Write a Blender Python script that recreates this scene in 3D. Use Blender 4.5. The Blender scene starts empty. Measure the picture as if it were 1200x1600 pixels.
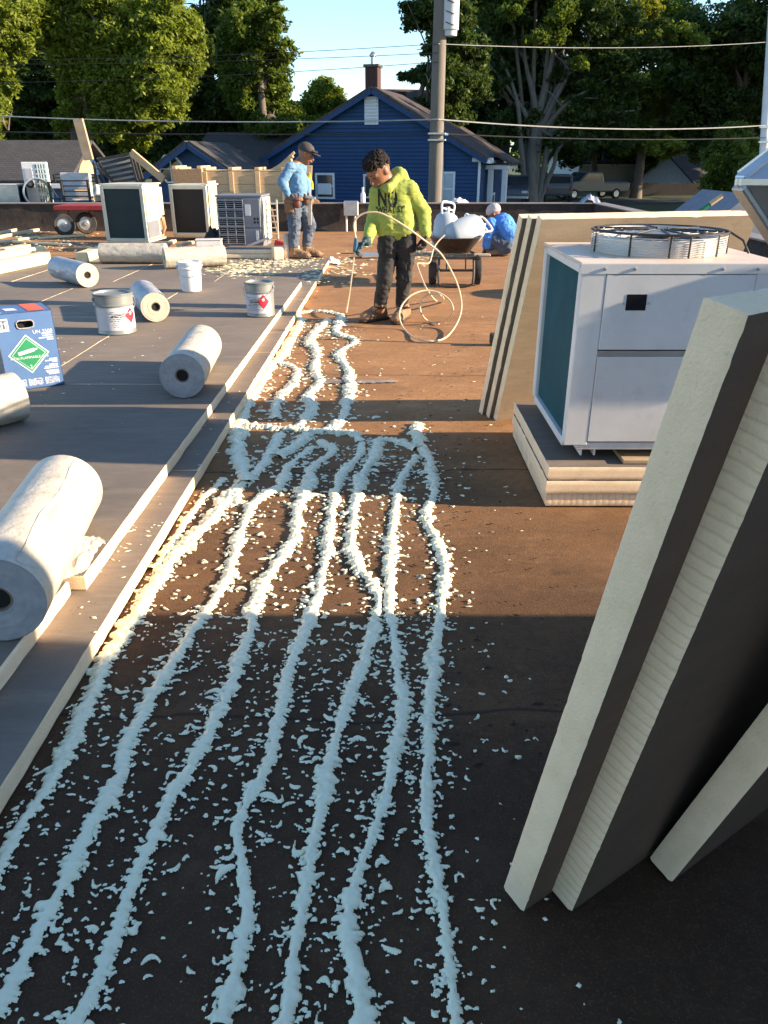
import bpy, math, random
import numpy as np
from mathutils import Vector, Matrix
from mathutils.bvhtree import BVHTree

SC = bpy.context.scene
COL = SC.collection
R = math.radians

# ------------------------------------------------------------------ camera, world, sun, exposure
CAMH = 1.42
PITCH = R(24.8)
cam = bpy.data.cameras.new('camera')
cam_ob = bpy.data.objects.new('camera', cam)
COL.objects.link(cam_ob)
cam.sensor_fit = 'VERTICAL'
cam.sensor_height = 36.0
cam.lens = 27.0
cam.clip_start = 0.05
cam.clip_end = 2000
cam_ob.location = (0, 0, CAMH)
cam_ob.rotation_euler = (R(90) - PITCH, 0, 0)
SC.camera = cam_ob

SUN_EL = R(17.0)
SUN_AZ = R(5.0)          # how far the sun stands towards the viewer from due right (+X)
sun_dir = Vector((math.cos(SUN_EL) * math.cos(SUN_AZ), -math.cos(SUN_EL) * math.sin(SUN_AZ), math.sin(SUN_EL)))
W = bpy.data.worlds.new('World')
SC.world = W
W.use_nodes = True
wn = W.node_tree.nodes
wl = W.node_tree.links
sky = wn.new('ShaderNodeTexSky')
sky.sky_type = 'NISHITA'
sky.sun_disc = False
sky.sun_elevation = SUN_EL
sky.sun_rotation = R(90) + SUN_AZ
sky.altitude = 200
sky.air_density = 1.0
sky.dust_density = 0.2
sky.ozone_density = 3.0
bg = wn['Background']
bg.inputs['Strength'].default_value = 0.105
wl.new(sky.outputs[0], bg.inputs['Color'])
sl = bpy.data.lights.new('sun', 'SUN')
sl.energy = 5.0
sl.angle = R(0.5)
sl.color = (1.0, 0.80, 0.57)
sun = bpy.data.objects.new('sun', sl)
COL.objects.link(sun)
sun.rotation_euler = sun_dir.to_track_quat('Z', 'Y').to_euler()
SC.view_settings.view_transform = 'Standard'
SC.view_settings.look = 'None'
SC.view_settings.exposure = 1.7
SC.view_settings.gamma = 1.0
SC.view_settings.use_curve_mapping = False

# ------------------------------------------------------------------ survey helpers (photo measurements -> metres)
_s, _c = math.sin(PITCH), math.cos(PITCH)
def ray(x, y):
    a = (x - 600) / 1200.0
    b = (800 - y) / 1200.0
    return Vector((a, _c + b * _s, -_s + b * _c))
def G(x, y, z=0.0):
    r = ray(x, y)
    t = (z - CAMH) / r.z
    return Vector((r.x * t, r.y * t, z))
def P(x, y, Y):
    r = ray(x, y)
    t = Y / r.y
    return Vector((r.x * t, Y, CAMH + r.z * t))
def pxm(Y, z=CAMH):            # metres per photo pixel at depth Y, height z
    return (Y * _c - (z - CAMH) * _s) / 1200.0

# ------------------------------------------------------------------ noise (numpy)
def _h(ix, iy, iz, seed):
    n = (ix.astype(np.int64) * 374761393 + iy.astype(np.int64) * 668265263 + iz.astype(np.int64) * 2147483647 + seed * 974711) & 0xFFFFFFFF
    n = ((n ^ (n >> 13)) * 1274126177) & 0xFFFFFFFF
    n = n ^ (n >> 16)
    return (n & 0xFFFF) / 65535.0
def vn3(x, y, z, seed=0):
    x0, y0, z0 = np.floor(x), np.floor(y), np.floor(z)
    fx, fy, fz = x - x0, y - y0, z - z0
    fx = fx * fx * (3 - 2 * fx); fy = fy * fy * (3 - 2 * fy); fz = fz * fz * (3 - 2 * fz)
    def L(i, j, k): return _h(x0 + i, y0 + j, z0 + k, seed)
    a = L(0,0,0) * (1-fx) + L(1,0,0) * fx
    b = L(0,1,0) * (1-fx) + L(1,1,0) * fx
    c = L(0,0,1) * (1-fx) + L(1,0,1) * fx
    d = L(0,1,1) * (1-fx) + L(1,1,1) * fx
    return ((a * (1-fy) + b * fy) * (1-fz) + (c * (1-fy) + d * fy) * fz) * 2 - 1
def vn2(x, y, seed=0):
    x0, y0 = np.floor(x), np.floor(y)
    fx, fy = x - x0, y - y0
    fx = fx * fx * (3 - 2 * fx); fy = fy * fy * (3 - 2 * fy)
    o = np.zeros_like(x0)
    def L(i, j): return _h(x0 + i, y0 + j, o, seed)
    return ((L(0,0) * (1-fx) + L(1,0) * fx) * (1-fy) + (L(0,1) * (1-fx) + L(1,1) * fx) * fy) * 2 - 1

# ------------------------------------------------------------------ object helpers
def tag(o, label=None, cat=None, group=None, kind=None):
    if label: o['label'] = label
    if cat: o['category'] = cat
    if group: o['group'] = group
    if kind: o['kind'] = kind
    return o
def empty(name, loc=(0, 0, 0), rz=0.0, label=None, cat=None, group=None):
    o = bpy.data.objects.new(name, None)
    COL.objects.link(o)
    o.empty_display_size = 0.1
    o.location = loc
    o.rotation_euler = (0, 0, rz)
    return tag(o, label, cat, group)
def copy_tree(o, parent=None):
    c = o.copy()
    COL.objects.link(c)
    if parent is not None: c.parent = parent
    for ch in list(o.children): copy_tree(ch, c)
    return c
def link_mesh(me, name, mats, parent=None, smooth=False, sharp=35):
    if not isinstance(mats, (list, tuple)): mats = [mats]
    for m in mats: me.materials.append(m)
    if smooth:
        me.polygons.foreach_set('use_smooth', np.ones(len(me.polygons), dtype=bool))
        if sharp: me.set_sharp_from_angle(angle=R(sharp))
    o = bpy.data.objects.new(name, me)
    COL.objects.link(o)
    if parent is not None: o.parent = parent
    return o
def np_mesh(name, V, F):
    """V (n,3), F (m,k) arrays -> mesh, fast"""
    me = bpy.data.meshes.new(name)
    V = np.asarray(V, dtype=np.float32); F = np.asarray(F, dtype=np.int32)
    k = F.shape[1]
    me.vertices.add(len(V)); me.vertices.foreach_set('co', V.ravel())
    me.loops.add(F.size); me.loops.foreach_set('vertex_index', F.ravel())
    me.polygons.add(len(F))
    me.polygons.foreach_set('loop_start', np.arange(0, F.size, k, dtype=np.int32))
    me.update(calc_edges=True)
    me.validate()
    return me
def rotz(a): return Matrix.Rotation(a, 3, 'Z')
def rotx(a): return Matrix.Rotation(a, 3, 'X')
def roty(a): return Matrix.Rotation(a, 3, 'Y')
def basis(x, y, z):
    m = Matrix((x, y, z)); m.transpose(); return m

class MB:
    def __init__(s): s.v = []; s.f = []; s.m = []
    def add(s, vs, fs, mi=0):
        b = len(s.v)
        s.v += [tuple(p) for p in vs]
        s.f += [tuple(i + b for i in q) for q in fs]
        s.m += [mi] * len(fs) if isinstance(mi, int) else list(mi)
        return s
    def box(s, c, d, rot=None, b=0.004, mi=0):
        """chamfered box: centre c, full sizes d, rotation 3x3"""
        hx, hy, hz = d[0] / 2, d[1] / 2, d[2] / 2
        b = min(b, hx * .45, hy * .45, hz * .45)
        c = Vector(c)
        vs = []; idx = {}
        for sx in (-1, 1):
            for sy in (-1, 1):
                for sz in (-1, 1):
                    for ax in range(3):
                        p = [sx * (hx - b), sy * (hy - b), sz * (hz - b)]
                        p[ax] = (sx * hx, sy * hy, sz * hz)[ax]
                        idx[(sx, sy, sz, ax)] = len(vs)
                        p = Vector(p)
                        if rot is not None: p = rot @ p
                        vs.append(p + c)
        fs = []
        I = idx
        for q in (-1, 1):
            a = [I[(q, -1, -1, 0)], I[(q, 1, -1, 0)], I[(q, 1, 1, 0)], I[(q, -1, 1, 0)]]
            fs.append(a if q > 0 else a[::-1])
            a = [I[(-1, q, -1, 1)], I[(-1, q, 1, 1)], I[(1, q, 1, 1)], I[(1, q, -1, 1)]]
            fs.append(a if q > 0 else a[::-1])
            a = [I[(-1, -1, q, 2)], I[(1, -1, q, 2)], I[(1, 1, q, 2)], I[(-1, 1, q, 2)]]
            fs.append(a if q > 0 else a[::-1])
        nb = len(fs)
        for u in (-1, 1):
            for w in (-1, 1):
                fs.append([I[(u, w, -1, 0)], I[(u, w, -1, 1)], I[(u, w, 1, 1)], I[(u, w, 1, 0)]][::(1 if u * w > 0 else -1)])
                fs.append([I[(u, -1, w, 0)], I[(u, 1, w, 0)], I[(u, 1, w, 2)], I[(u, -1, w, 2)]][::(1 if u * w > 0 else -1)])
                fs.append([I[(-1, u, w, 1)], I[(-1, u, w, 2)], I[(1, u, w, 2)], I[(1, u, w, 1)]][::(1 if u * w > 0 else -1)])
                for t in (-1, 1):
                    a = [I[(t, u, w, 0)], I[(t, u, w, 1)], I[(t, u, w, 2)]]
                    fs.append(a if t * u * w > 0 else a[::-1])
        return s.add(vs, fs, mi)
    def bar(s, a, b, w, h=None, up=(0, 0, 1), bev=0.003, mi=0):
        a = Vector(a); b = Vector(b); h = h or w
        d = (b - a); L = d.length; d.normalize()
        up = Vector(up)
        if abs(d.dot(up)) > .98: up = Vector((0, 1, 0))
        y = up.cross(d).normalized(); z = d.cross(y)
        return s.box((a + b) / 2, (L, w, h), basis(d, y, z), bev, mi)
    def tube(s, pts, r, n=8, closed=False, caps=True, mi=0):
        pts = [Vector(p) for p in pts]
        m = len(pts)
        rs = r if isinstance(r, (list, tuple)) else [r] * m
        vs = []; fs = []
        prev = None
        for i, p in enumerate(pts):
            if closed: d = pts[(i + 1) % m] - pts[i - 1]
            else: d = pts[min(i + 1, m - 1)] - pts[max(i - 1, 0)]
            if d.length < 1e-9: d = Vector((0, 0, 1))
            d.normalize()
            if prev is None:
                u = Vector((0, 0, 1)) if abs(d.z) < .9 else Vector((1, 0, 0))
            else: u = prev
            u = (u - d * u.dot(d)).normalized(); prev = u
            w = d.cross(u)
            for k in range(n):
                t = 2 * math.pi * k / n
                vs.append(p + (u * math.cos(t) + w * math.sin(t)) * rs[i])
        for i in range(m if closed else m - 1):
            j = (i + 1) % m
            for k in range(n):
                l = (k + 1) % n
                fs.append((i * n + k, i * n + l, j * n + l, j * n + k))
        if caps and not closed:
            fs.append(tuple(range(n - 1, -1, -1)))
            fs.append(tuple((m - 1) * n + k for k in range(n)))
        return s.add(vs, fs, mi)
    def lathe(s, prof, n=32, o=(0, 0, 0), rot=None, mi=0, closed=False):
        """prof list of (r, z)[, material]; spun round local z"""
        o = Vector(o); vs = []; fs = []; ms = []
        for q in prof:
            for k in range(n):
                t = 2 * math.pi * k / n
                p = Vector((q[0] * math.cos(t), q[0] * math.sin(t), q[1]))
                if rot is not None: p = rot @ p
                vs.append(p + o)
        m = len(prof)
        for i in range(m if closed else m - 1):
            j = (i + 1) % m
            for k in range(n):
                l = (k + 1) % n
                fs.append((i * n + k, i * n + l, j * n + l, j * n + k))
                ms.append(prof[i][2] if len(prof[i]) > 2 else mi)
        return s.add(vs, fs, ms)
    def prism(s, poly, a, b, mi=0):
        """poly: list of Vectors (one face); extruded by vector from offset a to offset b"""
        a = Vector(a); b = Vector(b); n = len(poly)
        vs = [Vector(p) + a for p in poly] + [Vector(p) + b for p in poly]
        fs = [tuple(range(n - 1, -1, -1)), tuple(range(n, 2 * n))]
        for i in range(n):
            j = (i + 1) % n
            fs.append((i, j, n + j, n + i))
        return s.add(vs, fs, mi)
    def quad(s, a, b, c, d, mi=0): return s.add([a, b, c, d], [(0, 1, 2, 3)], mi)
    def build(s, name, mats, parent=None, smooth=False, sharp=35):
        me = bpy.data.meshes.new(name)
        me.from_pydata(s.v, [], s.f)
        me.polygons.foreach_set('material_index', np.array(s.m, dtype=np.int32))
        me.update()
        return link_mesh(me, name, mats, parent, smooth, sharp)

# ------------------------------------------------------------------ materials
def nodemat(name):
    m = bpy.data.materials.new(name); m.use_nodes = True
    nt = m.node_tree
    return m, nt, nt.nodes['Principled BSDF']
def N(nt, t, **kw):
    n = nt.nodes.new(t)
    for k, v in kw.items():
        if hasattr(n, k): setattr(n, k, v)
        else: n.inputs[k.replace('_', ' ')].default_value = v
    return n
def rgba(c): return (c[0], c[1], c[2], 1)
def ramp(nt, fac, stops):
    r = nt.nodes.new('ShaderNodeValToRGB')
    e = r.color_ramp.elements
    while len(e) < len(stops): e.new(0.5)
    for i, (p, c) in enumerate(stops):
        e[i].position = p
        e[i].color = (c, c, c, 1) if isinstance(c, (int, float)) else rgba(c)
    nt.links.new(fac, r.inputs[0])
    return r.outputs[0]
def mix(nt, fac, a, b, mode='MIX'):
    n = nt.nodes.new('ShaderNodeMix'); n.data_type = 'RGBA'; n.blend_type = mode
    for sock, v in ((0, fac), (6, a), (7, b)):
        if isinstance(v, (int, float)): n.inputs[sock].default_value = v
        elif isinstance(v, (tuple, list)): n.inputs[sock].default_value = rgba(v)
        else: nt.links.new(v, n.inputs[sock])
    return n.outputs[2]
def coords(nt, scale=(1, 1, 1), kind='Object'):
    t = nt.nodes.new('ShaderNodeTexCoord')
    mp = nt.nodes.new('ShaderNodeMapping')
    mp.inputs['Scale'].default_value = scale
    nt.links.new(t.outputs[kind], mp.inputs[0])
    return mp.outputs[0]
def noise(nt, vec, scale, detail=4, rough=.55):
    n = nt.nodes.new('ShaderNodeTexNoise')
    n.inputs['Scale'].default_value = scale
    n.inputs['Detail'].default_value = detail
    n.inputs['Roughness'].default_value = rough
    nt.links.new(vec, n.inputs['Vector'])
    return n.outputs[0]
def bump(nt, bs, h, strength=.3, dist=.01):
    b = nt.nodes.new('ShaderNodeBump')
    b.inputs['Strength'].default_value = strength
    b.inputs['Distance'].default_value = dist
    nt.links.new(h, b.inputs['Height'])
    nt.links.new(b.outputs[0], bs.inputs['Normal'])
MC = {}
def M(name, col, rough=.7, metal=0.0, col2=None, var=.25, scale=6.0, bs=60.0, bstr=.15, spec=.4, stretch=(1, 1, 1), lo=.35, hi=.68, dirt=None, dirt_amt=.5):
    if name in MC: return MC[name]
    m, nt, b = nodemat(name)
    v = coords(nt, stretch)
    n = noise(nt, v, scale, 6, .62)
    c2 = col2 or tuple(x * (1 - var) for x in col)
    f = ramp(nt, n, [(lo, 0.0), (hi, 1.0)])
    c = mix(nt, f, col, c2)
    if dirt:
        d = ramp(nt, noise(nt, v, scale * 3.1, 8, .7), [(.56, 0.0), (.72, dirt_amt)])
        c = mix(nt, d, c, dirt)
    nt.links.new(c, b.inputs['Base Color'])
    b.inputs['Roughness'].default_value = rough
    b.inputs['Metallic'].default_value = metal
    b.inputs['Specular IOR Level'].default_value = spec
    if bstr > 0: bump(nt, b, noise(nt, v, bs, 4), bstr, .004)
    MC[name] = m
    return m

def membrane_material():
    m, nt, b = nodemat('brown roof membrane')
    v = coords(nt)
    vs = coords(nt, (0.75, 1.25, 1))
    big = noise(nt, vs, 1.3, 6, .65)
    fine = noise(nt, v, 26, 8, .7)
    grit = noise(nt, v, 190, 3, .6)
    c = mix(nt, ramp(nt, big, [(.32, 0.0), (.70, 1.0)]), (.044, .022, .0095), (.080, .041, .018))
    c = mix(nt, ramp(nt, fine, [(.42, 0.0), (.75, .75)]), c, (.040, .022, .014))
    c = mix(nt, ramp(nt, grit, [(.54, 0.0), (.70, .5)]), c, (.15, .09, .053))
    dust = noise(nt, vs, 3.7, 9, .72)
    c = mix(nt, ramp(nt, dust, [(.53, 0.0), (.70, .40)]), c, (.12, .072, .042))
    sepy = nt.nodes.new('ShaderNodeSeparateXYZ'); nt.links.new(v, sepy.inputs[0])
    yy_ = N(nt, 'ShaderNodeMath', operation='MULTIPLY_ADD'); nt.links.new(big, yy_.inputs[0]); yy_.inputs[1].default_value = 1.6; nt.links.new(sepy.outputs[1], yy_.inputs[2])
    near_shade_ramp = nt.nodes.new('ShaderNodeMapRange'); near_shade_ramp.inputs[1].default_value = 2.3; near_shade_ramp.inputs[2].default_value = 5.6  # shade painted into the near colour; membrane also really dustier farther off
    nt.links.new(yy_.outputs[0], near_shade_ramp.inputs[0])
    c = mix(nt, near_shade_ramp.outputs[0], c, mix(nt, 1.0, c, (4.9, 4.7, 4.1), 'MULTIPLY'))
    # dark damp stains and lap seams of the rolled sheet
    st = noise(nt, coords(nt, (.5, 1, 1)), 2.2, 7, .75)
    c = mix(nt, ramp(nt, st, [(.60, 0.0), (.67, .6)]), c, (.030, .018, .014))
    sep = nt.nodes.new('ShaderNodeSeparateXYZ'); nt.links.new(v, sep.inputs[0])
    wob = noise(nt, v, 1.1, 4)
    ad = N(nt, 'ShaderNodeMath', operation='MULTIPLY_ADD'); nt.links.new(wob, ad.inputs[0]); ad.inputs[1].default_value = .30; nt.links.new(sep.outputs[1], ad.inputs[2])
    md = N(nt, 'ShaderNodeMath', operation='PINGPONG'); nt.links.new(ad.outputs[0], md.inputs[0]); md.inputs[1].default_value = .93
    seam = ramp(nt, md.outputs[0], [(0.002, .8), (.010, 0.0)])
    c = mix(nt, seam, c, (.022, .014, .011))
    # scuffs of white dust and a few blue chalk smears
    sc = noise(nt, coords(nt, (1.5, 5, 1)), 3.1, 10, .8)
    c = mix(nt, ramp(nt, sc, [(.62, 0.0), (.72, .40)]), c, (.20, .17, .15))
    sc2 = noise(nt, coords(nt, (2.2, 9, 1)), 5.0, 8, .75)
    c = mix(nt, ramp(nt, sc2, [(.60, 0.0), (.70, .5)]), c, (.030, .020, .016))
    nt.links.new(c, b.inputs['Base Color'])
    rr = ramp(nt, fine, [(.3, .78), (.7, .95)])
    nt.links.new(rr, b.inputs['Roughness'])
    b.inputs['Specular IOR Level'].default_value = .25
    hgt = mix(nt, .5, grit, fine)
    bump(nt, b, hgt, .55, .006)
    return m
def facer_material(name, col, dark, light):
    m, nt, b = nodemat(name)
    v = coords(nt)
    vs = coords(nt, (.6, 3.5, 1))
    c = mix(nt, ramp(nt, noise(nt, v, 2.1, 7, .65), [(.33, 0.0), (.70, 1.0)]), col, dark)
    c = mix(nt, ramp(nt, noise(nt, vs, 5, 9, .75), [(.47, 0.0), (.72, .75)]), c, light)
    c = mix(nt, ramp(nt, noise(nt, v, 9, 9, .8), [(.59, 0.0), (.70, .6)]), c, tuple(x * .5 for x in dark))
    c = mix(nt, ramp(nt, noise(nt, v, 230, 2), [(.45, 0.0), (.8, .35)]), c, tuple(x * .6 for x in col))
    nt.links.new(c, b.inputs['Base Color'])
    b.inputs['Roughness'].default_value = .8
    b.inputs['Specular IOR Level'].default_value = .3
    bump(nt, b, noise(nt, v, 240, 3), .25, .003)
    return m
def foam_edge_material(name, ridges, axis='Z', freq=9):
    m, nt, b = nodemat(name)
    v = coords(nt)
    c = mix(nt, ramp(nt, noise(nt, v, 12, 8, .7), [(.35, 0.0), (.7, 1.0)]), (.93, .70, .46), (.82, .61, .38))
    c = mix(nt, ramp(nt, noise(nt, v, 120, 4, .8), [(.60, 0.0), (.75, .6)]), c, (.33, .27, .17))
    h = noise(nt, v, 160, 4, .7)
    if ridges:
        w = nt.nodes.new('ShaderNodeTexWave'); w.wave_type = 'BANDS'; w.bands_direction = axis
        w.inputs['Scale'].default_value = freq; w.inputs['Distortion'].default_value = 2.6; w.inputs['Detail'].default_value = 3
        nt.links.new(v, w.inputs[0])
        c = mix(nt, ramp(nt, w.outputs[1], [(.0, .24), (.22, 0.0)]), c, (.27, .23, .15))
        h = mix(nt, .28, h, w.outputs[1])
    nt.links.new(c, b.inputs['Base Color'])
    b.inputs['Roughness'].default_value = .9
    b.inputs['Specular IOR Level'].default_value = .15
    bump(nt, b, h, .6, .004)
    return m
def leaf_material(name, dark, light, trans=.35):
    m, nt, b = nodemat(name)
    at = nt.nodes.new('ShaderNodeAttribute'); at.attribute_name = 'shade'
    c = mix(nt, at.outputs['Fac'], dark, light)
    nt.links.new(c, b.inputs['Base Color'])
    b.inputs['Roughness'].default_value = .55
    b.inputs['Specular IOR Level'].default_value = .3
    tr = nt.nodes.new('ShaderNodeBsdfTranslucent')
    c2 = mix(nt, 1.0, c, (1.25, 1.3, .55), 'MULTIPLY')
    nt.links.new(c2, tr.inputs['Color'])
    ms = nt.nodes.new('ShaderNodeMixShader'); ms.inputs[0].default_value = trans
    nt.links.new(b.outputs[0], ms.inputs[1]); nt.links.new(tr.outputs[0], ms.inputs[2])
    nt.links.new(ms.outputs[0], nt.nodes['Material Output'].inputs[0])
    return m
def shingle_material(name, a, b2):
    m, nt, b = nodemat(name)
    v = coords(nt)
    br = nt.nodes.new('ShaderNodeTexBrick')
    br.inputs['Scale'].default_value = 1.0
    br.inputs['Brick Width'].default_value = .3; br.inputs['Row Height'].default_value = .14
    br.inputs['Mortar Size'].default_value = .012
    br.inputs['Color1'].default_value = rgba(a); br.inputs['Color2'].default_value = rgba(b2)
    br.inputs['Mortar'].default_value = rgba(tuple(x * .4 for x in a))
    nt.links.new(v, br.inputs['Vector'])
    c = mix(nt, ramp(nt, noise(nt, v, 3, 6), [(.3, 0.0), (.7, .6)]), br.outputs[0], tuple(x * .6 for x in a))
    nt.links.new(c, b.inputs['Base Color']); b.inputs['Roughness'].default_value = .9
    return m

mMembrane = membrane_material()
mFacer = facer_material('taupe board facer', (.215, .170, .130), (.160, .130, .103), (.285, .23, .175))
mFacerDark = facer_material('grey board facer', (.185, .150, .118), (.140, .116, .094), (.25, .20, .152))
mFoamEdge = foam_edge_material('cream board edge', False)
mFoamEdgeRidge = foam_edge_material('cream sawn board edge', True, 'Y', 14)
mFoamEdgeHatch = foam_edge_material('cream hatched board edge', True, 'X', 11)
mWhitePaint = M('white painted steel', (.66, .655, .64), .42, 0, (.56, .55, .53), scale=3, bstr=.03, dirt=(.30, .27, .23), dirt_amt=.30)
mGreySteel = M('galvanised steel', (.55, .56, .57), .38, .85, (.40, .41, .43), scale=9, bstr=.05)
mBlackSteel = M('black painted steel', (.022, .022, .024), .5, .2, (.045, .04, .036), scale=12, bstr=.05)
mRubber = M('black rubber', (.022, .021, .020), .85, 0, (.05, .044, .038), scale=14, bstr=.2)
mRed = M('worn red paint', (.33, .028, .03), .5, 0, (.22, .02, .02), scale=9, dirt=(.12, .06, .045))
mPlastic = M('white plastic', (.70, .70, .69), .4, 0, (.60, .60, .58), scale=6, bstr=.03, dirt=(.40, .37, .33))
mPine = M('raw pine lumber', (.56, .40, .23), .75, 0, (.44, .29, .15), scale=5, stretch=(1, 8, 8), bstr=.1)
mDarkVoid = M('dark hollow', (.012, .011, .010), .9, 0, bstr=0)

# ------------------------------------------------------------------ setting: ground, roof, parapet
ROOF_BACK = G(600, 361).y + .02        # foot of the rear parapet
ROOF_RIGHT = P(930, 316, ROOF_BACK).x
GZ = -3.2
def ground_material():
    m, nt, b = nodemat('lawn and bare earth')
    v = coords(nt)
    c = mix(nt, ramp(nt, noise(nt, v, .25, 6), [(.35, 0.0), (.65, 1.0)]), (.045, .070, .018), (.075, .085, .03))
    c = mix(nt, ramp(nt, noise(nt, v, 3, 6), [(.55, 0.0), (.75, .6)]), c, (.12, .10, .06))
    nt.links.new(c, b.inputs['Base Color']); b.inputs['Roughness'].default_value = .95
    bump(nt, b, noise(nt, v, 12, 4), .6, .05)
    return m
def gz(Y):
    t = min(1, max(0, (Y - 37) / 12.0)); return GZ + 2.0 * t * t * (3 - 2 * t)
gys = [-60, 0, 36, 38, 40, 42, 44, 46, 48, 50, 60, 100, 400, 1200]
gm = MB()
gm.add([(x, y, gz(y)) for y in gys for x in (-700, 700)], [(2 * i, 2 * i + 1, 2 * i + 3, 2 * i + 2) for i in range(len(gys) - 1)])
gm = gm.build('ground', ground_material())
tag(gm, kind='structure')
mAsphalt = M('asphalt', (.055, .053, .05), .9, 0, (.04, .039, .038), scale=2, bs=40, bstr=.3)
rd = MB().quad((2, 50, gz(60) + .01), (90, 52, gz(60) + .01), (90, 58, gz(60) + .01), (2, 56, gz(60) + .01)).build('road', mAsphalt)
tag(rd, kind='structure')

# roof sheet (finely gridded so it undulates a little)
def build_roof():
    xs = np.linspace(-15, ROOF_RIGHT, 160); ys = np.linspace(-6, ROOF_BACK, 170)
    X, Yy = np.meshgrid(xs, ys, indexing='ij')
    Z = -0.004 + .0022 * vn2(X * 1.7, Yy * 1.7, 3) + .0012 * vn2(X * 6, Yy * 6, 4) - .001
    V = np.stack([X, Yy, Z], -1).reshape(-1, 3)
    n0, n1 = X.shape
    i = np.arange(n0 * n1).reshape(n0, n1)
    F = np.stack([i[:-1, :-1], i[1:, :-1], i[1:, 1:], i[:-1, 1:]], -1).reshape(-1, 4)
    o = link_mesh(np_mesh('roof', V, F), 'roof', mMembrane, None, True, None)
    tag(o, kind='structure')
build_roof()
mBrickWall = M('painted block wall', (.30, .28, .25), .9, 0, (.22, .2, .18), scale=2)
b = MB()
b.box((-5.3, 5.5, -1.63), (19.2, 23.2, 3.1), b=.01)
tag(b.build('building_wall', mBrickWall), 'block wall of the low flat roofed building under the work', 'building')

mParapet = M('weathered tar parapet', (.060, .045, .036), .95, 0, (.028, .022, .019), scale=5, bs=22, bstr=.7, dirt=(.16, .12, .09), dirt_amt=.5)
mCoping = M('pale metal coping', (.27, .24, .215), .6, .2, (.18, .155, .135), scale=6, dirt=(.16, .1, .07))
def parapet(name, a, b_, h, th, side, label):
    a = Vector(a); b_ = Vector(b_); d = (b_ - a).normalized(); nrm = Vector((-d.y, d.x, 0)) * side
    e = empty(name, a, 0, label, 'parapet wall')
    L = (b_ - a).length
    n = max(4, int(L / .25)); rows = 5
    vs = []; fs = []
    rnd = random.Random(5)
    for i in range(n + 1):
        for j in range(rows):
            off = (rnd.random() - .5) * .035 if 0 < j < rows - 1 else 0
            if j == 0: off = .05
            p = d * (L * i / n) - nrm * (off if side else 0)
            vs.append(Vector((p.x, p.y, h * j / (rows - 1))))
    for i in range(n):
        for j in range(rows - 1):
            k = i * rows + j
            fs.append((k, k + rows, k + rows + 1, k + 1))
    m = MB(); m.add(vs, fs)
    m.box(d * (L / 2) + nrm * (th / 2 + .03) + Vector((0, 0, h / 2 - .3)), (L, th - .06, h + .6 - .004), basis(d, nrm, Vector((0, 0, 1))), .004)
    m.build('wall_face', mParapet, e, True, 50)
    nseg = max(1, round(L / 3.0))
    for i in range(nseg):
        c = MB()
        c.box(d * (L * (i + .5) / nseg) + nrm * (th / 2) + Vector((0, 0, h + .013)), (L / nseg - .006, th + .07, .022), basis(d, nrm, Vector((0, 0, 1))), .004)
        c.build('coping', mCoping, e)
    return e
PH = P(600, 319, ROOF_BACK).z
parapet('parapet', (-15, ROOF_BACK, 0), (ROOF_RIGHT, ROOF_BACK, 0), PH, .22, 1, 'dark tarred parapet with pale coping across the back of the roof')
parapet('parapet', (ROOF_RIGHT, ROOF_BACK + .22, 0), (ROOF_RIGHT, -5, 0), PH, .22, 1, 'dark parapet returning forward along the right side of the roof')
# pale membrane patch
pa = G(507, 596); pb = G(622, 596)
m_ = MB()
mPatch = M('pale dusty patch', (.34, .28, .235), .9, 0, (.16, .11, .08), scale=7, bstr=.2, lo=.40, hi=.62)
vs = []
for i in range(25):
    t = i / 24
    x = pa.x + (pb.x - pa.x) * t
    w = .055 * (1 - .75 * t) * (1 + .3 * math.sin(i * 2.1)) + .012
    vs += [(x, pa.y - w, .0025), (x, pa.y + w * .9, .0025)]
m_.add(vs, [(2 * i, 2 * i + 2, 2 * i + 3, 2 * i + 1) for i in range(24)])
tag(m_.build('patch', mPatch), 'pale dusty smear tapering to the right on the brown membrane', 'patch')

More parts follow.
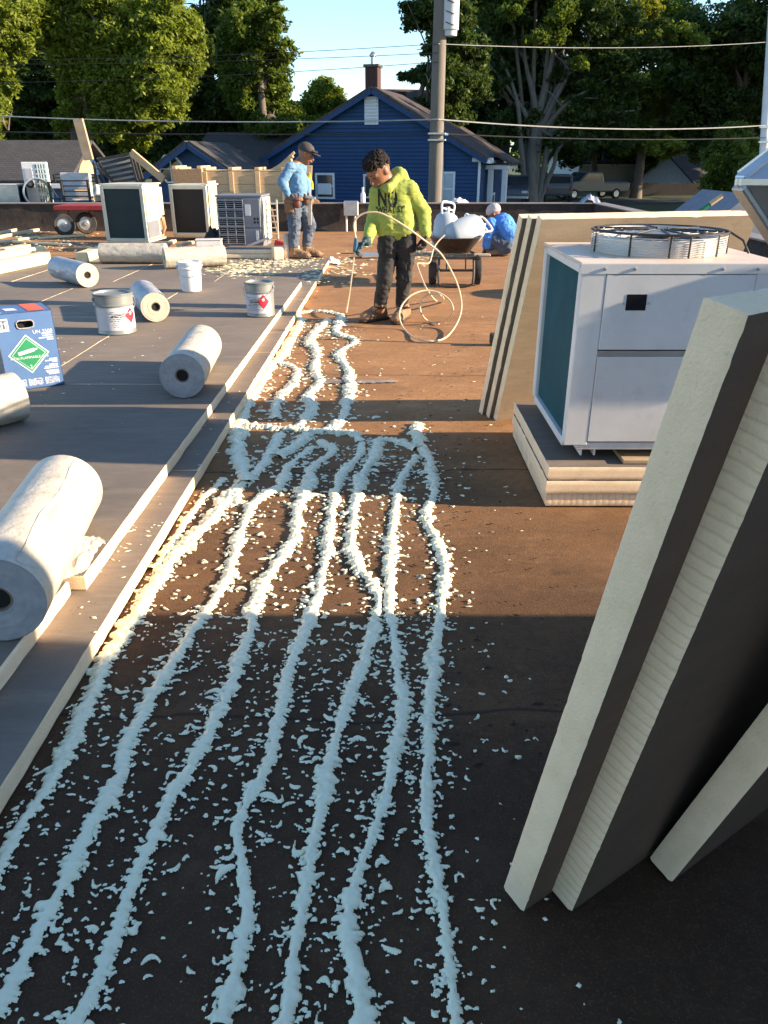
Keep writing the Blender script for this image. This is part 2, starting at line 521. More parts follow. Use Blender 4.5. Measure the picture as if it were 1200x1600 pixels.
# ------------------------------------------------------------------ insulation deck of laid boards
def board_mesh(L, Wd, T, step=.06, jit=.0015, seed=0, round_=.004):
    """board local x 0..L, y 0..Wd, z 0..T; slot 0 facers, slot 1 raw edges"""
    rnd = random.Random(seed)
    per = []
    def side(p, q):
        n = max(1, int((Vector(q) - Vector(p)).length / step))
        for i in range(n): per.append(Vector(p).lerp(Vector(q), i / n))
    c = ((0, 0), (L, 0), (L, Wd), (0, Wd))
    for i in range(4): side(c[i], c[(i + 1) % 4])
    ctr = Vector((L / 2, Wd / 2))
    rows = [(0, 0.0), (.0, .0), (.12, .5), (.35, 1), (.65, 1), (.88, .5), (1, 0.0)]
    rows = rows[1:]
    vs = []; nper = len(per)
    for zf, am in rows:
        for p in per:
            d = (ctr - p); dx = (1 if d.x > 0 else -1) if abs(abs(d.x) - L / 2) < 1e-4 else 0
            dy = (1 if d.y > 0 else -1) if abs(abs(d.y) - Wd / 2) < 1e-4 else 0
            j = (rnd.random()) * jit * (1.6 if am == 0 else 1) + (round_ if am == 0 else 0)
            if am == 0 and rnd.random() < .05: j += jit * 3.0
            vs.append((p.x + dx * j, p.y + dy * j, T * zf + (rnd.random() - .5) * jit * .3 * (1 if am == 0 else 0)))
    fs = []; ms = []
    for r_ in range(len(rows) - 1):
        for i in range(nper):
            k = (i + 1) % nper
            fs.append((r_ * nper + i, r_ * nper + k, (r_ + 1) * nper + k, (r_ + 1) * nper + i)); ms.append(1)
    fs.append(tuple(range(nper - 1, -1, -1))); ms.append(0)
    fs.append(tuple((len(rows) - 1) * nper + i for i in range(nper))); ms.append(0)
    me = bpy.data.meshes.new('board')
    me.from_pydata(vs, [], fs)
    me.polygons.foreach_set('material_index', np.array(ms, dtype=np.int32))
    me.update()
    return me
DT = .060
_a = G(145, 1000, DT); _b = G(515, 405, DT)
DANG = math.atan2(_b.x - _a.x, _b.y - _a.y)     # deck edge leans a hair off the view axis
dk0 = Vector((_a.x - math.tan(DANG) * (_a.y + 3.0), -3.0, 0))
DECK_END = _b.y + 3.0
def deck(name, z, label, cols, x_off):
    e = empty(name, dk0 + Vector((0, 0, z)), -DANG, label, 'insulation deck')
    s = 40 if z else 10
    for ci, (wd, y0, y1, start) in enumerate(cols):
        x = x_off - sum(c[0] for c in cols[:ci + 1])
        y = start; k = 0
        while y < y1 - .02:
            L = min(2.44, y1 - y)
            lo = max(y, y0)
            me = board_mesh(wd - .0014, L - (lo - y) - .0014, DT - .002, .07, .0016, s, .0012)
            o = link_mesh(me, 'board', [mFacer if (ci + k) % 3 else mFacerDark, mFoamEdge], e)
            o.location = (x + .0015 + (random.Random(s).random() - .5) * .002, lo + .0007, .001 + random.Random(s * 7).random() * .001)
            s += 1; k += 1
            y += L
    return e
DC = 1.22
deck('insulation_deck', 0, 'lower layer of taupe insulation boards edged by the foam lines',
     [(DC, 0, DECK_END, -.9)] + [(DC, 2.6, DECK_END - .02 * i, -.3 - .6 * i) for i in range(5)], 0)
u1 = G(470, 440, 2 * DT); u0 = G(115, 905, 2 * DT)
UE = u1.y + 3.0; US = u0.y + 3.0
deck('insulation_deck', DT, 'upper layer of taupe insulation boards carrying rolls and pails',
     [(DC, US + .02, UE, US + .02)] + [(DC, 2.6, UE - .02 - .015 * i, .2 - .7 * i) for i in range(4)], -.125)
# the near row of the upper layer stands a little further left
e2 = empty('insulation_board', dk0 + Vector((0, 0, DT)), -DANG, 'short upper layer board at the left edge below the big white roll', 'insulation board')
me = board_mesh(DC, 2.44, DT - .002, .06, .003, 77)
o = link_mesh(me, 'board', [mFacerDark, mFoamEdge], e2); o.location = (-.165 - DC, US - 2.45, .001)

# ------------------------------------------------------------------ foam adhesive beads
def foam_material():
    m, nt, b = nodemat('spray foam adhesive')
    v = coords(nt)
    n = noise(nt, v, 60, 5, .7)
    c = mix(nt, ramp(nt, n, [(.3, 0.0), (.7, 1.0)]), (.88, .84, .61), (.82, .765, .50))
    nt.links.new(c, b.inputs['Base Color'])
    b.inputs['Roughness'].default_value = .24
    b.inputs['Specular IOR Level'].default_value = .6
    b.inputs['Subsurface Weight'].default_value = .0
    bump(nt, b, noise(nt, v, 170, 5, .7), .35, .004)
    return m
mFoam = foam_material()
def resample(pts, ds):
    pts = [np.array((p.x, p.y)) for p in pts]
    out = []
    for i in range(len(pts) - 1):
        p0 = pts[max(i - 1, 0)]; p1 = pts[i]; p2 = pts[i + 1]; p3 = pts[min(i + 2, len(pts) - 1)]
        n = max(2, int(np.linalg.norm(p2 - p1) / ds * 2))
        for k in range(n):
            t = k / n
            out.append(.5 * ((2 * p1) + (-p0 + p2) * t + (2 * p0 - 5 * p1 + 4 * p2 - p3) * t * t + (-p0 + 3 * p1 - 3 * p2 + p3) * t ** 3))
    out.append(pts[-1])
    out = np.array(out)
    L = np.concatenate([[0], np.cumsum(np.linalg.norm(np.diff(out, axis=0), axis=1))])
    s = np.arange(0, L[-1], ds)
    return np.stack([np.interp(s, L, out[:, 0]), np.interp(s, L, out[:, 1])], -1), s
def grid_faces(mask):
    n0, n1 = mask.shape
    i = np.arange(n0 * n1).reshape(n0, n1)
    cell = mask[:-1, :-1] | mask[1:, :-1] | mask[1:, 1:] | mask[:-1, 1:]
    F = np.stack([i[:-1, :-1], i[:-1, 1:], i[1:, 1:], i[1:, :-1]], -1)[cell]
    used = np.unique(F)
    rem = np.zeros(n0 * n1, dtype=np.int64); rem[used] = np.arange(len(used))
    return rem[F], used
STRANDS = []
def bead(px, w0, w1, lump, label, seed):
    """one bead of foam; px measured in the photograph bottom to top, w0/w1 half widths (m)"""
    pts = [G(*p) for p in px]
    near = min(p.y for p in pts)
    ds = .0032 if near < 1.6 else .0055
    c, s = resample(pts, ds)
    STRANDS.append((c, w0, w1))
    t = np.gradient(c, axis=0)
    # smooth tangents so that tight bends do not fold
    k = np.ones(21) / 21
    tp = np.pad(t, ((10, 10), (0, 0)), mode='edge')
    t = np.stack([np.convolve(tp[:, 0], k, 'valid'), np.convolve(tp[:, 1], k, 'valid')], -1)
    t /= np.linalg.norm(t, axis=1)[:, None] + 1e-9
    nrm = np.stack([-t[:, 1], t[:, 0]], -1)
    f = s / s[-1]
    w = .57 * (w0 + (w1 - w0) * f) * (1 + .30 * vn2(s / .16, s * 0, seed) + .22 * vn2(s / .045, s * 0, seed + 1))
    wm = w.max() * 2.5
    nv = int(2 * wm / (.0032 if near < 1.6 else .0045))
    v = np.linspace(-wm, wm, nv)
    V = v[None, :]; S = s[:, None]; Wd = w[:, None]
    sh = .30 * Wd * vn2(s / .07, s * 0 + 5, seed + 2)[:, None]
    q = 1 - ((V - sh) / Wd) ** 2
    X = c[:, :1] + nrm[:, :1] * V; Y_ = c[:, 1:] + nrm[:, 1:] * V
    far = np.clip(np.abs((V - sh) / Wd), 0, 3)
    hair = vn2(S / .0095 + 0 * V, V / .060 + .35 * S / .0095, seed + 3) + .6 * vn2(S / .006 + 0 * V, V / .03, seed + 4)
    rag = vn2(X / .022, Y_ / .022, seed + 5) + .55 * vn2(X / .009, Y_ / .009, seed + 6)
    q = q * .75 + (.78 * hair + .50 * rag) * np.clip(far, 0.05, 1.8) * .95 - .10 * np.clip(far - 1.0, 0, 2) - .12
    h = np.sign(q) * np.sqrt(np.abs(q)) * Wd * (.36 + .12 * lump)
    bub = 1 - np.abs(vn2(X / .030, Y_ / .030, seed + 7))
    bub2 = 1 - np.abs(vn2(X / .013, Y_ / .013, seed + 8))
    lumpf = lump
    Z = np.where(q > 0, h * (1 - .30 * lumpf + .60 * lumpf * bub * .9 + .35 * lumpf * bub2) + .10 * Wd * (rag * .35) * np.clip(q, 0, 1), h * .6)
    Z = np.clip(Z, -.004, None)
    Vv = np.stack([X, Y_, Z + .0005], -1).reshape(-1, 3)
    F, used = grid_faces(q > 0)
    o = link_mesh(np_mesh('foam_bead', Vv[used], F[:, ::-1]), 'foam_bead', mFoam, None, True, None)
    tag(o, label, 'foam bead', 'beads of spray foam adhesive on the membrane')
    return o
bead([(-15, 1385), (10, 1330), (37, 1279), (75, 1229), (108, 1162), (137, 1100), (160, 1040), (190, 995), (232, 930), (262, 882), (305, 835), (345, 795), (379, 752)], .030, .058, .8, 'foam bead hugging the deck edge, thick and lumpy at its sunlit far end', 11)
bead([(240, 890), (255, 870), (280, 830), (300, 800), (320, 775), (350, 748)], .030, .032, .9, 'thin short foam bead squeezed between deck edge and the lumpy bead', 22)
bead([(-12, 1592), (17, 1533), (50, 1475), (75, 1417), (120, 1342), (140, 1285), (179, 1229), (200, 1162), (233, 1095), (269, 1034), (310, 970), (352, 905), (376, 832), (397, 787), (438, 757), (452, 727), (490, 697)], .036, .036, .45, 'wide smooth foam bead leaving the photo at its bottom left corner', 33)
bead([(112, 1615), (125, 1585), (158, 1517), (192, 1417), (229, 1333), (267, 1250), (312, 1170), (348, 1095), (383, 1007), (403, 933), (430, 887), (463, 832), (466, 796), (484, 757), (487, 731), (521, 705), (497, 690)], .025, .045, .7, 'foam bead crossing the bottom edge second from the left corner', 44)
bead([(340, 1602), (362, 1537), (376, 1475), (387, 1412), (379, 1350), (372, 1292), (392, 1242), (420, 1183), (437, 1105), (457, 1025), (484, 970), (502, 901), (516, 819), (527, 757), (545, 730), (564, 708), (565, 690)], .026, .042, .75, 'foam bead with a bulge at its middle, just left of the bottom centre pair', 55)
bead([(446, 1612), (449, 1580), (458, 1496), (471, 1425), (484, 1350), (501, 1260), (523, 1165), (550, 1080), (578, 1000), (592, 935), (575, 903), (556, 880), (549, 823), (562, 757), (571, 735), (590, 705), (586, 688)], .025, .042, .8, 'foam bead with a knobbly kink where sun and shade meet', 66)
bead([(568, 1612), (562, 1558), (554, 1508), (543, 1454), (551, 1400), (568, 1337), (594, 1267), (607, 1225), (618, 1170), (627, 1100), (617, 1007), (608, 933), (610, 860), (615, 805), (622, 761), (635, 737), (650, 712)], .029, .030, .5, 'foam bead second from the right, swollen at the bottom edge', 77)
bead([(713, 1612), (708, 1567), (700, 1496), (691, 1421), (679, 1350), (667, 1279), (667, 1204), (671, 1112), (677, 1034), (686, 965), (694, 910), (692, 880), (680, 840), (666, 805), (679, 772), (675, 735), (668, 710), (655, 688), (650, 662)], .022, .046, .7, 'rightmost long foam bead beside the leaning boards', 88)
bead([(375, 664), (386, 634), (401, 611), (424, 574), (446, 547), (469, 502), (466, 490), (502, 486), (540, 494)], .050, .050, 1.0, 'far foam bead along the deck edge curling round at the nozzle', 99)
bead([(431, 655), (432, 632), (440, 616), (457, 602), (466, 582), (452, 569), (434, 570)], .042, .046, 1.0, 'small looped foam bead by the deck edge in the sun', 110)
bead([(455, 675), (476, 656), (487, 637), (480, 619), (499, 600), (491, 577), (495, 551), (484, 529), (512, 500)], .050, .060, 1.0, 'far wavy foam bead in the middle of the newest three', 121)
bead([(505, 677), (529, 660), (540, 637), (546, 600), (544, 577), (529, 553), (555, 532), (525, 519), (536, 495)], .048, .048, 1.0, 'far zigzag foam bead ending under the spray nozzle', 132)
bead([(372, 664), (424, 668), (469, 672), (510, 674), (547, 677), (566, 692)], .055, .045, .8, 'foam bead laid crosswise joining the others in the shaded band', 143)
bead([(388, 754), (379, 735), (373, 712), (371, 682), (373, 664)], .060, .060, .4, 'short broad foam bead under the deck edge in the shaded band', 154)
bead([(397, 745), (424, 705), (439, 677)], .045, .045, .4, 'short slanting foam bead in the shaded band, left one', 165)
bead([(433, 714), (455, 700), (480, 678)], .066, .055, .5, 'thick short foam dab in the middle of the shaded band', 176)
bead([(586, 690), (600, 686), (626, 690), (652, 702)], .040, .045, .5, 'arched foam bead at the right of the shaded band', 187)

# splatter between the beads: one mass nobody could count
def splatter():
    rng = np.random.default_rng(4)
    allc = np.concatenate([c for c, _, _ in STRANDS])
    def field(y0, y1, res, nb):
        x0, x1 = -1.55, 1.15
        nx, ny = int((x1 - x0) / res), int((y1 - y0) / res)
        xs = x0 + np.arange(nx) * res; ys = y0 + np.arange(ny) * res
        f = np.full((nx, ny), -1.0)
        sel = allc[(allc[:, 1] > y0 - .1) & (allc[:, 1] < y1 + .1)]
        for i in range(nb):
            p = sel[rng.integers(len(sel))]
            r_ = abs(rng.normal(0, .052)) + .012
            if rng.random() < .14: r_ = rng.uniform(.1, .34)
            a = rng.uniform(0, 2 * math.pi)
            bx, by = p[0] + r_ * math.cos(a), p[1] + r_ * math.sin(a) * .8
            if bx > .40 + .1 * rng.random() and by < 3.4 and rng.random() < .85: continue
            edge = dk0.x + math.tan(DANG) * (by + 3)
            if bx < edge + .01: continue
            sc = math.exp(rng.normal(-6.50, .62))
            sc = min(sc, .0085)
            if by > 3: sc *= 1.15
            th = rng.normal(0, .55) + (math.pi if rng.random() < .5 else 0)
            asp = rng.uniform(1.1, 4.2)
            wn_ = int(sc * asp * 2.6 / res) + 2
            ix, iy = int((bx - x0) / res), int((by - y0) / res)
            a0, a1, b0, b1 = max(ix - wn_, 0), min(ix + wn_, nx), max(iy - wn_, 0), min(iy + wn_, ny)
            if a1 <= a0 or b1 <= b0: continue
            X, Y_ = np.meshgrid(xs[a0:a1] - bx, ys[b0:b1] - by, indexing='ij')
            ct, st = math.cos(th), math.sin(th)
            u = (X * ct + Y_ * st); v = (-X * st + Y_ * ct)
            v = v + rng.normal(0, .55) * u * u / (sc * asp)         # bent like a comma
            u = u / (sc * asp); v = v / (sc * (1 + .45 * u))
            q = 1 - u * u - v * v
            # height in metres, signed
            hh = np.sign(q) * np.sqrt(np.abs(q)) * sc * .60
            hh = np.where(hh > 0, hh, np.maximum(hh, -.01))
            f[a0:a1, b0:b1] = np.maximum(f[a0:a1, b0:b1], hh)
        X, Y_ = np.meshgrid(xs, ys, indexing='ij')
        m = f > -.009
        nz = np.zeros_like(f)
        nz[m] = vn2(X[m] / .012, Y_[m] / .012, 7) * .0022 + vn2(X[m] / .030, Y_[m] / .030, 8) * .0010
        f = f + nz
        F, used = grid_faces(f > 0)
        Z = np.clip(f, -.004, .05)
        V = np.stack([X, Y_, Z + .0006], -1).reshape(-1, 3)[used]
        return V, F
    V1, F1 = field(.75, 2.3, .0018, 3700)
    V2, F2 = field(2.3, 4.2, .0042, 3000)
    V3, F3 = field(4.2, 7.6, .0075, 2300)
    V = np.concatenate([V1, V2, V3]); F = np.concatenate([F1, F2 + len(V1), F3 + len(V1) + len(V2)])
    o = link_mesh(np_mesh('foam_splatter', V, F[:, ::-1]), 'foam_splatter', mFoam, None, True, None)
    tag(o, 'flecks and curls of foam scattered between the foam beads', 'foam splatter', None, 'stuff')
splatter()

# ------------------------------------------------------------------ near boards leaning at the right
LEAN_YAW = R(34.6)
def frame_board(name, p_left, p_tip, top_px, top_y, lean_len, Lh, label, edge_mat, seed, group):
    """board stood on its long side: p_left/p_tip photo points of the foot of its near end; top_px,top_y where its near end's upper left corner is"""
    # the long edge lies level at LEAN_YAW; the leaning edge is square to it and passes the measured point
    a = G(*p_left); T = .062
    lng = Vector((math.cos(LEAN_YAW), math.sin(LEAN_YAW), 0))
    r_ = ray(*top_px); k = (lng.dot(a)) / lng.dot(r_)
    top = Vector((0, 0, CAMH)) + r_ * k
    up = (top - a).normalized()
    if lean_len is None: lean_len = (top - a).length
    z = lng.cross(up)
    me = board_mesh(Lh, lean_len, T, .011, .0006, seed, .0022)
    lift = max(0, -min((z * T).z, 0))
    mw = Matrix.Translation(a + Vector((0, 0, .004 + lift))) @ basis(lng, up, z).to_4x4()
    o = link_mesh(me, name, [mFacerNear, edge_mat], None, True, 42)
    o.matrix_world = mw
    tag(o, label, 'insulation board', group)
    return o
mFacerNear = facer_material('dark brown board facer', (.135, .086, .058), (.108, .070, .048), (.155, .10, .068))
gB = 'insulation boards leaning at the right of the picture'
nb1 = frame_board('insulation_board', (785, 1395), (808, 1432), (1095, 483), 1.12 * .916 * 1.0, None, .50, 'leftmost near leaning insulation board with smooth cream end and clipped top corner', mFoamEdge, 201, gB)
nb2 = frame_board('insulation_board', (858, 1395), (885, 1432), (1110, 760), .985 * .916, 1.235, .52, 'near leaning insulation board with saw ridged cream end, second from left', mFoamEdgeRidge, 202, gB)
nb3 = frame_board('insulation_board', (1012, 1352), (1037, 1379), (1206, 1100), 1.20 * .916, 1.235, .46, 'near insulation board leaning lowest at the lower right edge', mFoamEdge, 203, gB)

# ------------------------------------------------------------------ three boards standing behind the condenser
def plain_board(name, origin, lng, up, Lx, Ly, T, mats, label, seed, group=None, cat='insulation board'):
    lng = Vector(lng).normalized(); up = Vector(up); up = (up - lng * up.dot(lng)).normalized()
    z = lng.cross(up)
    o = link_mesh(board_mesh(Lx, Ly, T, .04, .0014, seed, .003), name, mats, None, True, 42)
    o.matrix_world = Matrix.Translation(Vector(origin)) @ basis(lng, up, z).to_4x4()
    return tag(o, label, cat, group)
mFacerLit = facer_material('sunlit tan facer', (.30, .235, .165), (.22, .175, .125), (.37, .29, .20))  # lighter facer copy: sunlight on the front board put into the colour
tb = G(770, 652); tpsi = R(13.6)
tl = Vector((math.cos(tpsi), math.sin(tpsi), 0)); tn = Vector((math.sin(tpsi), -math.cos(tpsi), 0))
labs = ['tan faced insulation board standing behind the tall white condenser, front of three',
        'middle one of three insulation boards standing on edge behind the white condenser',
        'rearmost of the three standing boards, its white end furthest left']
for i in range(3):
    plain_board('insulation_board', tb - tn * (.066 * i) - tl * (.022 * i) + Vector((0, 0, .004)), tl, tn * .416 + Vector((0, 0, 1.174)), 1.22, 1.235 - .003 * i, .055,
                [mFacerLit if i == 0 else mFacerDark, mFoamEdge], labs[i], 300 + i, 'insulation boards standing on edge behind the condenser')

# ------------------------------------------------------------------ white condenser on its pallet of boards
sb = G(850, 792); sb2 = G(803, 682)
SX0 = (sb.x + sb2.x) / 2; SY0, SY1 = sb.y, sb2.y
mPly = M('plywood sheet', (.46, .33, .20), .75, 0, (.36, .25, .14), scale=4, stretch=(1, 6, 1), dirt=(.2, .13, .08))
z = .003
stack = [(.062, [mFacerDark, mFoamEdgeHatch], 'sawn edge insulation board at the bottom of the condenser stack', 0, .0),
         (.060, [mFacer, mFoamEdge], 'crumbly second board up in the stack under the condenser', .005, .012),
         (.060, [mFacerDark, mFoamEdge], 'third board up in the stack under the condenser', .0, .006),
         ]
tops = []
for i, (T, mats, lab, dx, dy) in enumerate(stack):
    plain_board('insulation_board', (SX0 - .003 - dx, SY0 - dy, z), (1, 0, 0), (0, 1, 0), 1.22, SY1 - SY0 + .02 * i, T, mats, lab, 320 + i, 'boards stacked under the condenser')
    z += T + .003
mm = MB(); mm.box((SX0 + .33 + .43, (SY0 + SY1) / 2 - .24 + .12, z + .009), (.86, SY1 - SY0 - .30, .018), b=.002)
ply = mm.build('plywood_sheet', mPly); tag(ply, 'thin plywood sheet topping the board stack under the condenser', 'plywood')
z += .018
ac0 = G(880, 703, z + .035); AX0 = ac0.x; AY0 = ac0.y
AY1 = G(847, 624, z + .03).y
AX1 = AX0 + .80; AW = AX1 - AX0; AD = AY1 - AY0
AZ0 = z + .035; AZ1 = P(905, 410, AY0).z; AH = AZ1 - AZ0
ac = empty('condenser_unit', (AX0, AY0, z), 0, 'tall white condenser with teal side coil and caged fan on top', 'air conditioner')
mTeal = M('teal coated coil', (.012, .13, .17), .5, .1, (.010, .10, .135), scale=5, bstr=.0, dirt=(.30, .36, .36), dirt_amt=.10)
def A(x, y, zz): return Vector((x, y, zz + .035))
m = MB()
m.box(A(AW / 2 + .02, AD / 2 + .01, AH / 2), (AW - .06, AD - .03, AH - .03), b=.003)
m.build('core', mDarkVoid, ac)
m = MB()   # frame posts and rails
for x in (.0275, AW - .0275):
    for y in (.0275, AD - .0275):
        m.box(A(x, y, AH / 2), (.055, .055, AH - .044), b=.006)
for y in (.0275, AD - .0275):
    for zz in (.018, AH - .03): m.box(A(AW / 2, y, zz), (AW - .112, .052, .035), b=.004)
for x in (.0275, AW - .0275):
    for zz in (.018, AH - .03): m.box(A(x, AD / 2, zz), (.052, AD - .112, .035), b=.004)
m.build('frame', mWhitePaint, ac)
m = MB(); m.box(A(.031, AD / 2, AH / 2), (.004, AD - .10, AH - .075), b=.001)
coil = m.build('coil', mTeal, ac)
m = MB()
nf = 80
for i in range(nf):
    y = .06 + (AD - .12) * i / (nf - 1)
    m.box(A(.0245, y, AH / 2), (.009, .0022, AH - .08), b=.0003)
m.build('fins', mTeal, coil)
# lid
m = MB(); m.box(A(AW / 2, AD / 2, AH - .006), (AW + .012, AD + .012, .012), b=.004)
mLid = M('sun bleached lid', (.66, .55, .44), .5, 0, (.58, .47, .37), scale=3, dirt=(.4, .3, .22))
m.build('lid', mLid, ac)
m = MB(); m.box(A(AW / 2, -.008, AH - .024), (AW + .014, .005, .040), b=.002); m.build('lid_flange', mWhitePaint, ac)
px0 = .10; pw = AW - .20; midz = AH * .535
m = MB(); m.box(A(px0 + pw / 2, -.004, (midz + AH - .05) / 2 + .012), (pw - .001, .010, AH - .050 - midz - .018), b=.002); up_ = m.build('front_panel', mWhitePaint, ac)
m = MB(); m.box(A(px0 + pw / 2, -.004, (.045 + midz) / 2 - .006), (pw - .001, .010, midz - .050), b=.002); m.build('front_panel', mWhitePaint, ac)
for xx in (.05 + .0 , AW - .05):
    m = MB(); m.box(A(xx, -.003, AH / 2 - .006), (.0975, .010, AH - .062), b=.002); m.build('corner_strip', mWhitePaint, ac)
m = MB(); m.box(A(px0 + pw / 2, -.0045, midz + .001), (pw - .001, .006, .030), b=.002); m.build('seam_strip', mGreySteel, ac)
wx = P(993, 472, AY0).x - AX0; wz = P(993, 472, AY0).z - z - .035
m = MB(); m.box(A(wx, -.0092, wz), (.082, .002, .064), b=.0008); wd = m.build('window', M('black glass', (.012, .012, .016), .15, 0, bstr=0, spec=.6), up_)
wd.matrix_parent_inverse = Matrix.Identity(4)
for dx in (-.05, .05): MB().lathe([(.0, .004), (.004, .003), (.005, 0)], 10, A(wx + dx, -.010, wz - .004), rotx(R(90))).build('screw', mGreySteel, up_)
for k, xx in enumerate((.09, .21, .56, .70)):
    m = MB(); m.lathe([(.0, .006), (.006, .005), (.007, 0)], 10, A(xx, -.0105, AH - .024), rotx(R(90))); m.build('screw', mGreySteel, ac)
for k, xx in enumerate((.06, .10)):
    m = MB(); m.tube([A(xx - .012, -.02, .018), A(xx + .012, -.02, .022)], .004, 8); m.build('latch', mGreySteel, ac)
for xx in (.115, AW - .115):
    m = MB()
    m.box((xx - .03, AD / 2, .0185), (.008, AD - .04, .033), b=.001); m.box((xx + .03, AD / 2, .0185), (.008, AD - .04, .033), b=.001)
    m.box((xx, AD / 2, .0332), (.05, AD - .04, .0025), b=.001)
    m.build('foot_rail', mWhitePaint, ac)
fc = P(1023, 372, AY0 + AD * .5); FX, FY = AW / 2 + .02, AD / 2
fr = .285
m = MB()
mShroud = M('white fan shroud', (.70, .69, .66), .45, 0, (.62, .6, .56), bstr=.02)
m.lathe([(fr - .03, 0), (fr - .03, .062), (fr - .04, .066), (fr - .05, .062), (fr - .05, 0)], 48, A(FX, FY, AH))
sh = m.build('fan_shroud', mShroud, ac, True)
m = MB()
for i in range(8):
    zz = .010 + i * .0092
    m.tube([A(FX + fr * math.cos(t), FY + fr * math.sin(t), AH + zz) for t in np.linspace(0, 2 * math.pi, 48, endpoint=False)], .0022, 6, True)
for rr in (.24, .20, .16, .12, .08): m.tube([A(FX + rr * math.cos(t), FY + rr * math.sin(t), AH + .089) for t in np.linspace(0, 2 * math.pi, 40, endpoint=False)], .0022, 6, True)
gd = m.build('wire_guard', M('zinc wire', (.60, .59, .56), .4, .3, bstr=0), ac, True)
m = MB()
for t in (R(-98), R(-82), R(-130), R(-172), R(-20), R(-52), R(30), R(85), R(150)):
    c_, s_ = math.cos(t), math.sin(t)
    q = [A(FX + (fr + .004) * c_, FY + (fr + .004) * s_, AH + .002), A(FX + (fr + .004) * c_, FY + (fr + .004) * s_, AH + .089), A(FX + .05 * c_, FY + .05 * s_, AH + .095)]
    m.tube(q, .0045, 6)
for rr in (fr + .003, fr - .02): m.tube([A(FX + rr * math.cos(t), FY + rr * math.sin(t), AH + .090) for t in np.linspace(0, 2 * math.pi, 48, endpoint=False)], .004, 6, True)
m.build('cage_bars', mBlackSteel, gd, True)
m = MB(); m.lathe([(0, .084), (.06, .082), (.075, .072), (.075, .04), (0, .04)], 24, A(FX, FY, AH)); mot = m.build('motor', mBlackSteel, ac, True)
for k in range(5):
    m = MB(); t = 2 * math.pi * k / 5
    rows = []
    for i in range(6):
        r0 = .07 + .155 * i / 5
        for j in range(4):
            tt_ = t + (j / 3 - .5) * (.75 - .03 * i) + .12 * i / 5
            rows.append(A(FX + r0 * math.cos(tt_), FY + r0 * math.sin(tt_), AH + .030 + .026 * (j / 3)))
    m.add(rows, [(i * 4 + j, i * 4 + j + 1, (i + 1) * 4 + j + 1, (i + 1) * 4 + j) for i in range(5) for j in range(3)])
    m.build('fan_blade', mBlackSteel, mot, True)
m = MB(); m.tube([A(FX + fr, FY - .06, AH + .088), A(FX + fr + .05, FY - .10, AH + .055), A(FX + fr + .075, FY - .12, AH + .004)], .005, 8); m.build('brace', mBlackSteel, ac, True)

# ------------------------------------------------------------------ steel rain cap at the right edge, on its duct
cp = P(1155, 284, 1.25)
hood = empty('rain_cap', (cp.x, cp.y, 0), R(-23), 'square galvanised rain cap on an elbow duct jutting in from the right edge', 'rain cap')
Wc = .50; hz = cp.z
mCap = M('brushed galvanised sheet', (.62, .62, .62), .30, .75, (.50, .50, .50), scale=3, stretch=(1, 1, 8), bstr=.04)
def pyr(z0, z1, w1, th, name):
    m = MB()
    a = [Vector((0, 0, z0)), Vector((Wc, 0, z0)), Vector((Wc, Wc, z0)), Vector((0, Wc, z0))]
    i = (Wc - w1) / 2
    b_ = [Vector((i, i, z1)), Vector((Wc - i, i, z1)), Vector((Wc - i, Wc - i, z1)), Vector((i, Wc - i, z1))]
    for k in range(4):
        l = (k + 1) % 4
        q = [a[k], a[l], b_[l], b_[k]]
        if z1 < z0: q = q[::-1]
        m.quad(*q)
    m.add(b_, [(0, 1, 2, 3)])
    o = m.build(name, mCap, hood)
    md = o.modifiers.new('thick', 'SOLIDIFY'); md.thickness = th; md.offset = -1
    return a, b_
a, b_ = pyr(hz + .004, hz + .20, .06, .004, 'cap_top')
for k in range(4): MB().bar(a[k], b_[k].lerp(a[k], .03), .020, .008).build('hip_seam', mCap, hood)
a, b_ = pyr(hz - .004, hz - .19, .20, .004, 'cap_underside')
for k in range(4): MB().bar(a[k] + Vector((0, 0, -.003)), b_[k], .024, .010).build('hip_seam', mCap, hood)
m = MB()
for k in range(4): m.bar(a[k] + Vector((0, 0, .004)), a[(k + 1) % 4] + Vector((0, 0, .004)), .012, .014)
m.build('rim', mCap, hood)
m = MB(); m.box((Wc / 2, Wc / 2, hz - .24), (.19, .19, .12), b=.006); m.build('throat', mGreySteel, hood)
bpy.context.view_layer.update()
cw_ = hood.matrix_world @ Vector((Wc / 2, Wc / 2, hz - .37))
m = MB(); m.box(((cw_.x - .12 + 2.74) / 2, cw_.y, cw_.z), (2.74 - cw_.x + .12, .19, .17), b=.006); o = m.build('duct', mGreySteel, hood); o.matrix_parent_inverse = hood.matrix_world.inverted()

# ------------------------------------------------------------------ big rooftop unit just out of view; its shade covers the near roof
ru = empty('rooftop_unit', (2.75, -3.2, 0), 0, 'large boxy steel rooftop unit on rails right of the leaning boards', 'rooftop unit')
UD = G(600, 970).y - .0875 * 3.1 + 3.2
m = MB(); m.box((1.1, UD / 2, .775), (2.2, UD, .69), b=.015); body = m.build('casing', mGreySteel, ru)
UD -= .45
m = MB(); m.box((1.1, UD / 2, 1.676), (2.2, UD, 1.108), b=.015); m.build('upper_casing', mGreySteel, ru)
m = MB(); m.box((1.1, UD / 2, 2.25), (2.26, UD + .04, .04), b=.01); m.build('top', mGreySteel, ru)
for i in range(3):
    m = MB(); m.box((-.006, UD * (i + .5) / 3, 1.33), (.012, UD / 3 - .04, 1.7), b=.004); pn = m.build('panel', mGreySteel, ru)
    m = MB(); m.box((-.02, UD * (i + .5) / 3 + .3, 1.3), (.02, .03, .14), b=.004); m.build('handle', mBlackSteel, pn)
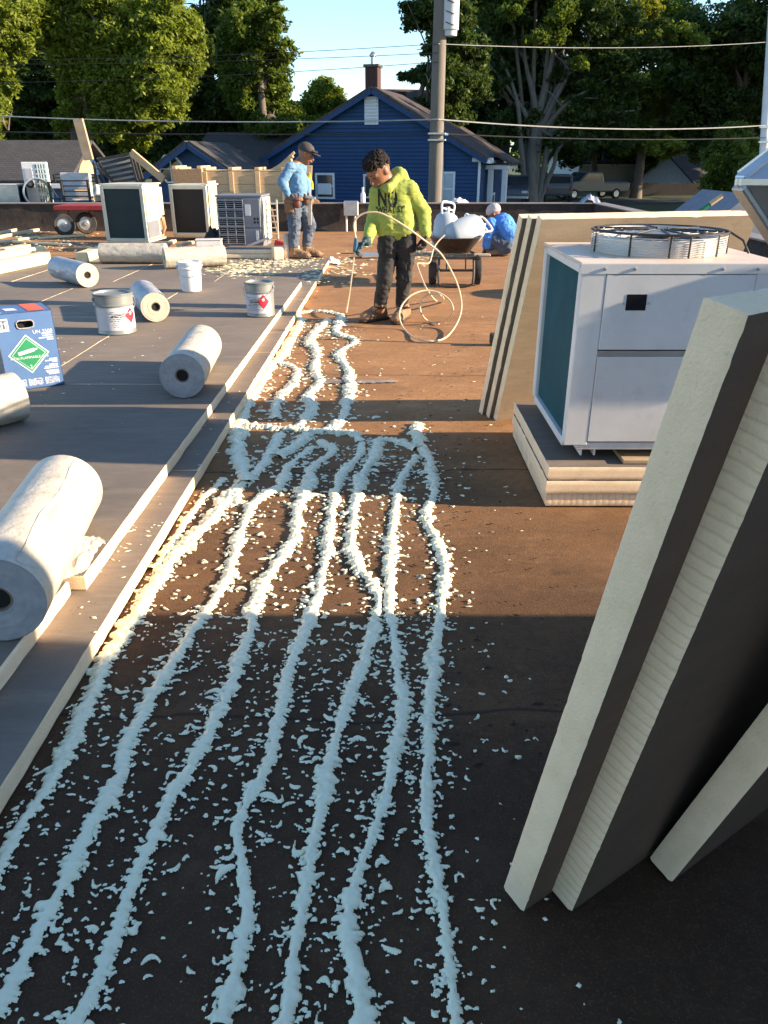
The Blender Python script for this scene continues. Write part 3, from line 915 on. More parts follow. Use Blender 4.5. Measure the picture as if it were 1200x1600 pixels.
for xx in (.15, 2.05):
    m = MB(); m.box((xx, UD / 2, .215), (.1, UD, .43), b=.01)
    if xx > 1: m.build('rail', mBlackSteel, ru)
for yy in (.2, UD / 2, UD - .35): MB().box((.15, yy, .215), (.12, .12, .43), b=.01).build('leg', mBlackSteel, ru)
# added unseen panel on a strut stand: throws the slanted band of shade over the condenser's front
st = empty('shade_panel_stand', (3.0, AY0 - .16, 0), 0, 'added panel on a strut stand, out of view, shading the condenser front', 'electrical box')
for xx in (-.12, .12):
    m = MB(); m.box((xx, .03, .64), (.04, .012, 1.28), b=.003); m.build('strut', mGreySteel, st)
m = MB(); m.box((0, 0, 1.26), (.34, .05, .40), b=.008); bx_ = m.build('box', mGreySteel, st)
m = MB(); m.box((0, -.029, 1.26), (.28, .008, .32), b=.003); m.build('cover', mGreySteel, bx_)

# ------------------------------------------------------------------ organic shapes: signed distance fields meshed with surface nets
def surface_net(fn, lo, hi, res):
    lo = np.array(lo); n = np.maximum(4, np.ceil((np.array(hi) - lo) / res).astype(int) + 1)
    ax = [lo[i] + res * np.arange(n[i]) for i in range(3)]
    X, Y_, Z = np.meshgrid(*ax, indexing='ij')
    v = fn(X, Y_, Z)
    ins = v < 0
    c = [slice(0, -1), slice(1, None)]
    cnt = sum(ins[c[i], c[j], c[k]].astype(np.int8) for i in (0, 1) for j in (0, 1) for k in (0, 1))
    act = (cnt > 0) & (cnt < 8)
    acc = np.zeros(act.shape + (3,)); num = np.zeros(act.shape)
    for axis in range(3):
        for a in (0, 1):
            for b_ in (0, 1):
                o0 = [0, 0, 0]; o1 = [0, 0, 0]
                oth = [q for q in range(3) if q != axis]
                o0[oth[0]] = o1[oth[0]] = a; o0[oth[1]] = o1[oth[1]] = b_; o1[axis] = 1
                v0 = v[c[o0[0]], c[o0[1]], c[o0[2]]]; v1 = v[c[o1[0]], c[o1[1]], c[o1[2]]]
                m = (v0 < 0) != (v1 < 0)
                t = np.where(m, v0 / np.where(m, v0 - v1, 1), 0)
                for q in range(3):
                    acc[..., q] += m * (o0[q] + (t if q == axis else 0))
                num += m
    idx = -np.ones(act.shape, dtype=np.int64)
    ii = np.argwhere(act)
    idx[act] = np.arange(len(ii))
    V = lo + res * (ii + acc[act] / num[act][:, None])
    Fs = []
    for axis in range(3):
        oth = [(axis + 1) % 3, (axis + 2) % 3]
        s0 = [slice(1, -1)] * 3; s1 = [slice(1, -1)] * 3
        s0[axis] = slice(0, -1); s1[axis] = slice(1, None)
        a = ins[tuple(s0)]; b_ = ins[tuple(s1)]
        e = np.argwhere(a != b_)
        if not len(e): continue
        fl = a[a != b_]
        e = e + np.array([0 if q == axis else 1 for q in range(3)])
        d1 = np.zeros(3, int); d1[oth[0]] = 1
        d2 = np.zeros(3, int); d2[oth[1]] = 1
        q = [idx[tuple((e - d1 - d2).T)], idx[tuple((e - d2).T)], idx[tuple(e.T)], idx[tuple((e - d1).T)]]
        F = np.stack(q, -1)
        F[~fl] = F[~fl][:, ::-1]
        Fs.append(F)
    return V, np.concatenate(Fs)
def sd_capsule(X, Y_, Z, a, b, ra, rb, flat=None):
    a = np.array(a, float); b = np.array(b, float); ba = b - a
    px, py, pz = X - a[0], Y_ - a[1], Z - a[2]
    h = np.clip((px * ba[0] + py * ba[1] + pz * ba[2]) / max(ba @ ba, 1e-9), 0, 1)
    dx, dy, dz = px - h * ba[0], py - h * ba[1], pz - h * ba[2]
    if flat is not None:          # flat = (direction, factor): thinner along direction
        d = np.array(flat[0], float); d /= np.linalg.norm(d); k = 1 / flat[1] - 1
        pr = (dx * d[0] + dy * d[1] + dz * d[2]) * k
        dx, dy, dz = dx + pr * d[0], dy + pr * d[1], dz + pr * d[2]
    return np.sqrt(dx * dx + dy * dy + dz * dz) - (ra + (rb - ra) * h)
def sd_ell(X, Y_, Z, c, r, rot=None):
    px, py, pz = X - c[0], Y_ - c[1], Z - c[2]
    if rot is not None:
        m = np.array(rot.transposed())
        px, py, pz = (m[0][0] * px + m[0][1] * py + m[0][2] * pz, m[1][0] * px + m[1][1] * py + m[1][2] * pz, m[2][0] * px + m[2][1] * py + m[2][2] * pz)
    k0 = np.sqrt((px / r[0]) ** 2 + (py / r[1]) ** 2 + (pz / r[2]) ** 2)
    k1 = np.sqrt((px / r[0] ** 2) ** 2 + (py / r[1] ** 2) ** 2 + (pz / r[2] ** 2) ** 2)
    return k0 * (k0 - 1) / np.maximum(k1, 1e-6)
def smin(a, b, k):
    h = np.clip(.5 + .5 * (b - a) / k, 0, 1)
    return b * (1 - h) + a * h - k * h * (1 - h)
def blob(name, prims, res, mat, parent=None, k=.02, fold=0, fscale=(.05, .05, .05), seed=1, cut=None):
    """prims: ('c', a, b, ra, rb[, flat]) or ('e', c, r[, rot]); joined smoothly into ONE surface; fold = cloth creases in metres"""
    lo = np.full(3, 1e9); hi = np.full(3, -1e9)
    for p in prims:
        if p[0] == 'c':
            r_ = max(p[3], p[4])
            for q in (p[1], p[2]): lo = np.minimum(lo, np.array(q) - r_); hi = np.maximum(hi, np.array(q) + r_)
        else:
            r_ = max(p[2]); lo = np.minimum(lo, np.array(p[1]) - r_); hi = np.maximum(hi, np.array(p[1]) + r_)
    pad = 3 * res + fold + k * .3
    def fn(X, Y_, Z):
        d = None
        for p in prims:
            q = sd_capsule(X, Y_, Z, *p[1:]) if p[0] == 'c' else sd_ell(X, Y_, Z, *p[1:])
            d = q if d is None else smin(d, q, k)
        if fold:
            near = np.abs(d) < .06
            x, y, z_ = X[near] / fscale[0], Y_[near] / fscale[1], Z[near] / fscale[2]
            w = vn3(x * .6, y * .6, z_ * .6, seed + 9) * 1.3
            f = 1 - np.abs(vn3(x + w, y + w, z_ + .7 * w, seed)) * 2 + .6 * (1 - np.abs(vn3(x * 2.1, y * 2.1 + w, z_ * 2.1, seed + 1)) * 2)
            d[near] -= fold * .6 * f
        if cut:
            for co, nn in cut:
                d = np.maximum(d, (X - co[0]) * nn[0] + (Y_ - co[1]) * nn[1] + (Z - co[2]) * nn[2])
        return d
    V, F = surface_net(fn, lo - pad, hi + pad, res)
    me = np_mesh(name, V, F)
    return link_mesh(me, name, mat, parent, True, None)
def local(o, root):
    """meshes made in world space, hung on a root that is not at the origin"""
    if o.parent is root: o.matrix_parent_inverse = Matrix.Translation(-Vector(root.location))
    return o

mSkin = M('brown skin', (.24, .110, .062), .5, 0, (.20, .090, .05), scale=20, bstr=.05)
mHair = M('black hair', (.010, .008, .008), .8, 0, (.022, .017, .014), scale=60, bs=140, bstr=.9, spec=.15)
mEye = M('dark eye', (.02, .014, .01), .3, 0, bstr=0)
mLip = M('lip', (.26, .10, .075), .5, 0, bstr=0)
mLime = M('lime fleece', (.30, .35, .068), .85, 0, (.26, .31, .055), scale=12, bs=220, bstr=.2)
mPants = M('black work trousers', (.014, .0135, .014), .85, 0, (.028, .026, .024), scale=9, bs=160, bstr=.25, dirt=(.16, .13, .10), dirt_amt=.35)
mBoot = M('tan suede boot', (.27, .165, .09), .8, 0, (.19, .11, .06), scale=18, bs=120, bstr=.3)
mSole = M('boot sole', (.05, .035, .025), .8, 0, bstr=.1)
mGlove = M('black glove', (.018, .018, .019), .7, 0, (.04, .038, .036), scale=30, bstr=.2)
mGloveTeal = M('teal gripped glove', (.022, .040, .048), .7, 0, (.035, .10, .12), scale=25, bstr=.2)
mBlueShirt = M('light blue shirt', (.12, .24, .37), .85, 0, (.10, .20, .32), scale=10, bs=200, bstr=.2)
mBlueDeep = M('bright blue shirt', (.05, .20, .58), .85, 0, (.09, .27, .66), scale=7, bs=200, bstr=.2)
mJeans = M('worn blue jeans', (.055, .075, .11), .85, 0, (.11, .13, .17), scale=8, bs=180, bstr=.2, dirt=(.22, .2, .18), dirt_amt=.3)
mLeather = M('tan leather', (.20, .105, .05), .6, 0, (.20, .105, .05), scale=18, bstr=.2)

def face_frame(f, up_hint):
    f = Vector(f).normalized(); r_ = f.cross(Vector(up_hint)).normalized(); u = r_.cross(f).normalized()
    return f, r_, u
def head_prims(c, f, r_, u, s):
    """skull, jaw, nose, ears, brow round head centre c; s = head height / 2"""
    rot = basis(f, -r_, u)
    c = Vector(c)
    q = lambda a, b, d: c + f * (a * s) + r_ * (b * s) + u * (d * s)
    return [('e', q(-.05, 0, .22), (.84 * s, .66 * s, .76 * s), rot), ('e', q(.18, 0, -.25), (.60 * s, .54 * s, .66 * s), rot),
            ('e', q(.42, 0, -.70), (.26 * s, .27 * s, .22 * s), rot), ('c', q(.76, 0, .02), q(.90, 0, -.26), .085 * s, .13 * s),
            ('e', q(.66, .24, .13), (.14 * s, .24 * s, .07 * s), rot), ('e', q(.66, -.24, .13), (.14 * s, .24 * s, .07 * s), rot),
            ('e', q(.74, 0, -.48), (.12 * s, .24 * s, .09 * s), rot),
            ('e', q(-.05, .68, -.08), (.17 * s, .07 * s, .25 * s), rot), ('e', q(-.05, -.68, -.08), (.17 * s, .07 * s, .25 * s), rot)], q
def face_bits(q, f, r_, u, s, par, root):
    for sd in (-1, 1):
        local(blob('eye', [('e', q(.715, .26 * sd, -.03), (.07 * s, .12 * s, .06 * s), basis(f, -r_, u))], s * .03, mEye, par), root)
        local(blob('eyebrow', [('c', q(.80, .14 * sd, .19), q(.70, .40 * sd, .17), .045 * s, .035 * s)], s * .03, mHair, par), root)
    local(blob('mouth', [('c', q(.835, -.14, -.50), q(.855, 0, -.51), .04 * s, .055 * s), ('c', q(.855, 0, -.51), q(.835, .14, -.50), .055 * s, .04 * s)], s * .03, mLip, par, .01), root)
def hand_prims(wrist, d, palm, s, curl=1.0, spread=.22, grip=None):
    """hand from wrist along d, palm normal 'palm'; s = hand length. five fingers, bent by curl"""
    d = Vector(d).normalized(); palm = Vector(palm); palm = (palm - d * palm.dot(d)).normalized(); side = d.cross(palm)
    w = Vector(wrist)
    pr = [('c', w, w + d * (.45 * s), .16 * s, .20 * s, (palm, .55))]
    pr.append(('c', w + d * (.42 * s) + side * (.12 * s), w + d * (.42 * s) - side * (.14 * s), .12 * s, .11 * s))
    for i, (o_, L, r_) in enumerate(((.20, .46, .062), (.065, .52, .066), (-.07, .48, .062), (-.20, .38, .054))):
        b = w + d * (.48 * s) + side * (o_ * s)
        dd = (d + side * (o_ * spread)).normalized()
        ang = 0.0
        for k, fr_ in enumerate((.42, .32, .26)):
            ang += curl * (.75 if k else .55)
            nd = dd * math.cos(ang) + palm * math.sin(ang)
            e = b + nd * (L * fr_ * s)
            pr.append(('c', b, e, r_ * s * (1 - .08 * k), r_ * s * (.94 - .08 * k)))
            b = e
    b = w + d * (.14 * s) + side * (.17 * s)
    nd = (d * .75 + side * .55 + palm * .35).normalized(); e = b + nd * (.26 * s); pr.append(('c', b, e, .085 * s, .07 * s))
    nd = (d * .8 + palm * (.6 * curl) - side * .1).normalized(); pr.append(('c', e, e + nd * (.22 * s), .07 * s, .058 * s))
    return pr
def boot(ankle, heel, toe, w, par, root, h):
    """boot with its sole flat on the ground; heel/toe are ground points"""
    heel = Vector(heel); toe = Vector(toe); ankle = Vector(ankle); d = (toe - heel).normalized()
    z0 = heel.z
    o = blob('boot', [('c', ankle + Vector((0, 0, h * .30)), heel + d * .050 + Vector((0, 0, .075)), w * .56, w * .60),
                      ('c', heel + d * .10 + Vector((0, 0, .105)), toe - d * .08 + Vector((0, 0, .058)), w * .42, w * .44), ('c', heel + d * .03 + Vector((0, 0, .055)), toe - d * .06 + Vector((0, 0, .048)), w * .50, w * .50),
                      ('e', toe - d * .045 + Vector((0, 0, .048)), (.058, w * .50, .034), basis(d, Vector((0, 0, 1)).cross(d), Vector((0, 0, 1))))],
             .006, mBoot, par, .022, .005, (.035, .035, .02), 5, [((0, 0, z0 + .014), (0, 0, -1))])
    local(o, root)
    s_ = blob('sole', [('c', heel + Vector((0, 0, .014)), toe - d * .03 + Vector((0, 0, .014)), w * .50, w * .52)], .007, mSole, par, .01, 0, cut=[((0, 0, z0 + .022), (0, 0, 1)), ((0, 0, z0 + .002), (0, 0, -1))])
    local(s_, root)
    up = Vector((0, 0, 1)); sdv = up.cross(d)
    m = MB()
    for k in range(4):
        p = ankle.lerp(heel + d * .12 + Vector((0, 0, .09)), k / 3.3) + d * (w * .62 - k * .004)
        m.tube([p - sdv * .026, p + d * .008 + Vector((0, 0, .004)), p + sdv * .026], .0035, 6)
    local(m.build('laces', M('boot lace', (.42, .30, .16), .8, bstr=0), par, True), root)
def text_mesh(s, size, spacing=1.0, align='CENTER', bold=0.0):
    cu = bpy.data.curves.new('text', 'FONT'); cu.body = s; cu.size = size; cu.align_x = align; cu.align_y = 'CENTER'
    cu.space_character = spacing
    cu.resolution_u = 3
    cu.offset = bold * size
    ob = bpy.data.objects.new('text', cu)
    me = bpy.data.meshes.new_from_object(ob)
    vs = [v.co.copy() for v in me.vertices]; fs = [tuple(p.vertices) for p in me.polygons]
    bpy.data.objects.remove(ob); bpy.data.curves.remove(cu); bpy.data.meshes.remove(me)
    return vs, fs
def drape_text(lines, target, mat, name, root, offset=.003):
    """lines: (string, size, world centre point, x direction, up direction); projected onto target mesh along +Y"""
    me = target.data
    bvh = BVHTree.FromPolygons([v.co for v in me.vertices], [tuple(p.vertices) for p in me.polygons])
    import bmesh
    bm = bmesh.new()
    for s, size, c, xd, yd in lines:
        vs, fs = text_mesh(s, size, 1.06, 'CENTER', .030)
        nv = [bm.verts.new(Vector(c) + Vector(xd) * v.x + Vector(yd) * v.y) for v in vs]
        for f in fs:
            try: bm.faces.new([nv[i] for i in f])
            except ValueError: pass
    bmesh.ops.triangulate(bm, faces=bm.faces[:])
    for _ in range(4):
        ed = [e for e in bm.edges if e.calc_length() > .012]
        if ed: bmesh.ops.subdivide_edges(bm, edges=ed, cuts=1)
        bmesh.ops.triangulate(bm, faces=bm.faces[:])
    for v in bm.verts:
        h = bvh.ray_cast(v.co - Vector((0, 1.0, 0)), Vector((0, 1, 0)), 3)
        if h[0] is not None: v.co = h[0] + Vector((0, -offset, 0))
    me2 = bpy.data.meshes.new(name); bm.to_mesh(me2); bm.free()
    return local(link_mesh(me2, name, mat, target), root)

# ------------------------------------------------------------------ worker in the lime hoodie, spraying
WY = G(600, 502).y
wr = empty('person', (G(605, 502).x, WY, 0), 0, 'worker in lime hooded sweatshirt and black trousers spraying foam, head bowed', 'person')
def Q(x, y, dy=0.0): return P(x, y, WY + dy)
u_ = pxm(WY, 1.0)       # metres per photo pixel at the worker
neck = Q(612, 286, .02); hc = Q(592, 266, -.04)
f, r_, u = face_frame((-.62, -.50, -.62), (-.30, -.25, .9))
hs = 24.2 * u_
hp, hq = head_prims(hc, f, r_, u, hs)
shL = Q(592, 303, .00); shR = Q(640, 296, .00)     # image left / right shoulder
elL = Q(584, 345, .03); wrL = Q(573, 377, -.18)
elR = Q(661, 331, .04); wrR = Q(665, 366, -.05)
hipL = Q(607, 385, 0); hipR = Q(634, 385, 0)
knL = Q(601, 436, -.06); knR = Q(631, 436, 0)
anL = Q(594, 484, -.01); anR = Q(628, 483, .03)
chest = Q(614, 318, .0); waist = Q(620, 362, .01)
body = blob('body', hp + [('c', neck + Vector((0, .02, -.06)), hc - u * (.35 * hs) - f * (.15 * hs), .075, .062),
            ('c', neck, chest, .06, .065), ('c', chest, waist, .065, .05), ('c', shL, elL, .055, .045), ('c', elL, wrL, .045, .034), ('c', shR, elR, .055, .045), ('c', elR, wrR, .045, .034),
            ('c', neck, shL, .05, .045), ('c', neck, shR, .05, .045), ('c', waist, hipL, .06, .06), ('c', waist, hipR, .06, .06), ('c', hipL, knL, .065, .05), ('c', knL, anL, .055, .042), ('c', hipR, knR, .065, .05), ('c', knR, anR, .05, .042)],
            .0085, mSkin, wr, .022)
local(body, wr)
face_bits(hq, f, r_, u, hs, body, wr)
hair = blob('hair', [('e', hq(-.12, 0, .52), (.74 * hs, .66 * hs, .62 * hs), basis(f, -r_, u)), ('e', hq(.35, 0, .72), (.42 * hs, .52 * hs, .30 * hs), basis(f, -r_, u)), ('e', hq(-.42, 0, .22), (.42 * hs, .52 * hs, .48 * hs), basis(f, -r_, u))],
            .005, mHair, body, .02, .020, (.026, .026, .026), 8, [(hq(.12, 0, .14), -(u * .85 + f * -.30 ).normalized())])
local(hair, wr)
hood_ = [('c', shL, elL, .072, .060), ('c', elL, wrL.lerp(elL, .10), .064, .046), ('c', shR + Vector((0, 0, -.015)), elR, .074, .063), ('c', elR, wrR.lerp(elR, .06), .067, .047),
        ('c', Q(605, 306), Q(608, 350), .110, .114, ((0, 1, 0), .84)), ('c', Q(623, 304), Q(628, 352), .110, .112, ((0, 1, 0), .84)),
        ('c', Q(610, 352), Q(609, 366), .112, .086, ((0, 1, 0), .85)), ('c', Q(630, 352), Q(631, 366), .112, .090, ((0, 1, 0), .85)),
        ('c', neck + Vector((-.02, -.01, -.07)), shL, .10, .085), ('c', neck + Vector((0, 0, -.06)), shR, .105, .075), ('c', Q(607, 360), Q(632, 360), .100, .100, ((0, 1, 0), .9))]
hoodie = blob('hooded_sweatshirt', hood_, .0065, mLime, body, .018, .009, (.085, .085, .035), 21)
local(hoodie, wr)
hoodb = blob('hood', [('c', Q(626, 274, .06), Q(607, 295, -.13), .050, .030), ('c', Q(626, 274, .06), Q(633, 287, .02), .055, .05), ('c', Q(621, 270, .10), Q(600, 286, .10), .05, .035), ('c', Q(607, 295, -.13), Q(596, 291, -.02), .03, .03)], .0075, mLime, body, .03, .006, (.06, .06, .05), 25)
local(hoodb, wr)
mPrint = M('black print', (.018, .020, .014), .8, 0, bstr=0)
yd = (Q(613, 320, -.2) - Q(615, 345, -.2)).normalized(); xd = (Q(630, 322, -.2) - Q(600, 325, -.2)).normalized()
drape_text([('NO', .165, Q(605.5, 312, -.2), Vector((.66, 0, -.04)), Vector((-.02, 0, 1.18))), ('!', .165, Q(617, 310, -.2), Vector((.55, 0, 0)), Vector((0, 0, 1.15))), ("'WHAT SY'", .072, Q(610, 329, -.2), Vector((.72, 0, .03)), Vector((0, 0, 1)))], hoodie, mPrint, 'chest_print', wr)
for xx in (610.5, 616):
    m = MB(); m.tube([Q(xx, 292, -.175), Q(xx - .5, 300, -.205), Q(xx - .5, 309, -.21)], .004, 6); local(m.build('drawstring', mLime, hoodie, True), wr)
tr = blob('trousers', [('c', hipL + Vector((0, 0, .06)), hipL, .092, .098), ('c', hipR + Vector((0, 0, .06)), hipR, .092, .098), ('c', hipL, knL, .090, .066), ('c', knL, anL + Vector((0, 0, .050)), .068, .054), ('c', hipR, knR, .090, .066), ('c', knR, anR + Vector((0, 0, .050)), .068, .054)],
          .0075, mPants, body, .016, .011, (.08, .08, .04), 31)
local(tr, wr)
boot(anL + Vector((0, 0, .02)), G(601, 499) + Vector((0, .03, 0)), G(565, 504), .098, body, wr, .10)
boot(anR + Vector((0, 0, .02)), G(634, 497) + Vector((0, .03, 0)), G(618, 507), .098, body, wr, .10)
gl = blob('glove', hand_prims(wrL, (-.75, -.35, -.42), (-.1, -.5, -.85), .185, .85) + [('c', wrL, wrL.lerp(elL, .16), .042, .045)], .005, mGloveTeal, body, .010); local(gl, wr)
gr = blob('glove', hand_prims(wrR, (-.12, -.22, -.95), (-.9, -.3, -.1), .190, .95) + [('c', wrR, wrR.lerp(elR, .16), .042, .046)], .005, mGlove, body, .010); local(gr, wr)

# spray gun, wand and cream hose
mHose = M('cream hose', (.62, .50, .34), .5, 0, (.5, .39, .25), scale=12, bstr=.05)
mGunBlue = M('blue plastic', (.02, .10, .17), .45, 0, bstr=.03)
g0 = Q(556, 381, -.27)
gun = empty('spray_gun', g0, 0, 'blue handled spray gun with a long thin wand pointing at the foam', 'spray gun')
m = MB(); m.tube([Q(556.5, 372, -.27), Q(556, 381, -.27), Q(554, 394, -.27)], [.016, .021, .017], 10); local(m.build('handle', mGunBlue, gun, True), gun)
m = MB(); m.tube([Q(554, 394, -.27), Q(549, 436, -.20), Q(546, 460, -.18), Q(541, 488, -.16)], [.0065, .0065, .006, .009], 8); local(m.build('wand', mHose, gun, True), gun)
def smooth_path(pts, n=8):
    out = []
    for i in range(len(pts) - 1):
        p0 = pts[max(i - 1, 0)]; p1 = pts[i]; p2 = pts[i + 1]; p3 = pts[min(i + 2, len(pts) - 1)]
        for k in range(n):
            t = k / n
            out.append(.5 * ((2 * p1) + (-p0 + p2) * t + (2 * p0 - 5 * p1 + 4 * p2 - p3) * t * t + (-p0 + 3 * p1 - 3 * p2 + p3) * t ** 3))
    out.append(pts[-1]); return out
def gq(x, y): 
    q = G(x, y, .012); return q
hp1 = [Q(556, 372, -.27), Q(553, 352, -.29), Q(558, 340, -.30), Q(570, 333, -.30), Q(590, 332, -.30), Q(612, 341, -.30), Q(638, 357, -.28), Q(661, 374, -.18), Q(672, 382, -.12), Q(690, 398, -.1), Q(706, 425, -.1), Q(717, 452, -.12), Q(721, 480, -.2), Q(714, 505, -.35),
       gq(697, 527), gq(675, 533), gq(650, 529), Q(632, 515, -.40), Q(624, 496, -.32), Q(628, 477, -.24), Q(643, 461, -.18), Q(665, 454, -.12), Q(687, 458, -.12), Q(703, 470, -.15), Q(708, 486, -.20), gq(699, 500)]
m = MB(); m.tube(smooth_path(hp1), .008, 8)
tag(m.build('hose', mHose, None, True), 'cream hose looping from the spray gun past the worker to the roof', 'hose')
hp2 = [gq(686, 506), gq(668, 501), Q(658, 489, -.15), Q(657, 474, -.1), Q(664, 463, -.1), Q(679, 459, -.1), Q(692, 464, -.05), gq(691, 472), gq(680, 469), Q(667, 452, .1), Q(658, 432, .5), Q(652, 413, 1.0), Q(660, 411.5, 1.2), Q(671, 410, 1.3), Q(677, 390, 1.45), Q(684, 378, 1.5), Q(695, 367, 1.55)]
m = MB(); m.tube(smooth_path(hp2), .008, 8)
tag(m.build('hose', mHose, None, True), 'cream hose curling on the roof and climbing towards the wheelbarrow', 'hose')

# ------------------------------------------------------------------ second worker, standing at the deck's far end
Y2 = G(462, 403, DT).y
w2 = empty('person', (G(462, 403, DT).x, Y2, DT), 0, 'worker in light blue shirt and dark cap with leather tool belt, looking right', 'person')
def Q2(x, y, dy=0.0): return P(x, y, Y2 + dy)
u2 = pxm(Y2, 1.0)
hc2 = Q2(478, 241, 0); f2, r2, uu2 = face_frame((.90, -.22, -.34), (.3, 0, .95))
hs2 = 14.5 * u2
hp_, hq2 = head_prims(hc2, f2, r2, uu2, hs2)
nk = Q2(470, 252, .02); sA = Q2(454, 262, -.14); sB = Q2(463, 260, .16)
eA = Q2(441, 284, -.20); hA = Q2(451, 308, -.22); eB = Q2(478, 285, .22); hB = Q2(482, 304, .14)
hiA = Q2(459, 318, -.08); hiB = Q2(471, 318, .08); kA = Q2(460, 354, -.09); kB = Q2(484, 352, .05); aA = Q2(459, 383, -.08); aB = Q2(479, 381, .08)
bd2 = blob('body', hp_ + [('c', nk + Vector((0, 0, -.05)), hc2 - uu2 * (.35 * hs2), .07, .06), ('c', nk, Q2(465, 290), .07, .09), ('c', Q2(465, 290), Q2(465, 312), .09, .09),
                          ('c', sA, eA, .05, .042), ('c', eA, hA, .042, .034), ('c', sB, eB, .05, .042), ('c', eB, hB, .042, .034), ('c', nk, sA, .06, .05), ('c', nk, sB, .06, .05),
                          ('c', Q2(465, 312), hiA, .09, .08), ('c', Q2(465, 312), hiB, .09, .08), ('c', hiA, kA, .08, .055), ('c', kA, aA, .055, .042), ('c', hiB, kB, .08, .055), ('c', kB, aB, .055, .042)]
           + hand_prims(hA, (.35, -.2, -.9), (.6, .75, 0), .17, 1.0) + hand_prims(hB, (.4, -.3, -.8), (-.6, .7, 0), .17, .9), .0095, mSkin, w2, .02)
local(bd2, w2); face_bits(hq2, f2, r2, uu2, hs2, bd2, w2)
mCap2 = M('dark cap cloth', (.035, .030, .030), .8, 0, (.06, .05, .045), scale=15, bstr=.2)
cap = blob('cap', [('e', hq2(-.10, 0, .45), (.90 * hs2, .74 * hs2, .70 * hs2), basis(f2, -r2, uu2)), ('e', hq2(1.0, 0, .34), (.62 * hs2, .56 * hs2, .07 * hs2), basis(f2, -r2, uu2))], .007, mCap2, bd2, .02, .004, (.05, .05, .05), 3,
           [(hq2(0, 0, .22), -(uu2 - f2 * .05))]); local(cap, w2)
sg = blob('sunglasses', [('c', hq2(.80, .60, .56), hq2(1.02, .16, .54), .10 * hs2, .16 * hs2), ('c', hq2(1.02, .16, .54), hq2(1.02, -.16, .54), .07 * hs2, .07 * hs2), ('c', hq2(.80, -.60, .56), hq2(1.02, -.16, .54), .10 * hs2, .16 * hs2)], .006, M('dark lens', (.01, .01, .012), .1, 0, bstr=0, spec=.8), bd2, .01); local(sg, w2)
sh2 = blob('shirt', [('c', sA, eA, .074, .060), ('c', eA, hA.lerp(eA, .18), .062, .046), ('c', sB, eB, .072, .060), ('c', eB, hB.lerp(eB, .18), .06, .046),
                     ('c', Q2(463, 268), Q2(466, 292), .122, .126, ((0, 1, 0), 1.25)), ('c', Q2(466, 292), Q2(465, 314), .128, .122, ((0, 1, 0), 1.2)), ('c', nk + Vector((0, 0, -.09)), sA, .075, .066), ('c', nk + Vector((0, 0, -.09)), sB, .075, .066), ('c', nk + Vector((.0, 0, -.07)), Q2(464, 270), .075, .11)],
           .008, mBlueShirt, bd2, .016, .011, (.10, .10, .06), 41); local(sh2, w2)
je2 = blob('jeans', [('c', hiA + Vector((0, 0, .05)), hiA, .115, .12), ('c', hiB + Vector((0, 0, .05)), hiB, .115, .12), ('c', hiA, kA, .11, .082), ('c', kA, aA, .082, .068), ('c', hiB, kB, .11, .082), ('c', kB, aB, .082, .068)],
           .009, mJeans, bd2, .025, .015, (.075, .075, .05), 42); local(je2, w2)
boot(aA, Vector((aA.x - .05, aA.y, DT)), Vector((aA.x + .24, aA.y - .06, DT)), .10, bd2, w2, .11)
boot(aB, Vector((aB.x - .05, aB.y, DT)), Vector((aB.x + .22, aB.y - .03, DT)), .10, bd2, w2, .11)
m = MB(); bc = Q2(465, 310); m.lathe([(.138, -.028), (.148, -.02), (.148, .02), (.138, .028), (.128, .02), (.128, -.02)], 24, bc, Matrix.Diagonal((1.0, 1.28, 1)).to_3x3(), closed=True)
belt = empty('tool_belt', bc, 0, 'leather tool belt with pouches and hammer hung round the standing worker', 'tool belt')
o = local(m.build('belt', mLeather, belt, True), belt)
for k, (x, y, dy, w, h) in enumerate(((452, 322, -.24, .13, .22), (464, 317, -.26, .09, .17), (479, 314, -.10, .09, .15))):
    c_ = Q2(x, y, dy)
    mm_ = mLeather if k != 1 else M('dark red leather', (.16, .05, .035), .6, 0, bstr=.15)
    po = MB(); po.box(c_, (w, .075, h * .8), rotx(R(-6)), .018); po.box(c_ + Vector((0, -.012, h * .26)), (w * 1.08, .075, h * .24), rotx(R(-6)), .016); po = local(po.build('pouch', mm_, belt, True, 50), belt)
    for q in range(2): local(MB().tube([c_ + Vector((w * (-.2 + .4 * q), 0, h * .3)), c_ + Vector((w * (-.22 + .5 * q), 0, h * (.62 + .1 * q)))], .012, 7).build('tool_grip', mBlackSteel if q else mRed, po, True), belt)
hm = empty('hammer', Q2(483, 312, -.26), 0, 'hammer hanging from the tool belt along the worker thigh', 'hammer')
m = MB(); m.bar(Q2(485, 308, -.26), Q2(484, 352, -.26), .05, .025, (0, 1, 0), .006); local(m.build('handle', M('pale wood handle', (.45, .38, .30), .7, 0, (.3, .24, .18), scale=8, bstr=.1), hm), hm)
m = MB(); m.bar(Q2(478, 307, -.26), Q2(493, 310, -.26), .035, .035, (0, 1, 0), .006); local(m.build('head', mGreySteel, hm), hm)

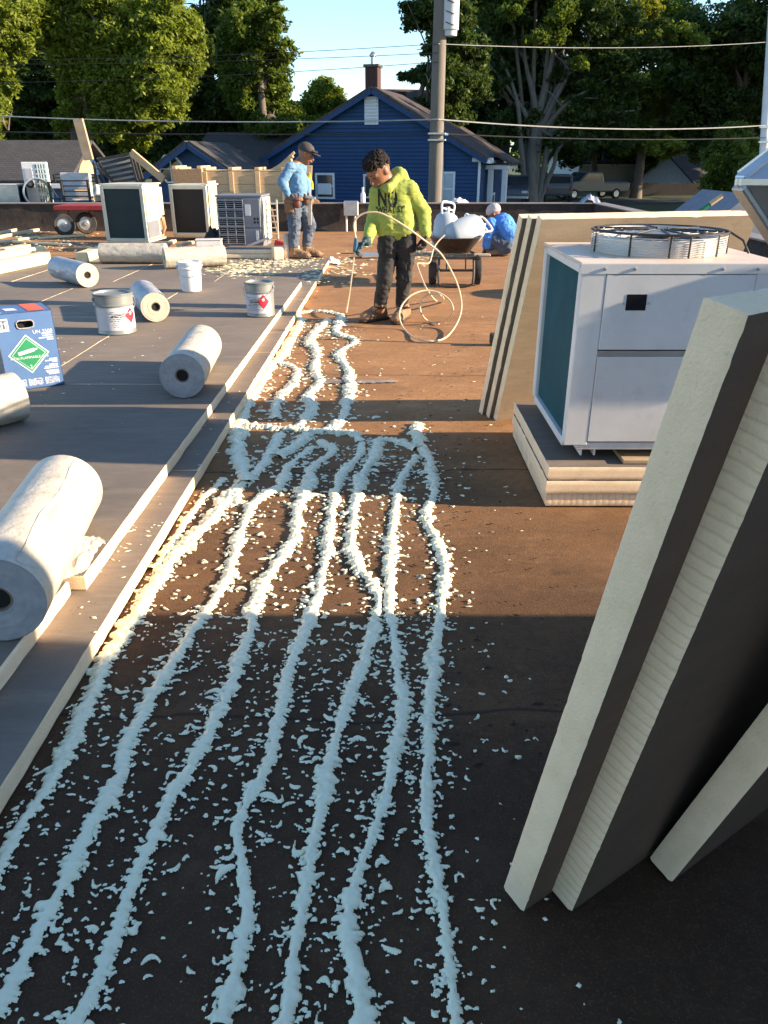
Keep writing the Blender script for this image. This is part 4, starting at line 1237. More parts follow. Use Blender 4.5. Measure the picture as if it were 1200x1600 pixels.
# ------------------------------------------------------------------ third worker, crouching by the parapet
Y3 = G(780, 399).y
w3 = empty('person', (G(780, 399).x, Y3, 0), 0, 'worker in bright blue shirt crouching with his back turned near the parapet', 'person')
def Q3(x, y, dy=0.0): return P(x, y, Y3 + dy)
u3 = pxm(Y3, .6)
hc3 = Q3(772, 334, .12); f3, r3, uu3 = face_frame((-.78, .35, -.55), (-.3, .1, .9)); hs3 = 13.0 * u3
hp3, hq3 = head_prims(hc3, f3, r3, uu3, hs3)
nk3 = Q3(778, 343, .05); sA3 = Q3(768, 350, -.08); sB3 = Q3(776, 348, .24); eA3 = Q3(764, 372, -.10); hA3 = Q3(763, 394, -.04); eB3 = Q3(762, 374, .25); hB3 = Q3(757, 393, .22)
pel = Q3(792, 378, 0); ch3 = Q3(785, 352, .03)
hL3 = pel + Vector((-.03, -.09, -.02)); hR3 = pel + Vector((-.03, .10, -.02)); kL3 = Q3(772, 374, -.10); kR3 = Q3(773, 376, .18); aL3 = Q3(785, 393, -.08); aR3 = Q3(783, 393, .16)
bd3 = blob('body', hp3 + [('c', nk3, hc3 - uu3 * (.3 * hs3), .07, .06), ('c', ch3, Q3(794, 372), .14, .12), ('c', Q3(794, 372), pel, .125, .13), ('c', sA3, eA3, .05, .042), ('c', eA3, hA3, .042, .034), ('c', sB3, eB3, .05, .042), ('c', eB3, hB3, .042, .034),
                          ('c', hL3, kL3, .09, .06), ('c', kL3, aL3, .058, .045), ('c', hR3, kR3, .09, .06), ('c', kR3, aR3, .058, .045)] + hand_prims(hA3, (-.5, -.2, -.75), (.2, .3, -.9), .17, .5) + hand_prims(hB3, (-.6, -.1, -.7), (.2, -.3, -.9), .17, .5), .010, mSkin, w3, .022)
local(bd3, w3); face_bits(hq3, f3, r3, uu3, hs3, bd3, w3)
cp3 = blob('cap', [('e', hq3(-.10, 0, .42), (.92 * hs3, .76 * hs3, .74 * hs3), basis(f3, -r3, uu3)), ('e', hq3(-.55, 0, -.1), (.35 * hs3, .5 * hs3, .5 * hs3), basis(f3, -r3, uu3))], .008, M('pale cap cloth', (.52, .44, .42), .8, 0, (.45, .36, .35), bstr=.15), bd3, .02, .005, (.05, .05, .05), 6, [(hq3(0, 0, .05), -(uu3 - f3 * .15))]); local(cp3, w3)
cv3 = blob('cap_peak', [('e', hq3(1.0, 0, .25), (.55 * hs3, .55 * hs3, .10 * hs3), basis(f3, -r3, uu3))], .007, M('navy cap peak', (.012, .014, .03), .7, 0, bstr=0), bd3); local(cv3, w3)
sh3 = blob('shirt', [('c', ch3, Q3(794, 366), .172, .165, ((0, 1, 0), 1.2)), ('c', sA3, eA3, .09, .068), ('c', eA3, hA3.lerp(eA3, .15), .066, .048), ('c', sB3, eB3, .09, .066), ('c', eB3, hB3.lerp(eB3, .15), .064, .048), ('c', nk3 + Vector((.03, 0, -.06)), ch3, .10, .17)], .010, mBlueDeep, bd3, .03, .016, (.08, .08, .08), 51, [(Q3(795, 379), (.25, 0, -.97))]); local(sh3, w3)
tr3 = blob('trousers', [('c', hL3 + Vector((.02, 0, -.02)), kL3, .115, .085), ('c', kL3, aL3, .08, .066), ('c', hR3 + Vector((.02, 0, -.02)), kR3, .115, .085), ('c', kR3, aR3, .08, .066), ('c', hL3 + Vector((.02, 0, -.02)), hR3 + Vector((.02, 0, -.02)), .12, .12)], .010, mJeans, bd3, .02, .013, (.07, .07, .06), 52); local(tr3, w3)
for a_ in (aL3, aR3):
    boot(a_, Vector((a_.x + .05, a_.y, .003)), Vector((a_.x - .20, a_.y, .003)), .095, bd3, w3, .1)

# ------------------------------------------------------------------ wheelbarrow with two foam tanks
WB = G(712, 449).y
wb = empty('wheelbarrow', (G(712, 449).x, WB, 0), 0, 'two wheeled wheelbarrow with dark tub loaded with white tanks', 'wheelbarrow')
def QW(x, y, dy=0.0): return P(x, y, WB + dy)
mTub = M('scuffed dark tub', (.055, .042, .036), .5, 0, (.030, .025, .024), scale=7, bstr=.1, dirt=(.30, .22, .16), dirt_amt=.5)
rimz = QW(712, 373, .05).z; botz = QW(712, 397, .1).z
def ring(cx, cy, hx, hy, zz, n=36, p=3.2):
    out = []
    for k in range(n):
        t = 2 * math.pi * k / n; c_, s_ = math.cos(t), math.sin(t)
        out.append(Vector((cx + hx * math.copysign(abs(c_) ** (2 / p), c_), cy + hy * math.copysign(abs(s_) ** (2 / p), s_), zz)))
    return out
cx = wb.location.x; cy = WB + .45
hw = 42 * pxm(WB, .6)
R_ = [ring(cx, cy, hw * .60, .28, botz), ring(cx, cy, hw * .70, .34, botz + .05), ring(cx, cy + .02, hw, .50, rimz), ring(cx, cy + .02, hw * 1.03, .52, rimz + .008), ring(cx, cy + .02, hw * .98, .49, rimz + .012), ring(cx, cy, hw * .68, .33, botz + .06), ring(cx, cy, hw * .58, .27, botz + .012)]
vs = [p for r__ in R_ for p in r__]; n = 36
fs = [(i * n + k, i * n + (k + 1) % n, (i + 1) * n + (k + 1) % n, (i + 1) * n + k) for i in range(len(R_) - 1) for k in range(n)]
fs += [tuple(range(n - 1, -1, -1)), tuple((len(R_) - 1) * n + k for k in range(n))]
local(MB().add(vs, fs).build('tub', mTub, wb, True, 50), wb)
mFrame = M('greasy steel tube', (.10, .085, .075), .45, .5, (.05, .045, .04), scale=14, bstr=.05)
for sx in (-1, 1):
    xx = cx + sx * hw * .80
    m = MB(); m.tube(smooth_path([Vector((xx, WB - .10, botz - .02)), Vector((xx, WB + .3, botz - .02)), Vector((xx - sx * .1, WB + 1.05, botz - .03))]), .016, 8); local(m.build('handle_rail', mFrame, wb, True), wb)
    wx_ = cx + sx * hw * .86
    m = MB(); wr_ = .165
    wlz = wr_ + .003
    prof = [(wr_ - .055, -.03), (wr_ - .02, -.042), (wr_ - .004, -.03), (wr_, 0), (wr_ - .004, .03), (wr_ - .02, .042), (wr_ - .055, .03)]
    m.lathe(prof, 28, (wx_, WB + .18, wlz), roty(R(90)), closed=True); w_ = local(m.build('wheel', mRubber, wb, True), wb)
    m = MB(); m.lathe([(.0, .03), (.03, .03), (.035, .012), (wr_ - .05, .012), (wr_ - .05, -.012), (.035, -.012), (.03, -.03), (0, -.03)], 24, (wx_, WB + .18, wlz), roty(R(90))); local(m.build('rim', mFrame, w_, True), wb)
lz = botz - .03; lx = hw * .66
for k, dy in enumerate((-.02,)):
    pts = smooth_path([Vector((cx - lx, WB + .05, lz)), Vector((cx - lx, WB, .10)), Vector((cx - lx + .05, WB - .01, .022)), Vector((cx + lx - .05, WB - .01, .022)), Vector((cx + lx, WB, .10)), Vector((cx + lx, WB + .05, lz))], 6)
    m = MB(); m.tube(pts, .016, 8); local(m.build('stand', mFrame, wb, True), wb)
MBx = MB(); MBx.tube([(cx - lx, WB + .02, .20), (cx + lx, WB + .02, .20)], .010, 8); local(MBx.build('cross_brace', mFrame, wb, True), wb)
MBx = MB(); MBx.tube([(cx - hw * .84, WB + .18, .168), (cx + hw * .84, WB + .18, .168)], .010, 8); local(MBx.build('axle', mFrame, wb, True), wb)
for sx in (-1, 1):
    MBx = MB(); MBx.tube([(cx + sx * lx * .55, WB + .04, .20), (cx + sx * lx * .55, WB + .1, botz)], .008, 6); local(MBx.build('strut', mFrame, wb, True), wb)
MBx = MB(); MBx.box((cx, WB + .02, botz - .035), (hw * 1.66, .05, .03), b=.004); local(MBx.build('cross_bar', mFrame, wb), wb)
MBx = MB(); MBx.box((cx + hw * .98, WB + .1, botz - .01), (.20, .06, .03), b=.006); tag(MBx.build('wood_strip', M('pale wood', (.55, .45, .34), .7, 0, bstr=.1)), 'pale strip of wood lying across the wheelbarrow frame beside the tub', 'wood strip')
mTank = M('white tank enamel', (.37, .41, .44), .35, 0, (.33, .37, .40), scale=4, bstr=.02)
def tank(c, ax, L, rad, label):
    ax = Vector(ax).normalized()
    e = empty('foam_tank', c, 0, label, 'tank', 'white foam tanks in the wheelbarrow')
    x = ax.orthogonal().normalized(); y = ax.cross(x); rot = basis(x, y, ax)
    m = MB(); h = L / 2
    m.lathe([(.001, -h), (rad * .5, -h + .012), (rad * .82, -h + .045), (rad, -h + .11), (rad, h - .11), (rad * .82, h - .045), (rad * .5, h - .012), (.001, h)], 36, (0, 0, 0), rot)
    m.build('shell', mTank, e, True, 60)
    m = MB(); m.lathe([(.025, h - .01), (.025, h + .05), (.018, h + .06), (.0, h + .06)], 16, (0, 0, 0), rot); v = m.build('valve', mGreySteel, e, True)
    m = MB(); m.tube(smooth_path([rot @ Vector((-.10, 0, h - .035)), rot @ Vector((-.115, 0, h + .09)), rot @ Vector((0, 0, h + .11)), rot @ Vector((.115, 0, h + .09)), rot @ Vector((.10, 0, h - .035))], 5), .013, 8)
    m.tube([rot @ Vector((-.105, 0, h + .03)), rot @ Vector((.105, 0, h + .03))], .011, 8)
    m.build('carry_handle', mPlastic, e, True)
    return e
t1 = QW(700, 366, .36); t2 = QW(722, 359, .40)
tank(t1 + Vector((-.03, .08, .0)), (.10, .15, 1), .50, .150, 'left white foam tank in the wheelbarrow with a D shaped carry handle on top')
tank(t2 + Vector((.02, .04, -.03)), (.80, .45, .22), .54, .168, 'right white foam tank in the wheelbarrow lying over in the sun')
for k, (x, tl) in enumerate(((729, -.15), (737, .05), (745, .5))):
    c_ = QW(x, 341, .55)
    m = MB()
    if k == 0: m.tube([c_ + Vector((.025 * math.cos(t), 0, .05 * math.sin(t))) for t in np.linspace(0, 2 * math.pi, 14, endpoint=False)], .011, 8, True); m.tube([c_ + Vector((0, 0, -.05)), c_ + Vector((.01, 0, -.14))], .011, 8)
    elif k == 1: m.tube([c_ + Vector((0, 0, .03)), c_ + Vector((.0, 0, -.12))], .011, 8); m.tube([c_ + Vector((-.04, 0, .035)), c_ + Vector((.045, 0, .03))], .012, 8)
    else: m.tube([c_ + Vector((.05, 0, .03)), c_ + Vector((-.03, 0, -.11))], .014, 8); m.tube([c_ + Vector((.045, 0, .02)), c_ + Vector((.075, 0, .015))], .010, 8)
    tag(m.build(('ring_handle', 'tee_handle', 'lever_handle')[k], mPlastic, None, True), ('white ring shaped valve handle behind the right tank', 'white tee shaped valve handle behind the right tank', 'white slanted valve lever behind the right tank')[k], 'valve handle')

# ------------------------------------------------------------------ rolls, pails and the blue carton on the deck
def roll_material(name, wrap, stain):
    m, nt, b = nodemat(name)
    v = coords(nt, (1, 1, .35))
    c = mix(nt, ramp(nt, noise(nt, v, 7, 7, .7), [(.38, 0.0), (.68, 1.0)]), wrap, tuple(x * .86 for x in wrap))
    c = mix(nt, ramp(nt, noise(nt, coords(nt, (1, 1, 2.5)), 9, 9, .8), [(.52, 0.0), (.68, .8)]), c, stain)
    nt.links.new(c, b.inputs['Base Color']); b.inputs['Roughness'].default_value = .45
    w = nt.nodes.new('ShaderNodeTexWave'); w.bands_direction = 'Z'; w.inputs['Scale'].default_value = 3; w.inputs['Distortion'].default_value = 9; w.inputs['Detail'].default_value = 4
    nt.links.new(coords(nt), w.inputs[0])
    bump(nt, b, mix(nt, .5, noise(nt, v, 22, 6, .7), w.outputs[0]), .9, .012)
    return m
mRollWhite = roll_material('wrapped white roll', (.50, .455, .37), (.27, .24, .19))
mRollGrey = roll_material('grey foil roll', (.36, .37, .40), (.16, .16, .18))
mRollEnd = M('wound roll end', (.50, .45, .35), .85, 0, (.38, .34, .26), scale=14, bstr=.2)
mRollEndShade = M('shaded wound roll end', (.34, .33, .33), .85, 0, (.25, .245, .25), scale=18, bstr=.2)  # roll end colour greyed to paint the shade on the near ends
mCore = M('cardboard core', (.20, .15, .10), .9, 0, bstr=.1)
def roll(c, d, L, rad, z0, label, wrap, end, seed):
    """c: ground point under the near end, d: direction of the axis away from the near end"""
    d = Vector((d[0], d[1], 0)).normalized()
    o0 = Vector((c[0], c[1], z0))
    e = empty('membrane_roll', o0, math.atan2(d.y, d.x), label, 'roll', 'rolls of roofing sheet on the deck')
    rnd = random.Random(seed)
    rot = roty(R(90)); cr = .30 * rad
    pr = [(cr * 1.0, .012)]
    K = 9
    for k in range(K): pr.append((cr + (rad - cr) * (k + .35) / K, .003 + rnd.random() * .0022)); pr.append((cr + (rad - cr) * (k + .9) / K, .003 + rnd.random() * .0022))
    sheet = MB()
    q = [(rad * .992, .002)]
    nn = 14
    for k in range(nn + 1): q.append((rad * (1 + .006 * math.sin(k * 1.9 + seed) - .006 * rnd.random()), .008 + (L - .016) * k / nn))
    q.append((rad * .992, L - .002))
    sheet.lathe(q, 40, (0, 0, rad), rot)
    # loose lap of the wrap along the roll
    lap = []
    for k in range(9):
        t = R(62 - 3 * math.sin(k * 1.3 + seed)); 
        for j in range(3): lap.append(Vector((L * (.02 + .96 * k / 8), -math.cos(t - j * .12) * rad * (1.004 + .010 * (j == 0)), rad + math.sin(t - j * .12) * rad * (1.004 + .010 * (j == 0)))))
    sheet.add(lap, [(k * 3 + j, k * 3 + j + 1, k * 3 + j + 4, k * 3 + j + 3) for k in range(8) for j in range(2)])
    o = sheet.build('wrap', wrap, e, True, 40)
    MB().lathe([(cr * .86, .022), (.001, .022)], 24, (0, 0, rad), rot).build('hollow', mDarkVoid, e)
    MB().lathe(pr, 40, (0, 0, rad), rot).build('end_face', end, e, True, 40)
    MB().lathe([(r0, L - z) for r0, z in pr][::-1], 40, (0, 0, rad), rot).build('end_face', end, e, True, 40)
    m = MB(); m.lathe([(cr, .010), (cr, L - .010), (cr * .86, L - .010), (cr * .86, .010)], 28, (0, 0, rad), rot, closed=True)
    m.lathe([(cr * .85, .30), (.001, .30)], 28, (0, 0, rad), rot)
    m.build('core', mCore, e, True, 40)
    return e
Z2 = 2 * DT + .003
def rpx(px1, px2, Lm, rad, z0, label, wrap, end, seed):
    a = G(*px1, z0); b_ = G(*px2, z0)
    d = b_ - a
    return roll(a, d, Lm or d.length, rad, z0, label, wrap, end, seed)
rpx((10, 1002), (92, 850), .84, .138, Z2, 'big white wrapped roll lying nearest on the left with torn plastic', mRollWhite, mRollEndShade, 1)
rpx((288, 622), (330, 548), .86, .132, Z2, 'cream roll with grey end and dark core, alone near the deck edge', mRollWhite, mRollEndShade, 2)
rpx((36, 655), (-110, 690), .95, .130, Z2, 'white roll cut by the left edge below the blue carton', mRollWhite, mRollEnd, 3)
rpx((246, 503), (212, 462), .80, .125, Z2, 'grey foil roll with pale end lying right of the grey pail', mRollGrey, mRollEnd, 4)
rpx((140, 449), (78, 431), .86, .128, Z2, 'grey foil roll with clean white end lying far left', mRollGrey, mRollEnd, 5)
rpx((258, 420), (352, 415), None, .135, DT + .003, 'white roll lying crosswise in front of the grey condenser', mRollWhite, mRollEnd, 6)
rpx((160, 411), (262, 411), None, .135, DT + .003, 'white roll lying crosswise in front of the cream condenser', mRollWhite, mRollEnd, 7)
# torn plastic at the big roll
def crumple(name, c, sx, sy, h, mat, label, cat, seed, n=22):
    xs = np.linspace(-1, 1, n); X, Y_ = np.meshgrid(xs, xs, indexing='ij')
    rad = np.sqrt(X ** 2 + Y_ ** 2)
    edge = 1 + .25 * vn2(np.arctan2(Y_, X) * 2, rad * 0, seed)
    Z = h * np.clip(edge - rad, 0, None) ** .6 * (.75 + .6 * np.abs(vn2(X * 3.1, Y_ * 3.1, seed + 1)) + .35 * vn2(X * 7, Y_ * 7, seed + 2))
    V = np.stack([c[0] + X * sx, c[1] + Y_ * sy, c[2] + Z], -1).reshape(-1, 3)
    F, used = grid_faces(rad < edge)
    return tag(link_mesh(np_mesh(name, V[used], F[:, ::-1]), name, mat, None, True, None), label, cat)
def film_material():
    m, nt, b = nodemat('clear plastic film')
    b.inputs['Base Color'].default_value = (.85, .82, .72, 1); b.inputs['Roughness'].default_value = .2
    b.inputs['Alpha'].default_value = .38
    return m
mFilm = film_material()
c_ = G(118, 872, Z2); crumple('plastic_film', (c_.x, c_.y, Z2), .07, .15, .07, mFilm, 'torn clear plastic film loose beside the big white roll', 'plastic film', 5, 30)

mPail = M('grey enamel pail', (.24, .25, .24), .35, .25, (.20, .21, .205), scale=6, bstr=.03)
mLabel = M('white paper label', (.52, .52, .53), .6, 0, (.46, .46, .47), scale=8, bstr=0, dirt=(.42, .40, .38), dirt_amt=.4)
mInk = M('black ink', (.03, .03, .035), .7, 0, bstr=0)
mRedInk = M('red hazard ink', (.62, .015, .04), .6, 0, bstr=0)
def cyl_patch(m, rad, a0, a1, z0, z1, n=14):
    vs = []
    for k in range(n + 1):
        a = a0 + (a1 - a0) * k / n
        vs += [Vector((rad * math.sin(a), -rad * math.cos(a), z0)), Vector((rad * math.sin(a), -rad * math.cos(a), z1))]
    m.add(vs, [(2 * k, 2 * k + 2, 2 * k + 3, 2 * k + 1) for k in range(n)])
def cyl_poly(m, rad, ac_, zc, pts):
    # cut the polygon into narrow columns so that it follows the curve
    xs_ = np.linspace(min(p[0] for p in pts), max(p[0] for p in pts), 15)
    def span(x):
        zz = []
        for i in range(len(pts)):
            (x0, z0), (x1, z1) = pts[i], pts[(i + 1) % len(pts)]
            if x0 != x1 and min(x0, x1) - 1e-9 <= x <= max(x0, x1) + 1e-9: zz.append(z0 + (z1 - z0) * (x - x0) / (x1 - x0))
        return min(zz), max(zz)
    vs = []
    for x in xs_:
        for z in span(x): vs.append(Vector((rad * math.sin(ac_ + x / rad), -rad * math.cos(ac_ + x / rad), zc + z)))
    m.add(vs, [(2 * i, 2 * i + 2, 2 * i + 3, 2 * i + 1) for i in range(14)])
def pail(loc, rad, h, label, kind, rz, group='pails standing on the deck'):
    e = empty('pail', loc, rz, label, 'pail', group)
    metal = kind != 'white'
    mat = mPail if metal else mPlastic
    rb = rad * (.97 if metal else .86)
    m = MB()
    if metal:
        pr = [(.001, .004), (rb - .006, .004), (rb, 0), (rb + .003, .006), (rb, .012), (rb, h * .70), (rad + .004, h * .715), (rad + .004, h * .735), (rad, h * .75), (rad, h * .93), (rad + .005, h * .94), (rad + .005, h * .955), (rad, h * .965), (rad + .006, h * .985), (rad + .006, h), (rad - .006, h), (rad - .012, h - .016), (.001, h - .016)]
    else:
        pr = [(.001, .003), (rb - .005, 0), (rb, .006), (rad * .965, h * .76), (rad + .008, h * .765), (rad + .008, h * .80), (rad * .98, h * .81), (rad * .985, h * .90), (rad + .010, h * .905), (rad + .010, h * .99), (rad + .004, h), (rad - .01, h), (rad - .014, h - .01), (.001, h - .01)]
    m.lathe(pr, 40); m.build('body', mat, e, True, 28)
    m = MB()
    zb = h * .86
    pts = [Vector(((rad + .014) * math.cos(t) * 1.0, -(rad + .02) * abs(math.sin(t)), zb - .62 * h * .55 * math.sin(t))) for t in np.linspace(0, math.pi, 17)]
    m.tube(pts, .003, 6); m.build('wire_handle', mGreySteel, e, True)
    for sx in (-1, 1):
        m = MB(); m.lathe([(.014, 0), (.014, .008), (.008, .014), (.001, .014)], 12, (sx * rad, 0, zb), roty(R(90 * sx))); m.build('ear', mat, e, True)
    if metal:
        m = MB(); z0, z1 = h * .115, h * .67
        span = R(150)
        cyl_patch(m, rb + .0015, -span * .55, span * .45, z0, z1, 20)
        lb = m.build('label', mLabel, e, True)
        m = MB(); rnd = random.Random(int(rad * 1e5) + int(loc[0] * 100))
        rr = rb + .0026
        def line(a, z, w, t=.0035): cyl_patch(m, rr, a, a + w / rr, z, z + t, 4)
        for k in range(9):
            z = z1 - .03 - k * (z1 - z0 - .04) / 9
            a = -.62 + rnd.random() * .2
            while a < .55:
                w = .008 + rnd.random() * .03
                line(a, z, w, .0085 if k in (3,) else (.005 if k in (2, 4, 5) else .0028)); a += w / rr + .05
        p_ = m.build('print', mInk, lb)
        m = MB(); s_ = .062
        cyl_poly(m, rr, .62, (z0 + z1) / 2 + .02, [(0, -s_), (s_ * .92, 0), (0, s_), (-s_ * .92, 0)])
        dm = m.build('hazard_diamond', mRedInk, lb)
        m = MB(); cyl_poly(m, rr + .0008, .62, (z0 + z1) / 2 + .042, [(-.010, -.012), (.010, -.012), (.014, 0), (.006, .006), (.004, .02), (-.004, .010), (-.008, .014), (-.013, 0)])
        cyl_patch(m, rr + .0008, .62 - .012 / rr, .62 + .012 / rr, (z0 + z1) / 2 + .024, (z0 + z1) / 2 + .027, 2)
        m.build('flame_mark', mLabel, dm)
    return e
def ppx(x, yb, wpx, hpx, kind, label, rz, z0=Z2):
    c = G(x, yb, z0); s = pxm(c.y, z0 + .15)
    rad = wpx / 2 * s
    return pail((c.x, c.y + rad * .95, z0), rad, hpx * s, label, kind, rz)
ppx(175, 524, 60, 62, 'grey', 'grey metal pail with white printed label, red diamond turned away right', R(34))
ppx(405, 496, 45, 52, 'grey', 'grey metal pail with red flammable diamond facing forward by the deck edge', R(-14))
ppx(296, 457, 36, 45, 'white', 'white plastic pail between the crosswise white roll and the foil rolls', R(5))

# blue gas carton
mCarton = M('blue carton board', (.075, .155, .32), .65, 0, (.062, .13, .28), scale=5, bstr=.06)
mCartonSide = M('grey carton side', (.26, .24, .26), .7, 0, (.18, .15, .17), scale=9, stretch=(1, 1, 6), bstr=.05, dirt=(.30, .06, .05), dirt_amt=.6)
mGreenInk = M('green hazard ink', (.02, .23, .10), .6, 0, bstr=0)
mWhiteInk = M('white ink', (.74, .78, .82), .6, 0, bstr=0)
mOrangeInk = M('orange tape', (.66, .13, .06), .6, 0, bstr=0)
b0 = G(14, 612, Z2); b1 = G(101, 600, Z2)
# front face runs from b0 (left, hidden by roll) to b1
fx = (b1 - b0); bw = fx.length; fx.normalize(); bang = math.atan2(fx.y, fx.x)
bhgt = P(3, 492, b0.y).z - Z2
bdep = .30
bx = empty('gas_carton', b0, bang, 'blue cardboard gas carton with green diamond label and torn hand hole', 'carton')
m = MB(); th = .004
hx, hz_, hw_, hh = bw * .50, bhgt * .845, bw * .28, bhgt * .085      # hand hole
xs = [0, hx - hw_ / 2, hx + hw_ / 2, bw]; zs = [0, hz_ - hh / 2, hz_ + hh / 2, bhgt]
for i in range(3):
    for j in range(3):
        if i == 1 and j == 1: continue
        m.add([(xs[i], 0, zs[j]), (xs[i + 1], 0, zs[j]), (xs[i + 1], 0, zs[j + 1]), (xs[i], 0, zs[j + 1])], [(0, 1, 2, 3)], 0)
m.quad((bw, 0, 0), (bw, bdep, 0), (bw, bdep, bhgt), (bw, 0, bhgt), 0)
m.quad((bw, bdep, 0), (0, bdep, 0), (0, bdep, bhgt), (bw, bdep, bhgt), 0)
m.quad((0, bdep, 0), (0, 0, 0), (0, 0, bhgt), (0, bdep, bhgt), 1)
m.quad((0, 0, bhgt), (bw, 0, bhgt), (bw, bdep, bhgt), (0, bdep, bhgt), 0)
m.quad((0, 0, .001), (0, bdep, .001), (bw, bdep, .001), (bw, 0, .001), 0)
o = m.build('carton_body', [mCarton, mCartonSide], bx); md = o.modifiers.new('t', 'SOLIDIFY'); md.thickness = th; md.offset = -1
m = MB(); m.quad((.01, .03, .01), (bw - .01, .03, .01), (bw - .01, .03, bhgt - .01), (.01, .03, bhgt - .01)); m.build('inside', mDarkVoid, bx)
mKraft = M('torn kraft edge', (.45, .40, .36), .9, 0, bstr=.1)
m = MB()
rnd = random.Random(3)
pts = []
for k in range(26):
    t = 2 * math.pi * k / 26
    pts.append(Vector((hx + (hw_ / 2 + .001 + rnd.random() * .004) * (abs(math.cos(t)) ** .5) * math.copysign(1, math.cos(t)), -.002 - rnd.random() * .003, hz_ + (hh / 2 + .001 + rnd.random() * .004) * (abs(math.sin(t)) ** .6) * math.copysign(1, math.sin(t)))))
m.tube(pts, .0035, 5, True); m.build('torn_edge', mKraft, bx)
def flat(m, pts, y): m.add([(p[0] * bw, y, p[1] * bhgt) for p in pts], [tuple(range(len(pts)))])
dcx, dcz, dw, dh = .47, .46, .36, .255
dia = lambda k: [(dcx, dcz - dh * k), (dcx + dw * k, dcz), (dcx, dcz + dh * k), (dcx - dw * k, dcz)]
def pmesh(name, mat, par, polys, y):
    m = MB()
    for p in polys: flat(m, p, y)
    return m.build(name, mat, par)
front = o
pmesh('diamond_border', mWhiteInk, front, [dia(1)], -.0012)
pmesh('diamond', mGreenInk, front, [dia(.92)], -.0020)
pmesh('diamond_line', mWhiteInk, front, [dia(.82)], -.0026)
pmesh('diamond_field', mGreenInk, front, [dia(.79)], -.0032)
def rrect(cx_, cz_, w_, h_, a):
    ca, sa = math.cos(a), math.sin(a)
    return [(cx_ + (x * ca * bw - z * sa * bhgt) / bw, cz_ + (x * sa * bw + z * ca * bhgt) / bhgt) for x, z in ((-w_, -h_), (w_ * .72, -h_), (w_ * .86, -h_ * .4), (w_ * 1.12, -h_ * .4), (w_ * 1.12, h_ * .4), (w_ * .86, h_ * .4), (w_ * .72, h_), (-w_, h_))]
pmesh('cylinder_mark', mWhiteInk, front, [rrect(dcx - .02, dcz + .035, .165, .022, R(12))], -.0038)
def ftext(s, size, x, z, mat, y=-.0040, align='CENTER', sx=1.0):
    vs, fs = text_mesh(s, size, 1.0, align)
    m = MB(); m.add([(x * bw + v.x * sx, y, z * bhgt + v.y) for v in vs], fs); return m.build('print', mat, front)
ftext('NON-FLAMMABLE GAS', .021, dcx, dcz - .045, mWhiteInk)
ftext('2', .030, dcx, dcz - dh * .66, mWhiteInk)
ftext('UN 3500', .030, .95, .735, mWhiteInk, -.0016, 'RIGHT')
rnd = random.Random(9)
lines = []
for k, (z, w) in enumerate(((.700, .20), (.672, .19), (.644, .26), (.618, .12), (.36, .14), (.338, .22), (.318, .10), (.285, .16), (.262, .24), (.240, .26), (.205, .24), (.183, .22), (.160, .20))):
    x = .95 - w
    while x < .94:
        ww = min(.02 + rnd.random() * .05, .95 - x)
        lines.append([(x, z), (x + ww * .85, z), (x + ww * .85, z + .014), (x, z + .014)]); x += ww
for pn_ in range(3):
    for k in range(9):
        x0 = .08 + pn_ * .295; x = x0
        while x < x0 + .25:
            ww = min(.015 + rnd.random() * .04, x0 + .26 - x)
            z = .125 - k * .0105
            if rnd.random() < .9: lines.append([(x, z), (x + ww * .8, z), (x + ww * .8, z + .0055), (x, z + .0055)])
            x += ww
m = MB()
for p in lines: flat(m, p, -.0015)
tag(m.build('small_print', mWhiteInk, front), kind='stuff')
sq = lambda x0, z0, x1, z1: [(x0, z0), (x1, z0), (x1, z1), (x0, z1)]
pmesh('arrow_panel', mWhiteInk, front, [sq(.055, .775, .215, .935)], -.0012)
pmesh('arrow_field', M('dark grey ink', (.10, .13, .18), .7, 0, bstr=0), front, [sq(.08, .795, .19, .915)], -.0020)
ar = []
for xx in (.105, .165): ar += [sq(xx - .009, .815, xx + .009, .87), [(xx - .026, .87), (xx + .026, .87), (xx, .905)]]
ar.append(sq(.09, .802, .18, .810))
pmesh('arrows', mWhiteInk, front, ar, -.0028)
m = MB(); m.quad((bw * .60, .012, bhgt + .002), (bw * .90, .012, bhgt + .002), (bw * .86, bdep - .01, bhgt + .002), (bw * .56, bdep - .01, bhgt + .002)); m.build('orange_panel', mOrangeInk, front)
m = MB(); m.quad((bw * .02, .03, bhgt + .002), (bw * .16, .015, bhgt + .002), (bw * .02, bdep * .6, bhgt + .002), (bw * -.0 + .003, bdep * .6, bhgt + .002)); m.quad((bw * .25, .08, bhgt + .002), (bw * .45, .07, bhgt + .002), (bw * .42, .16, bhgt + .002), (bw * .22, .17, bhgt + .002)); m.build('pale_panel', mWhiteInk, front)

